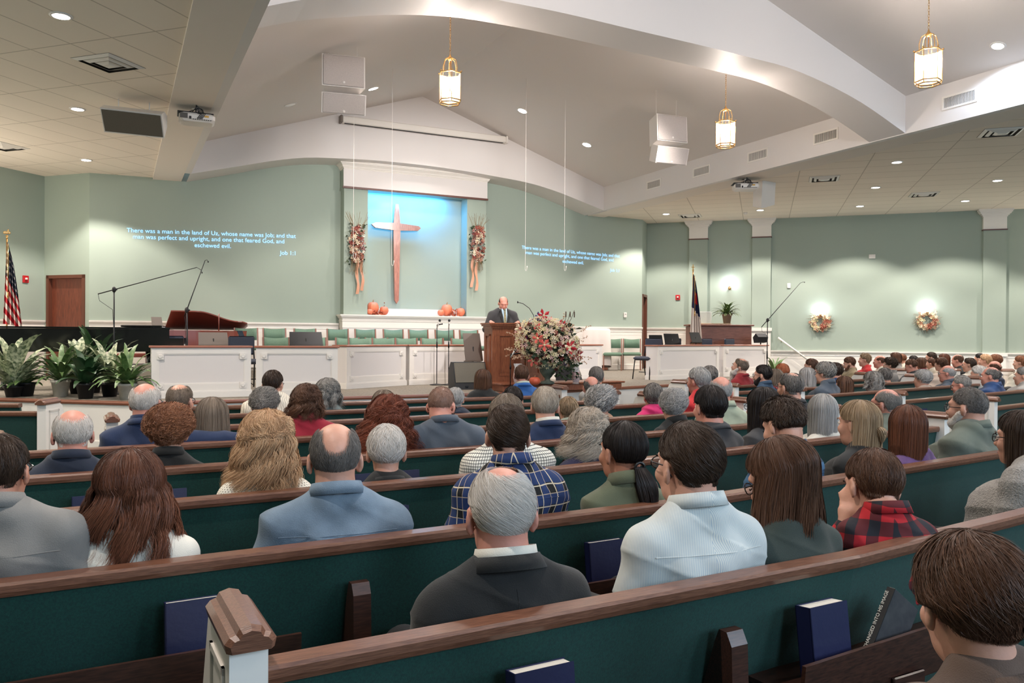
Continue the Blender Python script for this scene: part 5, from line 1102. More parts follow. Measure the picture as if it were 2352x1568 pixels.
# ================================================================== people
# smooth blended volumes turned into one continuous surface (surface nets)
class Field:
    def __init__(s, lo, hi, h):
        s.h = h; s.lo = np.array(lo, float); n = np.ceil((np.array(hi)-s.lo)/h).astype(int)+1; s.n = n
        s.ax = [(s.lo[i]+h*np.arange(n[i])).astype(np.float32) for i in range(3)]; s.d = np.full(n, 1., np.float32)
    def win(s, lo, hi, m):
        a = [max(0, int((lo[i]-m-s.lo[i])/s.h)) for i in range(3)]; b = [min(s.n[i], int((hi[i]+m-s.lo[i])/s.h)+2) for i in range(3)]
        if any(a[i] >= b[i] for i in range(3)): return None
        sl = tuple(slice(a[i], b[i]) for i in range(3)); X_ = s.ax[0][sl[0]][:, None, None]; Y_ = s.ax[1][sl[1]][None, :, None]; Z_ = s.ax[2][sl[2]][None, None, :]
        return sl, X_, Y_, Z_
    def put(s, sl, v, k, sub=False):
        d = s.d[sl]
        if sub: v = -v; h_ = np.maximum(k-np.abs(d-v), 0)/k; s.d[sl] = np.maximum(d, v)+h_*h_*k*.25
        else: h_ = np.maximum(k-np.abs(d-v), 0)/k; s.d[sl] = np.minimum(d, v)-h_*h_*k*.25
    def ell(s, c, r, k=.02, R=None, sub=False):
        c = np.array(c, float); r = np.array(r, float); m = max(r) if R is not None else 0
        e = np.full(3, m) if R is not None else r
        w_ = s.win(c-e, c+e, k+s.h*2)
        if w_ is None: return s
        sl, X_, Y_, Z_ = w_; x, y, z = X_-c[0], Y_-c[1], Z_-c[2]
        if R is not None:
            R = np.array(R); x, y, z = (R[0, 0]*x+R[1, 0]*y+R[2, 0]*z), (R[0, 1]*x+R[1, 1]*y+R[2, 1]*z), (R[0, 2]*x+R[1, 2]*y+R[2, 2]*z)
        q = np.sqrt((x/r[0])**2+(y/r[1])**2+(z/r[2])**2); q2 = np.sqrt((x/r[0]**2)**2+(y/r[1]**2)**2+(z/r[2]**2)**2)+1e-9
        s.put(sl, (q*(q-1)/q2).astype(np.float32), k, sub); return s
    def cap(s, a, b, ra, rb, k=.02, sub=False):
        a = np.array(a, float); b = np.array(b, float); m = max(ra, rb); w_ = s.win(np.minimum(a, b)-m, np.maximum(a, b)+m, k+s.h*2)
        if w_ is None: return s
        sl, X_, Y_, Z_ = w_; ba = b-a; L_ = ba.dot(ba)+1e-12; t = np.clip(((X_-a[0])*ba[0]+(Y_-a[1])*ba[1]+(Z_-a[2])*ba[2])/L_, 0, 1)
        d = np.sqrt((X_-a[0]-ba[0]*t)**2+(Y_-a[1]-ba[1]*t)**2+(Z_-a[2]-ba[2]*t)**2)-(ra+(rb-ra)*t)
        s.put(sl, d.astype(np.float32), k, sub); return s
    def cut(s, p, n):      # remove everything on the +n side of a plane
        n = np.array(n, float)/np.linalg.norm(n); d = (s.ax[0][:, None, None]-p[0])*n[0]+(s.ax[1][None, :, None]-p[1])*n[1]+(s.ax[2][None, None, :]-p[2])*n[2]
        s.d = np.maximum(s.d, d.astype(np.float32)); return s
    def mesh(s):
        d = s.d; d[0] = d[-1] = 1; d[:, 0] = 1; d[:, -1] = 1; d[:, :, 0] = 1; d[:, :, -1] = 1
        ins = d < 0; n = s.n; nc = n-1
        c = np.zeros(nc, np.int8); pos = np.zeros((*nc, 3), np.float32); cnt = np.zeros(nc, np.float32)
        sl = lambda o, e: tuple(slice(o[i], o[i]+e[i]) for i in range(3))
        for ax in range(3):
            e1, e2 = [i for i in range(3) if i != ax]
            sh = list(n); sh[ax] -= 1; A = d[tuple(slice(0, sh[i]) for i in range(3))]; o = [0, 0, 0]; o[ax] = 1; B = d[tuple(slice(o[i], o[i]+sh[i]) for i in range(3))]
            cr = (A < 0) != (B < 0); t = np.where(cr, A/(A-B+1e-12), 0)
            for u in (0, 1):
                for v in (0, 1):
                    oo = [0, 0, 0]; oo[e1] = u; oo[e2] = v; q = tuple(slice(oo[i], oo[i]+nc[i]) for i in range(3)); crq = cr[q]; tq = t[q]
                    cnt += crq; pos[..., ax] += tq*crq; pos[..., e1] += u*crq; pos[..., e2] += v*crq
        m = cnt > 0; idx = np.full(nc, -1, np.int64); I = np.argwhere(m); idx[m] = np.arange(len(I)); V = (I+pos[m]/cnt[m][:, None])*s.h+s.lo
        F = []
        for ax in range(3):
            e1, e2 = (ax+1) % 3, (ax+2) % 3
            o = [0, 0, 0]; o[ax] = 1; a = [slice(1, n[i]-1) for i in range(3)]; a[ax] = slice(0, n[ax]-1); b = list(a); b[ax] = slice(1, n[ax]); ia = ins[tuple(a)]; ib = ins[tuple(b)]
            cr = np.argwhere(ia != ib)
            if len(cr) == 0: continue
            fl = ia[tuple(cr.T)]; P_ = cr.copy()
            for i in range(3):
                if i != ax: P_[:, i] += 1
            q = []
            for u, v in ((0, 0), (1, 0), (1, 1), (0, 1)):
                c_ = P_.copy(); c_[:, e1] -= 1-u; c_[:, e2] -= 1-v; q.append(idx[tuple(c_.T)])
            q = np.stack(q, 1); q[~fl] = q[~fl][:, ::-1]; F.append(q)
        return V, (np.concatenate(F) if F else np.zeros((0, 4), int))
def np_mesh(name, V, F, m, parent, smooth=True, tone=None, uvw=None):
    me = bpy.data.meshes.new(name); nf = len(F); k = F.shape[1] if nf else 4
    me.vertices.add(len(V)); me.vertices.foreach_set('co', np.ascontiguousarray(V, np.float32).ravel()); me.loops.add(nf*k); me.polygons.add(nf)
    me.loops.foreach_set('vertex_index', np.ascontiguousarray(F, np.int32).ravel()); me.polygons.foreach_set('loop_start', np.arange(0, nf*k, k, dtype=np.int32)); me.polygons.foreach_set('loop_total', np.full(nf, k, np.int32))
    me.polygons.foreach_set('use_smooth', np.full(nf, smooth)); me.update(calc_edges=True)
    if tone is not None: at = me.attributes.new('tone', 'FLOAT', 'POINT'); at.data.foreach_set('value', np.ascontiguousarray(tone, np.float32))
    me.materials.append(m); o = bpy.data.objects.new(name, me); COL.objects.link(o); o.parent = parent; return o
def smooth_mesh(V, F, it=1):
    for _ in range(it):
        acc = np.zeros_like(V); c = np.zeros(len(V))
        for i in range(4):
            j = (i+1) % 4; np.add.at(acc, F[:, i], V[F[:, j]]); np.add.at(c, F[:, i], 1); np.add.at(acc, F[:, j], V[F[:, i]]); np.add.at(c, F[:, j], 1)
        V = V*.5+acc/np.maximum(c, 1)[:, None]*.5
    return V
# ---- materials for people
def skin_mat(tone):
    k = 'skin_%d' % tone
    if k in MATS: return MATS[k]
    c = [S(206, 154, 132), S(194, 136, 112), S(202, 140, 122), S(176, 120, 96), S(160, 106, 80)][tone]
    m = mat(k, c, .5, color2=tuple(x*.86 for x in c), nscale=18, bump=.06, bscale=120); b = m.node_tree.nodes['Principled BSDF']
    b.inputs['Subsurface Weight'].default_value = .12; b.inputs['Subsurface Radius'].default_value = (.012, .004, .002); return m
def hair_mat(k, dark, light, rough=.42):
    nm = 'hair_'+k
    if nm in MATS: return MATS[nm]
    m = bpy.data.materials.new(nm); m.use_nodes = True; N = m.node_tree.nodes; L = m.node_tree.links; b = N['Principled BSDF']; b.inputs['Roughness'].default_value = rough; b.inputs['Specular IOR Level'].default_value = .22
    a = N.new('ShaderNodeAttribute'); a.attribute_name = 'tone'; mx = N.new('ShaderNodeMix'); mx.data_type = 'RGBA'; mx.inputs[6].default_value = (*dark, 1); mx.inputs[7].default_value = (*light, 1)
    L.new(a.outputs['Fac'], mx.inputs[0]); L.new(mx.outputs[2], b.inputs['Base Color']); MATS[nm] = m; return m
HC = {'black': (S(16, 14, 14), S(52, 44, 42)), 'dark': (S(34, 25, 20), S(78, 60, 48)), 'brown': (S(52, 34, 26), S(116, 82, 62)), 'chestnut': (S(48, 26, 20), S(132, 84, 62)), 'auburn': (S(84, 48, 34), S(164, 112, 80)), 'red': (S(84, 42, 30), S(150, 84, 62)),
      'blond': (S(150, 110, 78), S(226, 190, 150)), 'dkblond': (S(96, 76, 56), S(184, 158, 126)), 'ash': (S(120, 106, 92), S(206, 194, 178)), 'grey': (S(86, 82, 78), S(168, 164, 158)), 'salt': (S(58, 54, 52), S(150, 144, 138)), 'stubble': (S(112, 86, 74), S(150, 116, 100)), 'white': (S(172, 166, 158), S(226, 220, 214)), 'silver': (S(126, 124, 122), S(200, 197, 193)), 'ginger': (S(128, 66, 40), S(190, 116, 78)), 'greybrown': (S(78, 66, 56), S(150, 134, 118))}
def hmat(k): return hair_mat(k, *HC[k])
def cloth_mat(key):
    if key in MATS: return MATS[key]
    plain = {'black': (20, 22, 22), 'suit_black': (16, 18, 18), 'navy': (26, 38, 58), 'navysuit': (20, 42, 78), 'royal': (36, 92, 160), 'slate': (74, 84, 96), 'sage': (166, 174, 150), 'olive': (96, 102, 78), 'dkgreen': (44, 56, 50), 'greygreen': (98, 106, 94), 'white': (222, 218, 206), 'cream': (206, 200, 184), 'grey': (128, 126, 122), 'ltgrey': (170, 166, 160), 'crimson': (158, 22, 48), 'red': (200, 40, 44), 'dkred': (142, 20, 30), 'pink': (214, 40, 112), 'purple': (102, 70, 122), 'indigo': (38, 34, 66), 'denim': (118, 138, 156), 'dkdenim': (60, 84, 108), 'peach': (214, 170, 138), 'tan': (150, 134, 112), 'olivetan': (134, 118, 88), 'beige': (196, 178, 164), 'teal': (28, 62, 86), 'blue': (24, 62, 112), 'fleece': (158, 154, 148), 'charcoal': (52, 52, 54), 'sagegrey': (128, 140, 138), 'greenlt': (178, 188, 172), 'trouser': (13, 14, 17), 'greyjkt': (124, 120, 116), 'browntop': (92, 72, 60)}
    if key in plain:
        c = S(*plain[key]); d = tuple(x*.72 for x in c)
        if key in ('denim', 'dkdenim'): return mat(key, c, .85, color2=tuple(x*.62 for x in c), nscale=7, bump=.25, bscale=300, detail=8)
        return mat(key, c, .85, color2=d, nscale=4 if key != 'fleece' else 90, bump=.25 if key != 'fleece' else 1.2, bscale=380 if key != 'fleece' else 140, sheen=.15)
    m = bpy.data.materials.new(key); m.use_nodes = True; N = m.node_tree.nodes; L = m.node_tree.links; b = N['Principled BSDF']; b.inputs['Roughness'].default_value = .85
    tc = N.new('ShaderNodeTexCoord'); sp = N.new('ShaderNodeSeparateXYZ'); ns = N.new('ShaderNodeTexNoise'); ns.inputs['Scale'].default_value = 5
    va = N.new('ShaderNodeVectorMath'); va.operation = 'SCALE'; va.inputs['Scale'].default_value = .008 if key == 'stripe' else .03; L.new(tc.outputs['Object'], ns.inputs[0]); L.new(ns.outputs['Color'], va.inputs[0]); ad = N.new('ShaderNodeVectorMath'); ad.operation = 'ADD'; L.new(tc.outputs['Object'], ad.inputs[0]); L.new(va.outputs[0], ad.inputs[1]); L.new(ad.outputs[0], sp.inputs[0])
    def mt(op, a, b_=0.):
        n = N.new('ShaderNodeMath'); n.operation = op
        for i, x in enumerate((a, b_)):
            if isinstance(x, (int, float)): n.inputs[i].default_value = x
            else: L.new(x, n.inputs[i])
        return n.outputs[0]
    def mix(f_, A, B):
        n = N.new('ShaderNodeMix'); n.data_type = 'RGBA'; L.new(f_, n.inputs[0])
        for i, x in ((6, A), (7, B)):
            if isinstance(x, tuple): n.inputs[i].default_value = (*x, 1)
            else: L.new(x, n.inputs[i])
        return n.outputs[2]
    X_, Y_, Z_ = sp.outputs; X_ = mt('ADD', mt('ABSOLUTE', X_), Y_); band = lambda o, per, w_, ph=0.: mt('LESS_THAN', mt('FRACT', mt('ADD', mt('MULTIPLY', o, 1/per), 50.+ph)), w_)
    if key == 'stripe': col = mix(band(X_, .0065, .42), S(208, 210, 202), S(170, 182, 190))
    elif key == 'gingham': col = mix(mt('MULTIPLY', band(X_, .016, .8), band(Z_, .016, .8)), S(40, 42, 42), S(226, 222, 210))
    elif key == 'lace': col = mix(mt('MULTIPLY', band(mt('ADD', X_, Z_), .020, .36), band(mt('SUBTRACT', X_, Z_), .020, .36)), S(226, 220, 204), S(70, 62, 54))
    elif key == 'navyplaid':
        col = mix(mt('MAXIMUM', band(X_, .085, .5), band(Z_, .085, .5, .3)), S(10, 12, 14), S(26, 48, 92))
        for o, per, ph in ((X_, .085, .1), (Z_, .085, .4)): col = mix(band(o, per, .055, ph), col, S(200, 186, 162)); col = mix(band(o, per, .03, ph+.4), col, S(178, 160, 140))
    elif key == 'buffalo':
        a = band(X_, .10, .5); c = band(Z_, .10, .5, .2); col = mix(mt('ADD', mt('MULTIPLY', a, .5), mt('MULTIPLY', c, .5)), S(170, 20, 30), S(14, 14, 20))
        col = mix(mt('MULTIPLY', a, c), mix(mt('MAXIMUM', a, c), S(172, 22, 32), S(80, 12, 20)), S(16, 18, 28))
    elif key == 'blueplaid': col = mix(band(X_, .09, .4), S(24, 64, 96), S(20, 44, 66)); col = mix(band(Z_, .09, .4), col, S(54, 92, 124))
    elif key == 'pinkplaid':
        col = mix(band(X_, .06, .5), S(186, 104, 112), S(120, 70, 104)); col = mix(band(Z_, .07, .4), col, S(150, 60, 80)); col = mix(band(mt('ADD', X_, Z_), .05, .12), col, S(226, 200, 200))
    elif key == 'floral':
        vo = N.new('ShaderNodeTexVoronoi'); vo.inputs['Scale'].default_value = 34; L.new(ad.outputs[0], vo.inputs[0]); col = mix(mt('LESS_THAN', vo.outputs['Distance'], .38), S(46, 74, 88), S(200, 204, 196))
    elif key == 'knit':
        wv = N.new('ShaderNodeTexWave'); wv.inputs['Scale'].default_value = 18; wv.inputs['Distortion'].default_value = 6; L.new(ad.outputs[0], wv.inputs[0]); col = mix(wv.outputs['Fac'], S(226, 218, 202), S(186, 176, 160))
    L.new(col, b.inputs['Base Color']); bp = N.new('ShaderNodeBump'); bp.inputs['Strength'].default_value = .25; bp.inputs['Distance'].default_value = .01; n2 = N.new('ShaderNodeTexNoise'); n2.inputs['Scale'].default_value = 14; L.new(tc.outputs['Object'], n2.inputs[0]); L.new(n2.outputs['Fac'], bp.inputs['Height']); L.new(bp.outputs[0], b.inputs['Normal'])
    MATS[key] = m; return m
LENS = mat('spectacle_lens', (.9, .95, 1), .05, alpha=.18); FRAMEB = mat('spectacle_frame', S(16, 15, 16), .3)
EYEW = mat('eye_white', S(226, 218, 210), .3); IRIS = mat('iris', S(48, 34, 26), .3); LIP = mat('lip', S(172, 96, 88), .5)
def head_R(yaw, pitch=0., roll=0.): return (Matrix.Rotation(yaw, 3, 'Z') @ Matrix.Rotation(pitch, 3, 'X') @ Matrix.Rotation(roll, 3, 'Y'))
# ---- hair: a shell that follows the skull plus thousands of individual strands
HCEN = np.array([0, -.012, .030]); HRAD = np.array([.074, .094, .088])
def hair_surf(a, s_, t, st):
    """a: azimuth from the back of the head; s_: arc position from the crown; t: height above the scalp."""
    ph = np.minimum(s_, 1.)*np.pi/2; low = np.maximum(s_-1, 0)*.105
    hz = np.clip(1-(low/HRAD[2])**2, 0, 1)**.5; nk = .66+.0*a; back = np.cos(a) > -.2
    f_ = np.where(s_ > 1, np.maximum(hz, np.where(back, nk+.12*np.abs(np.sin(a)), hz)), 1.)
    q = np.sin(ph)*f_
    x = (HRAD[0]+t)*q*np.sin(a); y = -(HRAD[1]+t)*q*np.cos(a); z = (HRAD[2]+t)*np.cos(ph)-low
    return np.stack([x+HCEN[0], y+HCEN[1], z+HCEN[2]], -1)
def s_end(a, st):
    A = np.abs((a+np.pi) % (2*np.pi)-np.pi)*180/np.pi      # 0 back .. 180 front
    nape = st.get('nape', 1.85); top = st.get('front', .62)
    if st.get('len', 0) > 0: return np.interp(A, [0, 112, 118, 135, 160, 180], [1.04, 1.04, .98, .86, top+.05, top])
    return np.interp(A, [0, 55, 74, 82, 108, 116, 135, 160, 180], [nape, nape-.05, 1.55, st.get('side', 1.06), st.get('side', 1.06), .98, .86, top+.05, top])
def s_start(a, st):
    A = np.abs((a+np.pi) % (2*np.pi)-np.pi)*180/np.pi; b = st.get('bald', 0.)
    if b == 0: return np.zeros_like(a)
    if b < .5: return b*np.interp(A, [0, 90, 180], [1, .8, .9])     # crown spot
    sd_ = st.get('bside', b*.62); return np.interp(A, [0, 22, 48, 90, 112, 130, 180], [b, b*.93, sd_, sd_, sd_*1.1, 1.0, 2.])
def build_hair(t_, W, hs, st, h_near, seed, shoulder_z):
    """W: head->local 4x4 (numpy R, T); st: style dict"""
    R_, T_ = W; r = np.random.default_rng(seed); m = hmat(st['col']); th = st.get('t', .012)*1.0; kind = st['kind']; ln = st.get('len', 0.); ln = ln+.07 if ln else 0
    vol = st.get('vol', 0.); wave = st.get('wave', 0.); N = int(st.get('n', 1600)*h_near*(1.9 if h_near > 1 else 1.3)); cur = st.get('curl', 0.)
    pole = Matrix.Rotation(st.get('pole', .35), 3, 'X'); PL = np.array(pole)
    tohead = lambda P: (P*hs)@R_.T+T_
    Vs, Fs, Ts = [], [], []; n0 = 0
    # --- shell
    na, nsn = (64, 22) if h_near > .6 else (36, 12)
    if st.get('shell', True):
        A = np.linspace(0, 2*np.pi, na, endpoint=False)[:, None]+0*np.linspace(0, 1, nsn)[None]; U = np.linspace(0, 1, nsn)[None]+0*A
        s0, s1 = s_start(A, st), s_end(A, st); s0 = s0+(.13 if st.get('bald') else 0); s1 = np.maximum(s1, s0+.001); Sx = s0+(s1-s0)*U
        bump = .004*np.sin(A*5+seed)*np.sin(Sx*6+seed)+cur*.35*np.sin(A*11+Sx*9+seed)*np.sin(Sx*13)
        tt = th*.8*np.clip(np.minimum((1-U)*5+.15, (U*5+.25) if st.get('bald') else 9), 0, 1)+vol*.6*np.sin(np.clip(Sx, 0, 1.6)/1.6*np.pi)**.8+bump*min(1, th*60)
        P = hair_surf(A, Sx, tt, st); P = tohead(P)
        if ln > 0:      # hanging part
            nl = 10; LL = np.linspace(0, 1, nl+1)[1:]
            Aa = np.abs((A[:, -1]+np.pi) % (2*np.pi)-np.pi)*180/np.pi; on = Aa < st.get('open', 115)
            up = np.array([0, 0, 1.]); base_ = P[:, -1, :]; cen = T_+(np.array([0, -.02, -.05])*hs)@R_.T; last = base_.copy(); rows = []
            for l in LL:
                q = last+0; q = base_+np.stack([ (base_[:, 0]-cen[0])*(vol*3+.04+st.get('flare', 0))*l, (base_[:, 1]-cen[1])*(vol*2-.12)*l+.006*l, -ln*l*np.ones(na)], -1)
                q[~on] = base_[~on]; rows.append(q)
            P = np.concatenate([P, np.stack(rows, 1)], 1)
        ns2 = P.shape[1]; V = P.reshape(-1, 3); I = np.arange(na*ns2).reshape(na, ns2); J = np.roll(I, -1, 0)
        q = np.stack([I[:, :-1], J[:, :-1], J[:, 1:], I[:, 1:]], -1).reshape(-1, 4)
        ok = (s_end(A[:, 0], st)-s_start(A[:, 0], st) > .02); okf = (ok & np.roll(ok, -1))[:, None]+np.zeros(ns2-1, bool)[None]; q = q[okf.reshape(-1)]
        Vs.append(V); Fs.append(q); Ts.append(np.clip(.18+.12*r.standard_normal(len(V)), 0, 1)); n0 += len(V)
    # --- strands
    K = (10 if cur > 0 else st.get('seg', 7)) if h_near > .3 else 4
    a = r.uniform(0, 2*np.pi, N); s0, s1 = s_start(a, st), s_end(a, st); ok = s1 > s0+.05; a, s0, s1 = a[ok], s0[ok], s1[ok]; N = len(a)
    if kind in ('short', 'buzz', 'curly'):
        u = r.uniform(0, 1, N)**.8; sr = s0+(s1-s0)*u*(.96); L_ = st.get('sl', .035)/.14*(.6+.8*r.random(N)); tip = np.minimum(sr+L_, s1+.05*r.random(N)+st.get('over', 0.))
    else:
        u = r.uniform(0, .85, N); sr = s0+(s1-s0)*u; tip = s1+0*sr
    k = np.linspace(0, 1, K)[None]; SS = sr[:, None]+(tip-sr)[:, None]*k
    da = r.normal(0, st.get('mess', .10)*.6, N)[:, None]*k+st.get('swirl', 0.)*k
    AA = a[:, None]+da/np.maximum(.25, np.sin(np.minimum(SS, 1)*np.pi/2))+min(wave, 1)*.06*np.sin(k*5+a[:, None]*7+seed)
    lift = th*(.75+.35*r.random(N))[:, None]+st.get('lift', .004)*k*r.random(N)[:, None]+vol*(.55+.45*r.random(N))[:, None]*np.sin(np.clip(SS, 0, 1.6)/1.6*np.pi)**.8
    if st.get('thin'): lift = .002+.003*k*r.random(N)[:, None]
    lift = lift*np.clip((s1[:, None]-SS)*8+.25, .25, 1) if ln == 0 else lift
    P = hair_surf(AA, SS, lift, st)
    if cur > 0:
        gi = (np.floor(a*9/6.2832*2)+37*np.floor(sr*4.5)).astype(int) % 97; lph = r.uniform(0, 6.28, 97); lam = r.uniform(.6, 1.5, 97); ph0 = (lph[gi]+r.normal(0, .35, N))[:, None]; P += lam[gi][:, None, None]*1.35*cur*np.stack([np.cos(k*st.get('turns', 9)+ph0), np.sin(k*st.get('turns', 9)+ph0), np.sin(k*st.get('turns', 9)*1.3+ph0)], -1)
    P = tohead(P)
    if ln > 0:
        Aa = np.abs((a+np.pi) % (2*np.pi)-np.pi)*180/np.pi; on = Aa < st.get('open', 115); nl = (18 if wave > 0 or cur > 0 else 9) if h_near > .3 else 6
        base_ = P[:, -1, :]; cen = T_+(np.array([0, -.02, -.05])*hs)@R_.T; l = np.linspace(0, 1, nl+1)[1:][None]; lr = (ln*(.72+.36*r.random(N)))[:, None]
        lk_ = np.floor(a*st.get('locks', 22)/(2*np.pi)+r.normal(0, .25, N)).astype(int) % 40; lp = r.uniform(0, 6.28, 40); lo_ = r.normal(0, .012, 40)*(wave > 0); ph0 = (lp[lk_]+r.normal(0, .22, N))[:, None]; lr = lr*(1+.9*lo_[lk_][:, None]*8); wx = lo_[lk_][:, None]*l*2+(wave*.022+cur)*np.sin(l*(st.get('wf', 9))+ph0)*(.3+.7*l); wy = (wave*.020+cur)*np.cos(l*(st.get('wf', 9))*1.1+ph0)*(.3+.7*l)
        out = (vol*3+.04+st.get('flare', 0))*(.75+.5*r.random(N))[:, None]
        q = np.stack([base_[:, None, 0]+(base_[:, None, 0]-cen[0])*out*l+wx+r.normal(0, .004, (N, 1))*l, base_[:, None, 1]+(base_[:, None, 1]-cen[1])*(vol*2-.10)*l+.0*l+wy, base_[:, None, 2]-lr*l], -1)
        q[~on] = base_[~on][:, None]; P = np.concatenate([P, q], 1)
    K2 = P.shape[1]; T = np.gradient(P, axis=1); T /= np.linalg.norm(T, axis=-1, keepdims=True)+1e-9
    cen = T_+(HCEN*hs)@R_.T; ou = P-cen; ou[..., 2] *= .4; sd = np.cross(T, ou); sd /= np.linalg.norm(sd, axis=-1, keepdims=True)+1e-9
    wd = st.get('w', .0016)*(.52 if h_near > 1 else .8 if h_near > .6 else 1.6 if h_near > .25 else 2.6); ta = np.concatenate([np.linspace(.6, 1, K2//2), np.linspace(1, .15, K2-K2//2)])[None, :, None]
    ri = r.uniform(-.9, .9, (N, 1, 1)); up_ = np.cross(sd, T); sd2 = sd*np.cos(ri)+up_*np.sin(ri)
    V = np.concatenate([P-sd2*wd*ta, P+sd2*wd*ta], 1).reshape(-1, 3); b = (np.arange(N)*2*K2)[:, None]; i = np.arange(K2-1)[None]
    q = np.stack([b+i, b+i+1, b+K2+i+1, b+K2+i], -1).reshape(-1, 4)
    lt = r.beta(2, 2.4, 64); tn = np.clip(r.beta(2, 2.2, N)*.42+.55*lt[(np.floor(a*26/6.2832+r.normal(0, .3, N))).astype(int) % 64], 0, 1); tn = np.repeat(tn[:, None], 2*K2, 1)
    if ln > 0: grad = np.concatenate([np.linspace(0, 1, K2)]*2)[None]*st.get('ombre', .25); tn = np.clip(tn+grad-.08, 0, 1)
    Vs.append(V); Fs.append(q+n0); Ts.append(tn.reshape(-1))
    return np_mesh('hair', np.concatenate(Vs), np.concatenate(Fs), m, t_, True, np.concatenate(Ts))
def glasses(t_, W, hs, m=None):
    R_, T_ = W; f_ = lambda p: tuple((np.array(p)*hs)@R_.T+T_); mb = MB()
    for s_ in (-1, 1):
        mb.tube([f_((s_*.033+.026*math.cos(2*math.pi*i/14), .105-.004*abs(math.cos(2*math.pi*i/14)), .0+.018*math.sin(2*math.pi*i/14))) for i in range(14)], .0022, 5, True)
        mb.tube([f_((s_*.06, .10, .006)), f_((s_*.078, .06, .008)), f_((s_*.081, -.005, .008)), f_((s_*.076, -.03, -.02))], .0024, 5)
    mb.tube([f_((-.008, .106, .004)), f_((.008, .106, .004))], .002, 5); g = mb.build('glasses', m or FRAMEB, t_)
    for s_ in (-1, 1): MB().add([f_((s_*.033+.024*math.cos(2*math.pi*i/12), .105, .017*math.sin(2*math.pi*i/12))) for i in range(12)], [tuple(range(12))]).build('lens', LENS, g)
def person(label, head, yaw, hyaw, st, top, Zd, hs=1., pitch=0., roll=0., skin=0, female=False, neckc=None, collar=None, wear=None, gl=False, beard=None, arms='lap', seatz=.47, build=1., kid=False, group=None, face=False, lean=0., long_sleeve=True, extra=None, frame=None, hunch=0.):
    """head: world position of the head centre; yaw: body heading (0 = +Y); hyaw: head heading."""
    head = np.array(head, float); near = 1.15 if Zd < 3.6 else .8 if Zd < 6.5 else .45 if Zd < 10 else .2
    h = .0075 if Zd < 2.7 else .009 if Zd < 4.6 else .011 if Zd < 7 else .014 if Zd < 11 else .017
    org = np.array([head[0], head[1], 0.])
    t = thing('person', label, 'person', org, yaw, group); Rb = np.array(Matrix.Rotation(-yaw, 3, 'Z')); H = np.array([0, 0, head[2]])
    Rh = np.array(head_R(hyaw-yaw, pitch, roll)); W = (Rh, H); hp = lambda p: (np.array(p)*hs)@Rh.T+H
    bs = (.80 if kid else .92 if female else 1.0)*build; sc = hs*(.9 if kid else 1.0)
    nb = H+np.array([0, -.028-lean*.0, -.185*sc]); nb[1] -= .01-.0
    nb = H*0+np.array([hp((0, -.03, -.06))[0]*.5, -.035-hunch, H[2]-.092*sc+hunch*.6])
    shw = (.185 if not female else .165)*(.78 if kid else 1)*build; shz = nb[2]-.112*sc+hunch*.3; hipy = .15-lean; sh = lambda s_: np.array([s_*shw, nb[1]+.0, shz]); hipz = seatz+.10
    if arms == 'stand': hipz = H[2]-.74*hs; hipy = -.08
    tl = shz-hipz
    def torso(F_, g, k=.05):
        cz = nb[2]
        F_.ell((0, nb[1]+.015, shz-.13*tl/.42), (.150*bs+g, .105*bs+g, .17+g), k); F_.ell((0, nb[1]*.35+hipy*.65+.01, hipz+.20*tl/.42), (.145*bs+g, .118*bs+g, .17+g), k); F_.ell((0, hipy+.01, hipz+.02), (.17*bs+g, .125+g, .11+g), k)
        F_.cap((0, nb[1]-.012, nb[2]-.045), (0, nb[1]+.0, shz-.12), .050+g, .085+g, k)
        for s_ in (-1, 1):
            F_.cap((s_*.05*bs, nb[1]-.01, nb[2]-.045), sh(s_)+np.array([-s_*.03, -.005, -.002]), .050*bs+g, .054*bs+g, k); F_.cap((s_*.07*bs, nb[1]-.035, shz-.05), (s_*.10*bs, nb[1]-.0, shz-.2), .055+g, .05+g, k)
    def limbs():
        out = []
        for s_ in (-1, 1):
            S0 = sh(s_)
            if arms == 'lap': E0 = S0+np.array([s_*.045, .03, -.27*sc]); H0 = np.array([s_*.09, E0[1]+.20, max(hipz+.07, E0[2]-.06)])
            elif arms == 'fold': E0 = S0+np.array([s_*.05, .05, -.25*sc]); H0 = np.array([-s_*.06, E0[1]+.16, E0[2]+.03])
            elif arms == 'stand': E0 = S0+np.array([s_*.10, .02, -.25*sc]); H0 = extra['hands'][0 if s_ < 0 else 1] if extra else np.array([s_*.2, .3, E0[2]])
            elif arms == 'spread': 
                if s_ > 0: E0 = S0+np.array([.27, -.02, -.02]); H0 = E0+np.array([.25, .0, .005])
                else: E0 = S0+np.array([s_*.045, .03, -.27]); H0 = np.array([s_*.09, E0[1]+.20, hipz+.09])
            elif arms == 'chin':
                if s_ < 0: E0 = S0+np.array([-.02, .20, -.20]); H0 = hp((-.070, .050, -.125))
                else: E0 = S0+np.array([s_*.045, .06, -.25*sc]); H0 = np.array([s_*.05, E0[1]+.18, E0[2]-.02])
            elif arms == 'knees': E0 = S0+np.array([s_*.05, .22, -.18]); H0 = E0+np.array([-s_*.13, .22, .02])
            out.append((s_, S0, E0, np.array(H0, float)))
        return out
    LB_ = limbs(); legs = []
    for s_ in (-1, 1):
        hz = hipz-.0; k0 = np.array([s_*.085, hipy+.03, hz]); k1 = np.array([s_*.12, hipy+.43*sc, seatz+.085]); k2 = np.array([s_*.12, hipy+.47*sc, .11])
        if arms == 'stand': k0 = np.array([s_*.09, hipy, hz]); k1 = np.array([s_*.10, hipy+.02, hz-.40]); k2 = np.array([s_*.11, hipy, extra['floor']+.08])
        legs.append((s_, k0, k1, k2))
    allp = [H+.16*hs*np.array([1, 1, 1]), H-.16*hs*np.array([1, 1, 1])]+[p for l in LB_ for p in l[1:]]+[p for l in legs for p in l[1:]]
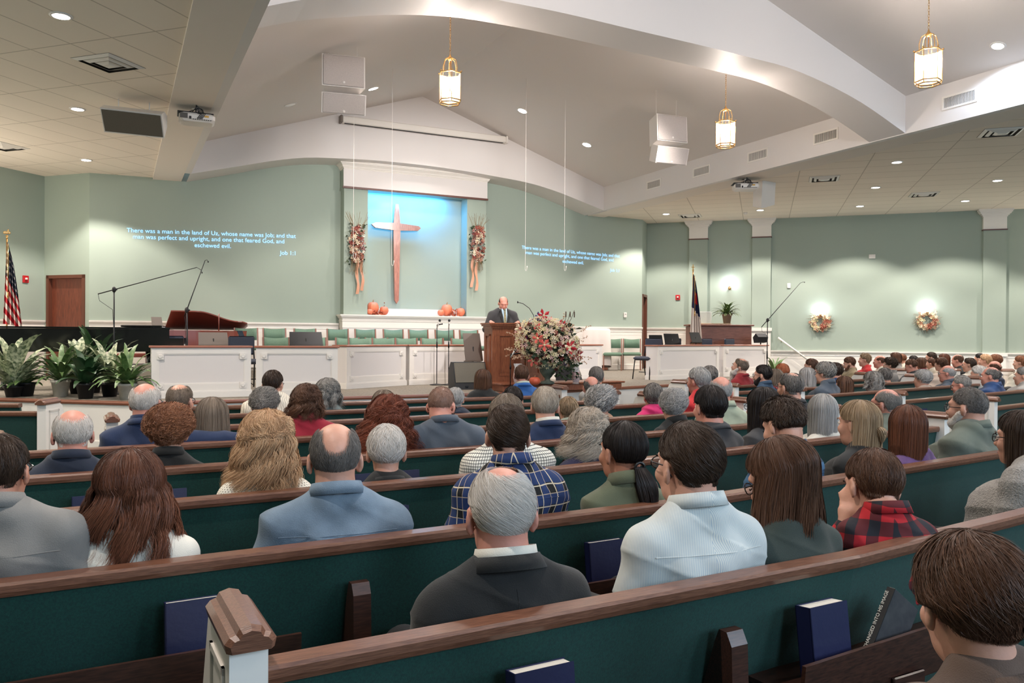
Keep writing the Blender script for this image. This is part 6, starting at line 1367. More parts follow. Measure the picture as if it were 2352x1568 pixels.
    lo = np.min(allp, 0)-np.array([.13, .24, .03]); hi = np.max(allp, 0)+np.array([.13, .22, .14]); lo[2] = (extra or {}).get('floor', 0.)-.01
    # ---- skin: head, neck, trunk, arms, hands and legs as one surface (finer grid near, coarser far)
    F1 = Field(lo, hi, h if Zd < 4.6 else h); Rl = Rh; e = lambda c, r_, k=.012, sub=False: F1.ell(hp(c), np.array(r_)*hs, k*hs, Rl, sub); cp = lambda a, b, ra, rb, k=.012, sub=False: F1.cap(hp(a), hp(b), ra*hs, rb*hs, k*hs, sub)
    torso(F1, -.022, .04)
    for s_, S0, E0, H0 in LB_:
        F1.cap(S0, E0, .036, .031, .03); F1.cap(E0, H0, .031, .023, .02); d = (H0-E0)/np.linalg.norm(H0-E0); dn = np.array([0, 0, -1.]) if arms not in ('chin',) else np.array([0, 1., .3])
        u = d*.6+dn*.35; u /= np.linalg.norm(u); sd = np.cross(u, [0, 0, 1.]); sd = sd/(np.linalg.norm(sd)+1e-6) if np.linalg.norm(sd) > .2 else np.array([1., 0, 0]); pc = H0+u*.045
        F1.cap(H0, pc-sd*.012, .024, .026, .012); F1.cap(H0, pc+sd*.012, .024, .026, .012)
        if arms == 'stand': u2 = np.array([0, .35, -.9])*1.
        else: u2 = u*.5+dn*.8
        u2 = u2/np.linalg.norm(u2)
        for j in range(4):
            b0 = pc+sd*(.028-.0185*j)+u*.02; l1 = (.030, .034, .032, .025)[j]; b1 = b0+(u*.75+u2*.4)*l1; b2 = b1+u2*l1*.9; F1.cap(b0, b1, .0095, .009, .004); F1.cap(b1, b2, .009, .0078, .004)
        th0 = H0+u*.02-sd*s_*.024; F1.cap(th0, th0+(u-sd*s_*.9)*.028, .012, .0105, .008); F1.cap(th0+(u-sd*s_*.9)*.028, th0+(u*1.9-sd*s_*1.0)*.028, .0105, .009, .004)
    for s_, k0, k1, k2 in legs: F1.cap(k0, k1, .075, .05, .03); F1.cap(k1, k2, .05, .036, .02); F1.cap(k2+np.array([0, -.02, -.04]), k2+np.array([0, .12, -.06]), .034, .03, .02)
    nbw = nb+np.array([0, 0, -.02]); wn = (.050 if female or kid else .058)*build**.5
    F1.cap(hp((0, -.026, -.045)), nbw, wn*hs, (wn+.006)*hs, .035); 
    e((0, -.012, .030), (.074, .094, .088), .02); e((0, .035, -.030), (.058, .058, .085), .03); e((0, .038, -.078), (.046, .048, .033), .03); e((0, .073, -.102), (.018, .018, .016), .02)
    if Zd < 3 or face or abs(hyaw) > .5 or True:
        e((0, .080, .026), (.05, .018, .012), .02); cp((0, .090, .006), (0, .110, -.030), .008, .0125, .012); cp((-.010, .100, -.036), (.010, .100, -.036), .0085, .0085, .008)
        for s_ in (-1, 1): e((s_*.031, .101, .002), (.017, .014, .012), .012, True); e((s_*.042, .068, -.030), (.022, .022, .022), .02); 
        cp((-.018, .088, -.066), (.018, .088, -.066), .0075, .0075, .008); cp((-.016, .086, -.076), (.016, .086, -.076), .008, .008, .008)
    for s_ in (-1, 1):
        c = hp((s_*.080, -.010, -.006)); RE = Rh@np.array(Matrix.Rotation(s_*.35, 3, 'Z') @ Matrix.Rotation(-.15, 3, 'X')); F1.ell(c, np.array([.0105, .020, .033])*hs, .006, RE); F1.ell(hp((s_*.0775, -.010, -.034)), np.array([.008, .012, .011])*hs, .006, Rh)
        if Zd < 5: F1.ell(hp((s_*.091, -.006, -.002)), np.array([.006, .012, .020])*hs, .004, Rh, True)
    V, Fc = F1.mesh(); V = smooth_mesh(V, Fc, 1); np_mesh('body', V, Fc, skin_mat(skin), t)
    # ---- clothes
    F2 = Field(lo, hi, h*1.0); torso(F2, .012 if not wear == 'thick' else .028, .06); g = .0 if not wear == 'thick' else .014
    for s_, S0, E0, H0 in LB_:
        F2.cap(S0+np.array([-s_*.01, 0, -.008]), E0, .062*bs+g, .054*bs+g, .05)
        if long_sleeve: F2.cap(E0, H0-(H0-E0)*.06, .052*bs+g, .038+g, .03)
    cl = cloth_mat(top); V, Fc = F2.mesh(); V = smooth_mesh(V, Fc, 1)
    rr = np.random.default_rng(abs(hash(label)) % 9999 if False else int(head[0]*1000) % 9999); ph = rr.uniform(0, 6, 6)      # fabric folds
    n_ = np.stack([V[:, 0], V[:, 1]-nb[1], V[:, 2]*0], -1); n_ /= np.linalg.norm(n_, axis=1, keepdims=True)+1e-6
    am = .0065 if wear != 'thick' else .008; fo = .7-1.4*np.abs(np.sin(V[:, 0]*9+V[:, 2]*14+ph[4]+1.5*np.sin(V[:, 2]*8)))**.5+ np.sin(V[:, 0]*24+V[:, 2]*17+ph[0])*np.sin(V[:, 2]*21-V[:, 0]*13+ph[1])+.6*np.sin(V[:, 2]*46+V[:, 0]*22+ph[2])*np.sin(V[:, 0]*31+ph[3]); V = V+n_*(am*fo)[:, None]
    def seam(nm, sel, key, col_=None):
        pts = []
        q = V[sel]
        if len(q) < 20: return
        lo_, hi_ = q[:, key].min(), q[:, key].max()
        for e0 in np.linspace(lo_, hi_, 26)[:-1]:
            c = q[(q[:, key] >= e0) & (q[:, key] < e0+(hi_-lo_)/25)]
            if len(c): pts.append(tuple(c[np.argmin(c[:, 1])]+np.array([0, .0004, 0])))
        if key == 0: zz = float(q[:, 2].mean()); pts = [(p[0], sum(pts[min(max(i+d, 0), len(pts)-1)][1] for d in (-2, -1, 0, 1, 2))/5-.0004, zz) for i, p in enumerate(pts)]
        if len(pts) > 6: MB().tube(pts, .0017, 5).build(nm, cl, t)
    if Zd < 6 and wear is None: seam('yoke_seam', (np.abs(V[:, 2]-(nb[2]-.135+.12*np.abs(V[:, 0])*0)) < h*.8) & (V[:, 1] < nb[1]+.02) & (np.abs(V[:, 0]) < shw+.01), 0)
    if Zd < 6 and wear == 'suit': seam('back_seam', (np.abs(V[:, 0]) < h*.8) & (V[:, 1] < nb[1]) & (V[:, 2] < nb[2]-.05) & (V[:, 2] > hipz), 2)
    tp = np_mesh('shirt' if wear is None else {'thick': 'sweater', 'suit': 'suit_jacket', 'jacket': 'jacket', 'polo': 'polo_shirt', 'top': 'top'}[wear], V, Fc, cl, t)
    F3 = Field(lo, hi, .016); F3.ell((0, hipy, hipz), (.175*bs, .135, .12), .04)
    for s_, k0, k1, k2 in legs: F3.cap(k0, k1, .092, .068, .04); F3.cap(k1, k2+np.array([0, 0, .0]), .066, .052, .03)
    V, Fc = F3.mesh(); np_mesh('trousers', V, Fc, cloth_mat('trouser'), t)
    mb = MB()
    for s_, k0, k1, k2 in legs: mb = MB(); mb.ell((k2[0], k2[1]+.055, k2[2]-.055), (.05, .13, .05), 12, 8).build('shoe', BLKP, t)
    # neckline band / collar
    def ring(nm, m, r0, r1, z0, z1, tilt=.25, cy=-.004, th=.004, n=40, gap=0.):
        v = []; f = []
        for i in range(n+1 if gap else n):
            a = -math.pi/2+gap/2+(2*math.pi-gap)*i/n if gap else 2*math.pi*i/n
            a0 = a+math.pi if gap else a
            for rr_, zz in ((r0, z0), (r1, z1), (r1+th, z1-.0), (r0+th*1.6, z0)):
                v.append((rr_*math.cos(a0)*1.02, nb[1]+cy+rr_*math.sin(a0)*.95, nb[2]+zz-tilt*rr_*math.sin(a0)))
        k = n+1 if gap else n
        for i in range(n):
            j = (i+1) % k
            for q in range(4): f.append((4*i+q, 4*j+q, 4*j+(q+1) % 4, 4*i+(q+1) % 4))
        return MB().add(v, f, True).build(nm, m, t)
    R0 = wn*hs+.010
    if collar:
        cm = cloth_mat(collar) if isinstance(collar, str) else collar
        ring('collar', cm, R0+.006, R0+.001, -.012, .026, .24)
        if wear == 'suit': ring('jacket_collar', cl, R0+.026, R0+.009, -.036, .004, .24, th=.006)
        else: ring('collar_fold', cm, R0+.019, R0+.004, -.018, .027, .24, th=.003)
    elif wear in ('thick', 'jacket'): ring('neck_band', cl, R0+.020, R0+.006, -.034, .022 if wear == 'jacket' else .016, .3, th=.008)
    elif not (st and st.get('len')): ring('neckline', cl, R0+.030, R0+.016, -.050, -.020, .35, th=.004)
    # ---- face details
    if Zd < 30:
        for s_ in (-1, 1):
            if pitch < -.3: MB().tube([hp((s_*.018, .100, -.002)), hp((s_*.031, .1005, -.006)), hp((s_*.044, .094, -.002))], .0022*hs, 5).build('eyelashes', FRAMEB, t); continue
            c = hp((s_*.031, .0865, .001)); ey = MB().ell(tuple(c), (.0105*hs,)*3, 12, 8).build('eye', EYEW, t)
            if Zd < 12 or face: MB().ell(tuple(hp((s_*.031, .0955, .001))), (.0052*hs,)*3, 10, 6).build('iris', IRIS, ey)
            MB().tube([hp((s_*.016, .104, .022)), hp((s_*.03, .102, .027)), hp((s_*.046, .092, .022))], .0032*hs, 5).build('eyebrow', hmat(st['col']) if st else FRAMEB, t) if (face or Zd < 12) else None
        MB().tube([hp((-.02, .091, -.070)), hp((-.007, .0975, -.067)), hp((.007, .0975, -.067)), hp((.02, .091, -.070))], .0035*hs, 6).build('lips', LIP, t) if (face or Zd < 12) else None
    if beard:
        F4 = Field(H-.3, H+.25, .007 if Zd < 8 else .009); bl = beard[1]; col = hmat(beard[0])
        F4.ell(hp((0, .044, -.086)), np.array([.061, .058, .048])*hs, .015, Rh); F4.cap(hp((-.062, .012, -.030)), hp((-.036, .062, -.088)), .020*hs, .028*hs, .015); F4.cap(hp((.062, .012, -.030)), hp((.036, .062, -.088)), .020*hs, .028*hs, .015)
        F4.ell(hp((0, .096, -.050)), np.array([.028, .010, .007])*hs, .008, Rh); F4.ell(hp((0, .10, -.070)), np.array([.018, .012, .010])*hs, .004, Rh, True)
        if bl: F4.cap(hp((0, .07, -.11)), hp((0, .08, -.11-bl)), .042*hs, .018*hs, .03)
        V, Fc = F4.mesh(); V = V+np.random.default_rng(3).normal(0, .0015, V.shape); np_mesh('beard', V, Fc, col, t, True, np.random.default_rng(4).beta(2, 2, len(V)))
    if st: build_hair(t, W, hs, st, near, int(abs(head[0]*977+head[2]*131)) % 1000, shz)
    if st and st.get('tail'):
        tx = st['tail']; N = int(700*near)+60; r = np.random.default_rng(5); P0 = hp((0, -.105, tx.get('z', -.02))); k = np.linspace(0, 1, 12)[None]; L_ = tx['len']*(.75+.3*r.random(N))[:, None]; a = r.uniform(0, 6.28, N)[:, None]; rad = (tx.get('r', .028)*np.sqrt(r.random(N)))[:, None]*np.sin(np.clip(k*1.1+.12, 0, 1)*np.pi)**.6*1.2
        cl_ = tx.get('curl', 0.); P = np.stack([P0[0]+rad*np.cos(a)+(tx.get('dx', 0)*k)+cl_*np.sin(k*14+a), P0[1]-.035*np.sin(k*np.pi*.8)+rad*np.sin(a)+cl_*np.cos(k*14+a), P0[2]-L_*k+.02*np.sin(k*3)], -1); T = np.gradient(P, axis=1); sd = np.cross(T, np.array([.2, 1., .1])); sd /= np.linalg.norm(sd, axis=-1, keepdims=True)+1e-9; w0 = .0022 if near > .5 else .004
        V = np.concatenate([P-sd*w0, P+sd*w0], 1).reshape(-1, 3); b = (np.arange(N)*24)[:, None]; i = np.arange(11)[None]; q = np.stack([b+i, b+i+1, b+12+i+1, b+12+i], -1).reshape(-1, 4); np_mesh('ponytail', V, q, hmat(st['col']), t, True, np.repeat(r.beta(2, 3, N), 24))
        MB().tube([tuple(np.array(P0)+np.array([.022*math.cos(x), 0.0, .022*math.sin(x)])) for x in np.linspace(0, 6.28, 13)[:-1]], .007, 6, True).build('hair_tie', mat('hair_tie', S(120, 40, 44), .6) if tx.get('tie') else FRAMEB, t)
    if gl: glasses(t, W, hs, frame)
    return t, hp, W
# ================================================================== the congregation
def place(px, ytop, wpx, yfun, st, off=.20, hs=None):
    r = ray(px, 900); q = r[0]/r[1]; x = .5
    for _ in range(40): y = yfun(x)+off; x = q*y
    Zd = x*RC[0, 2]*-1+y*RC[1, 2]*-1
    t_ = (st.get('t', .012)+st.get('vol', 0)*.8) if st else .004
    if hs is None: hs = min(1.10, max(.90, wpx*Zd/FPX/(.150+2*t_)))
    zt = 1.55+ray(px, ytop)[2]*(y/ray(px, ytop)[1]); return np.array([x, y, zt-(.118+t_*.9)*hs]), Zd, hs
SK = dict
short = lambda col, **k: {'kind': 'short', 'col': col, 't': .011, 'n': 5200, 'sl': .035, 'w': .0011, 'mess': .16, **k}
buzz = lambda col, **k: {'kind': 'buzz', 'col': col, 't': .005, 'n': 7000, 'sl': .014, 'w': .0009, 'mess': .2, **k}
bald = lambda col, b=.95, **k: {'kind': 'buzz', 'col': col, 't': .006, 'n': 6000, 'sl': .02, 'w': .0009, 'bald': b, 'mess': .15, **k}
long_ = lambda col, ln, **k: {'kind': 'long', 'col': col, 't': .012, 'vol': .012, 'n': 3000, 'len': ln, 'w': .0013, 'mess': .08, 'nape': 1.25, 'side': 1.15, **k}
curly = lambda col, vol=.03, **k: {'kind': 'curly', 'col': col, 't': .012, 'vol': vol, 'n': 4200, 'sl': .05, 'curl': .006, 'turns': 11, 'w': .0013, 'mess': .5, 'side': 1.25, 'nape': 1.75, **k}
rowf = lambda k: F_(k)
def P_(label, row, px, yt, w_, st, top, dy=None, yaw=0., hyaw=None, off=.20, **kw):
    f = rowf(row) if isinstance(row, str) else (lambda x: row)
    head, Zd, hs = place(px, yt, w_, f, st, off, kw.pop('hs', None))
    y0 = f(head[0]); sl = (f(head[0]+.1)-f(head[0]-.1))/.2; by = math.atan(sl)+yaw-.14
    return person(label, head, by, (hyaw if hyaw is not None else .04)-math.atan2(head[0], head[1]), st, top, Zd, hs, **kw)
# --- row nearest the camera and first pew
P_('boy with tousled brown hair at the lower right corner, nearest to the camera', .68, 2236, 1222, 262, short('brown', t=.020, sl=.07, mess=.30, lift=.012, nape=1.75, side=1.35, swirl=.4, n=6500), 'browntop', hyaw=.45, yaw=.1, kid=True, hs=.93, wear='top', pitch=-.15)
P_('elderly balding man with thin white hair in a black suit', 'A', 1152, 1066, 160, bald('white', .36, n=9000, sl=.05, t=.008, nape=1.7, swirl=.7), 'suit_black', hyaw=.22, wear='suit', collar='white', build=1.06, skin=2, seatz=.41)
P_('young man with short dark hair and glasses in a pale striped shirt', 'A', 1583, 966, 165, short('dark', t=.013, nape=1.8, n=7000, swirl=.3), 'stripe', yaw=.05, hyaw=.62, wear=None, collar='stripe', gl=True, build=1.05, skin=0)
P_('girl with very long straight brown hair and glasses in a dark green cardigan', 'A', 1800, 1000, 150, long_('brown', .46, vol=.006, n=6500, w=.0012, mess=.12, wave=.35, ombre=.15, flare=.35), 'dkgreen', yaw=.10, hyaw=1.15, pitch=-.38, female=True, gl=True, wear='top', skin=0)
P_('boy in a red and black check shirt resting his chin on his fist', 'A', 2006, 1030, 124, short('brown', t=.011, n=6000, nape=1.8), 'buffalo', yaw=-.35, hyaw=.62, pitch=-.25, roll=.12, hunch=.05, kid=True, arms='chin', collar='buffalo', wear=None, build=1.0, off=.19)
P_('woman with dark shoulder length hair and glasses in a pale grey fleece', 'A', 2350, 938, 120, long_('dark', .14, n=3500, vol=.012), 'fleece', yaw=.20, hyaw=1.2, female=True, gl=True, wear='thick', off=.36, arms='fold', build=1.3, seatz=.36, hunch=.04)
# --- second pew
P_('man in a heather grey shirt cut by the left edge', 'B', 2, 996, 108, short('dark', t=.009, nape=1.8), 'grey', yaw=-.05, hyaw=-.35, wear=None, collar='grey', gl=True, skin=1, off=.19)
P_('woman with long wavy brown hair with lighter ends in a white top', 'B', 298, 1022, 150, long_('chestnut', .26, vol=.016, wave=1.5, n=5200, ombre=.6, wf=8.5, flare=.30, locks=22), 'white', female=True, wear='top', off=.19, long_sleeve=False)
P_('balding man with short grey hair in a light blue denim shirt', 'B', 770, 968, 116, bald('salt', .92, bside=.42, nape=1.85, n=9000), 'denim', wear=None, collar='denim', build=1.12, off=.19, skin=0)
P_('man with cropped dark hair and sticking out ears in a navy plaid flannel shirt', 'B', 1167, 927, 100, short('dark', t=.010, nape=1.85, n=6500, swirl=.6), 'navyplaid', wear=None, collar='navyplaid', build=1.0, off=.19)
P_('woman with a low black ponytail in an olive jacket', 'B', 1432, 965, 104, short('black', t=.009, sl=.10, mess=.03, nape=1.6, side=1.15, tail=dict(len=.30, z=-.045, r=.036, dx=.05)), 'olive', yaw=.0, hyaw=.65, female=True, wear='jacket', skin=3, off=.19)
P_('young man with dark hair swept up in a blue checked shirt, head bowed', 'B', 1800, 912, 90, short('dark', t=.014, nape=1.6, mess=.2, lift=.02), 'blueplaid', yaw=.1, hyaw=.75, pitch=-.35, wear=None, collar='blueplaid', off=.20)
P_('woman with half tied streaked brown hair in a black top', 'B', 1972, 916, 80, long_('dkblond', .15, n=3500, vol=.006, open=80, side=1.05, tail=dict(len=.12, z=.0, r=.02, tie=1)), 'black', yaw=.1, hyaw=1.0, female=True, wear='top', off=.19)
P_('woman with long straight dark brown hair in a purple top', 'B', 2085, 927, 84, long_('chestnut', .24, n=3500, vol=.006, ombre=.35), 'purple', yaw=.1, hyaw=.3, female=True, wear='top', off=.19)
P_('man with cropped grey hair, glasses and a white beard in a grey green sweater', 'B', 2222, 889, 88, buzz('salt', n=8000, front=.5), 'greygreen', yaw=.1, hyaw=1.2, wear='thick', gl=True, beard=('white', 0), build=1.12, off=.2, skin=0)
# --- third pew
P_('woman with big curly blond hair and a headband in a white lace top', 'C', 612, 938, 118, long_('blond', .24, vol=.024, wave=1.1, curl=.006, n=5000, w=.0012, ombre=.15, wf=12, mess=.2), 'lace', female=True, wear='top', off=.19)
P_('woman with cropped white hair in a black top', 'C', 888, 973, 92, short('white', t=.014, nape=1.65, sl=.03, mess=.3, n=5200), 'black', female=True, wear='top', off=.19, skin=0)
P_('man with grey brown hair in a black and white checked shirt', 'C', 1163, 903, 92, short('greybrown', t=.012, nape=1.75, mess=.3), 'gingham', wear=None, build=1.1, off=.19)
P_('woman with wavy ash blond hair in an indigo jacket', 'C', 1350, 934, 88, long_('ash', .10, vol=.026, wave=.9, curl=.008, n=3600, wf=12, mess=.3), 'indigo', yaw=.05, hyaw=.2, female=True, wear='jacket', off=.19)
P_('man with thick black hair in a dark navy jacket', 'C', 1630, 884, 80, short('black', t=.016, sl=.05, nape=1.85, mess=.25), 'charcoal', yaw=.1, hyaw=.6, wear='suit', off=.19, skin=2)
P_('person with long dark hair and glasses in a dark jacket beside the green shirt', 'C', 1752, 886, 74, long_('black', .16, n=2600, vol=.008), 'charcoal', yaw=.15, hyaw=.7, female=True, gl=True, wear='jacket', off=.2)
P_('woman with long straight white grey hair in a white blouse', 'C', 1889, 902, 76, long_('silver', .17, n=3200, vol=.006), 'white', yaw=.1, hyaw=.3, female=True, wear='top', off=.20)
P_('balding grey haired man with wire glasses in a grey green sweater', 'C', 2034, 890, 62, bald('grey', .6, n=5000, bside=.4, t=.010), 'greygreen', yaw=.15, hyaw=1.15, gl=True, wear='thick', off=.35, skin=2)
# --- fourth pew
P_('balding man with thin white hair and glasses in a navy polo shirt', 'D', 167, 937, 86, bald('white', .62, bside=.5, n=8000, t=.009), 'navy', wear='polo', collar='navy', gl=True, build=1.05, off=.19, skin=2)
P_('woman with short puffy auburn curls in a black top', 'D', 388, 922, 110, curly('auburn', .034), 'black', female=True, wear='top', collar='black', off=.19)
P_('person in a white blouse hidden behind the curly blond woman', 'D', 586, 962, 66, short('greybrown'), 'cream', female=True, wear='top', off=.19, hs=.9)
P_('woman with long curly red hair in a pink plaid shirt', 'D', 890, 908, 92, long_('red', .22, vol=.022, wave=1.0, curl=.012, n=4200, wf=22, mess=.15, flare=.6), 'pinkplaid', female=True, wear='top', off=.19)
P_('man with a shaved head and dark beard in a slate polo shirt', 'D', 1014, 888, 60, buzz('stubble', t=.003, n=3000, front=.5), 'slate', hyaw=-.3, yaw=.0, pitch=-.25, hunch=.03, wear='polo', collar='slate', gl=True, beard=('dark', 0), build=1.15, off=.20, skin=2)
P_('grey haired man in a navy suit with a white collar', 'D', 1252, 886, 66, short('ash', t=.013, nape=1.7, mess=.25), 'navysuit', wear='suit', collar='white', off=.20)
P_('woman with short white curls in a black jacket', 'D', 1546, 890, 64, curly('silver', .022, n=3400), 'black', yaw=.05, hyaw=.3, female=True, wear='jacket', off=.20)
P_('balding man with cropped white hair in a pale sage shirt', 'D', 1655, 863, 60, bald('silver', .72, bside=.55, n=5000), 'sage', yaw=.05, hyaw=.25, wear=None, collar='sage', build=1.12, off=.20, skin=2)
P_('man with dark grey hair and a small bald spot in a dark suit', 'D', 1815, 853, 66, bald('salt', .35, t=.012, n=5000, sl=.03), 'charcoal', yaw=.1, hyaw=.8, gl=True, wear='suit', off=.20)
# --- fifth pew
P_('bald man with white hair and glasses in a navy suit, arm along the pew', 'E', 335, 877, 74, bald('white', .66, bside=.5, n=8000, t=.009), 'navysuit', yaw=-.05, hyaw=-.35, wear='suit', collar='navysuit', gl=True, arms='spread', build=1.1, off=.20, skin=2)
P_('woman with straight brown grey hair resting a hand on her head', 'E', 487, 909, 76, long_('greybrown', .12, n=3000, vol=.010), 'cream', female=True, wear='top', off=.20)
P_('woman with a brown curly bob in a crimson jacket', 'E', 702, 880, 66, long_('brown', .07, vol=.014, wave=.6, curl=.006, n=3000), 'crimson', wear='jacket', collar='crimson', female=True, build=1.15, off=.20)
P_('person with light brown hair just behind the curly red hair', 'F', 882, 893, 54, long_('greybrown', .06, n=1500), 'indigo', female=True, wear='top', off=.2)
P_('woman with big fluffy white curls in a peach top', 'E', 1380, 882, 80, curly('silver', .042, n=4200, curl=.010), 'peach', hyaw=.15, female=True, wear='top', off=.20)
P_('child with short blond hair in a pale green shirt', 'E', 1305, 910, 46, short('dkblond', t=.013, mess=.1), 'greenlt', hyaw=.3, kid=True, wear=None, collar='greenlt', off=.20)
P_('grey haired woman in a hot pink sweater with a black collar', 'E', 1500, 879, 46, short('salt', t=.016, mess=.3), 'pink', hyaw=.25, female=True, wear='thick', off=.20)
P_('man with combed silver hair in a bright red shirt', 'E', 1604, 842, 52, short('silver', t=.014, mess=.1), 'red', yaw=.1, hyaw=.85, wear=None, collar='red', off=.3, skin=2)
# --- sixth pew and further forward
P_('balding grey haired man with glasses in a beige shirt', 'F', 414, 880, 60, bald('greybrown', .45, n=4000, t=.009), 'beige', hyaw=-.45, gl=True, wear=None, collar='beige', off=.20)
P_('woman with grey curls in a blue and white floral top', 'F', 607, 886, 66, curly('grey', .020, n=3000), 'floral', female=True, wear='top', off=.20)
P_('person with grey hair beside the shaved headed man', 'F', 1046, 889, 42, short('silver', t=.016), 'navy', female=True, wear='top', off=.20, hyaw=-.1)
P_('woman with dark curly ponytail behind the man with grey brown hair', 'F', 1178, 886, 48, short('black', t=.012, mess=.2, tail=dict(len=.28, z=.0, r=.04, dx=.10, curl=.012)), 'charcoal', female=True, wear='top', off=.20)
P_('man with dark hair in a white cable knit sweater', 'G', 627, 849, 46, short('dark', t=.010, n=3500), 'knit', hyaw=-.3, gl=True, wear='thick', off=.20, build=1.1)
P_('woman with wavy grey hair in a sage grey top', 'G', 752, 867, 54, long_('grey', .09, vol=.018, wave=.7, curl=.006, n=2600), 'sagegrey', female=True, wear='top', off=.20)
P_('bald man in a light tan suit at the front right', 'G', 1358, 863, 50, bald('salt', .95, n=3500), 'tan', hyaw=.2, wear='suit', collar='white', off=.20, skin=2)
P_('woman with shoulder length brown hair in black in the front pew', 'H', 1109, 846, 38, long_('brown', .06, n=2200), 'black', female=True, wear='top', off=.20)
P_('man with short brown hair in a bright blue jacket in the front pew', 'H', 1198, 837, 34, short('brown', t=.008), 'royal', wear='suit', collar='greenlt', off=.20, skin=2)
P_('man with dark grey hair in the front pew, right of the bald man in tan', 'H', 1369, 841, 36, short('salt', t=.010), 'ltgrey', hyaw=.1, wear=None, off=.20)
# --- right block: heads turned towards the stage on the left
R1 = lambda r: (lambda x, r=r: r[1]+(x-r[0])*.2)
rows_r = [(7.9, 5.12), (7.75, 6.05), (7.22, 6.98), (7.0, 7.85), (6.85, 8.65)]
def R_(label, i, px, yt, w_, st, top, hyaw=1.2, off=.20, **kw):
    f = R1(rows_r[i]) if i >= 0 else (lambda x: i*-1.)
    head, Zd, hs = place(px, yt, w_, f, st, off, kw.pop('hs', None)); return person(label, head, .25+kw.pop('yaw', 0), hyaw-math.atan2(head[0], head[1])+.12, st, top, Zd, hs, **kw)
R_('long bearded man with thinning brown hair in a red shirt looking up', 4, 1699, 821, 34, bald('greybrown', .4, t=.010, nape=2.1, side=1.5, n=3500), 'dkred', 1.25, wear=None, beard=('white', .10), pitch=.2)
R_('young man with black hair, beard and glasses in a blue denim shirt', 3, 1751, 837, 40, short('black', t=.014, n=3500), 'dkdenim', 1.15, gl=True, wear=None, collar='dkdenim', beard=('black', 0), off=.05)
R_('woman with brown hair beside the black haired young man', 3, 1779, 845, 34, long_('greybrown', .06, n=1800), 'dkred', .7, female=True, wear='top')
R_('person with short ginger hair behind the brown haired woman', 4, 1795, 834, 30, short('ginger', t=.010), 'cream', .9, wear=None)
R_('grey haired person half hidden behind the man in the red shirt', 4, 1628, 839, 34, short('salt', t=.012), 'navy', .8, wear=None, off=-.35)
R_('woman with long straight white hair in the right block', 3, 1853, 842, 38, long_('silver', .15, n=2200), 'ltgrey', .7, female=True, wear='top')
R_('woman with curly grey hair and glasses in a slate jacket', 2, 1894, 829, 50, curly('grey', .02, n=2600), 'slate', .95, gl=True, female=True, wear='jacket', build=1.15)
R_('man with dark reddish hair against the white wainscot', 4, 1862, 823, 30, short('brown', t=.010), 'cream', 1.2, wear=None, off=.5)
R_('person with dark hair in navy just right of the slate jacket', 3, 1917, 832, 34, short('dark', t=.012), 'blue', .9, wear='top')
R_('person with long reddish brown hair leaning in a red top', 2, 1938, 862, 34, long_('brown', .12, n=1400), 'red', .9, female=True, wear='top', off=.25)
R_('woman with wavy ash grey hair and an earring', 2, 2004, 851, 52, long_('grey', .07, vol=.016, wave=.6, curl=.006, n=2600), 'charcoal', .7, female=True, wear='top')
R_('person with short dark grey hair behind the wavy haired woman', 3, 2031, 844, 34, short('salt', t=.014), 'charcoal', .8, wear='top')
R_('woman with short white curls in a beige cardigan', 2, 2118, 847, 42, curly('silver', .016, n=2400), 'beige', 1.0, female=True, wear='top')
R_('elderly balding man in profile with glasses in a grey jacket', 2, 2175, 838, 40, bald('silver', .8, n=3000), 'slate', 1.35, gl=True, wear='jacket', skin=2)
R_('shaven headed man in profile with glasses reading a white sheet', 1, 2208, 861, 48, buzz('grey', front=.45, n=4500), 'charcoal', 1.25, gl=True, wear=None, pitch=-.2, skin=2)
R_('balding man in profile in a dark blue sweater', 1, 2274, 841, 54, bald('salt', .62, n=4500, t=.010), 'blue', 1.35, wear='thick', build=1.1, skin=2)
R_('white haired woman in bright blue beyond the balding man in blue', 2, 2246, 839, 44, short('white', t=.022, mess=.3), 'royal', 1.3, female=True, wear='top')
R_('man with grey hair in a white sweater at the right edge', 1, 2350, 842, 52, short('grey', t=.010), 'ltgrey', 1.35, wear='thick')
# --- far right block, seen in profile
def W_(label, px, yt, w_, d, st, top, hyaw=1.35, yaw=1.1, **kw):
    # d: distance along the viewing axis
    t_ = st.get('t', .012)+st.get('vol', 0)*.8; hs = min(1.1, max(.9, w_*d/FPX/(.165+2*t_))); p = atd(px, yt, d); head = np.array([p[0], p[1], p[2]-(.118+t_*.9)*hs]); return person(label, head, yaw-.15, hyaw-math.atan2(head[0], head[1])+.12, st, top, d, hs, **kw)
W_('bearded man in an olive tan sweater leaning forward on his arms', 1951, 819, 27, 15.6, short('brown', t=.012), 'olivetan', 1.45, pitch=-.25, wear='thick', beard=('brown', 0), arms='knees', lean=-.0, build=1.1)
W_('woman with blond hair pinned up in a red top', 1986, 811, 24, 16.4, short('dkblond', t=.012, lift=.02), 'red', 1.5, female=True, wear='top')
W_('bald man in profile beside the dark curly haired woman', 2020, 815, 22, 16.2, bald('brown', .9), 'cream', 1.45, wear=None, skin=2)
W_('woman with dark curly hair in profile', 2044, 819, 30, 15.2, curly('dark', .018), 'greyjkt', 1.4, female=True, wear='top')
W_('woman with brown bobbed hair in a grey jacket', 2056, 808, 24, 17.2, long_('brown', .04), 'greyjkt', 1.3, female=True, wear='jacket')
W_('man with thinning auburn hair just right of the grey jacket', 2071, 812, 18, 18.0, short('auburn', t=.006), 'cream', 1.0, wear=None)
W_('person with black hair and glasses in the far block', 2097, 816, 20, 17.4, short('black'), 'beige', 1.2, gl=True, wear=None)
W_('ruddy man with his hand at his face in a grey jacket', 2093, 824, 27, 15.0, short('brown', t=.006), 'charcoal', 1.2, pitch=-.3, wear='jacket', skin=2)
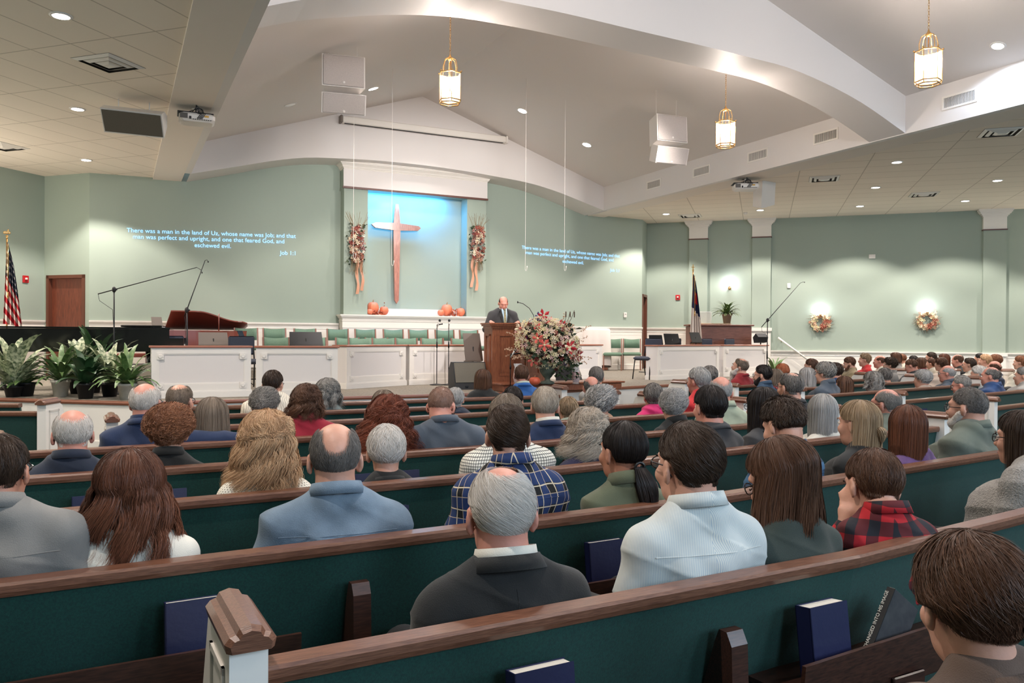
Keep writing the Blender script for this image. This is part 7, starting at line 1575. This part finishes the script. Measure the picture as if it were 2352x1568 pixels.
W_('woman with straight brown hair left of the man with glasses', 2115, 820, 22, 16.4, long_('brown', .04), 'dkred', 1.2, female=True, wear='top')
W_('man with short dark hair and clear glasses, head raised', 2138, 808, 21, 16.9, short('dark', t=.008), 'cream', 1.5, gl=True, wear=None)
W_('child with brown hair below the man with clear glasses', 2139, 822, 18, 15.8, short('brown'), 'cream', 1.2, wear=None, kid=True)
W_('woman with dark brown hair turned from the camera in the far block', 2161, 820, 26, 15.4, curly('brown', .012), 'beige', 1.0, female=True, wear='top')
W_('woman with long wavy chestnut hair in the far block', 2167, 811, 23, 17.0, long_('chestnut', .18), 'browntop', 1.3, female=True, wear='top')
W_('balding man with brown hair in a black shirt in the far block', 2199, 813, 23, 16.6, bald('brown', .6, t=.01), 'black', 1.3, pitch=-.2, wear=None, skin=2)
W_('woman with glasses and dark tied hair in a white top', 2226, 821, 26, 15.4, short('dark', t=.012), 'white', 1.35, female=True, gl=True, wear='top')
W_('person with short black hair behind the blond woman', 2249, 811, 19, 17.6, short('black'), 'beige', 1.2, wear=None)
W_('woman with short blond hair in the far block', 2262, 813, 26, 16.4, short('blond', t=.018), 'beige', 1.4, female=True, wear='top')
W_('woman with curly light brown hair in the far block', 2286, 813, 27, 16.8, curly('auburn', .014), 'beige', 1.1, female=True, wear='top')
W_('bald man in navy in the far block', 2283, 828, 34, 14.2, bald('brown', 1.0), 'navy', 1.1, wear=None, skin=2)
W_('woman with auburn hair at the right edge of the far block', 2343, 816, 26, 15.2, short('auburn', t=.018), 'cream', 1.3, female=True, wear='top')
# --- the preacher
Zp = 14.7; pc = atd(1156, 693, Zp); st = bald('brown', 1.0, n=3000, t=.003, nape=1.6)
ry = .45; pr_h = (pc[0], pc[1], pc[2]-.03)
Minv = np.array(Matrix.Rotation(-math.pi+.0-ry*0, 3, 'Z'))
hand = lambda px, py, Y_: (aty(px, py, Y_)-np.array([pr_h[0], pr_h[1], 0]))@np.array(Matrix.Rotation(math.pi-.15, 3, 'Z'))
hl = hand(1127, 742, 12.98); hr = hand(1190, 740, 12.98); hl[2] = ST+1.165; hr[2] = ST+1.165
t, hp_, W__ = person('balding preacher in a dark grey suit and tie reading at the pulpit', pr_h, math.pi-.15, math.pi-.30, st, 'charcoal', 5.5, 1.06, pitch=-.42, wear='suit', collar='white', arms='stand', build=1.2, skin=2, face=True, extra={'hands': (hr, hl), 'floor': ST})
nbz = pr_h[2]-.097
SHB = mat('shirt_pale_blue', S(170, 196, 214), .7); TIEM = mat('tie_pattern', S(40, 52, 50), .5, color2=S(150, 140, 90), nscale=90)
MB().add([(-.05, .05, nbz+.01), (.05, .05, nbz+.01), (.055, .095, nbz-.10), (.022, .128, nbz-.30), (-.022, .128, nbz-.30), (-.055, .095, nbz-.10)], [(0, 1, 2, 5), (5, 2, 3, 4)]).build('shirt_front', SHB, t)
MB().bbox((0, .092, nbz-.02), (.04, .03, .035), .008).add([(-.016, .10, nbz-.03), (.016, .10, nbz-.03), (.028, .138, nbz-.30), (-.028, .138, nbz-.30), (0, .138, nbz-.34)], [(0, 1, 2, 3), (3, 2, 4)]).build('tie', TIEM, t)
for s_ in (-1, 1): MB().add([(s_*.055, .04, nbz+.02), (s_*.085, .10, nbz-.08), (s_*.105, .135, nbz-.12), (s_*.09, .14, nbz-.16), (s_*.02, .158, nbz-.34), (s_*.045, .125, nbz-.12)], [(0, 1, 5), (1, 2, 3, 5), (3, 4, 5)]).build('lapel', cloth_mat('suit_black'), t)
# white booklet beside the old man in the black suit
p = atz(905, 1468, .80); o = MB().bbox((0, 0, 0), (.16, .12, .006), .002, rz=.4).build('bulletin', PAGES, None); o.location = (p[0]+.02, F_('A')(p[0])+.24, .70); o.rotation_euler = (.35, .1, .2); tag(o, 'white bulletin on the lap of the elderly man in the black suit', 'paper')
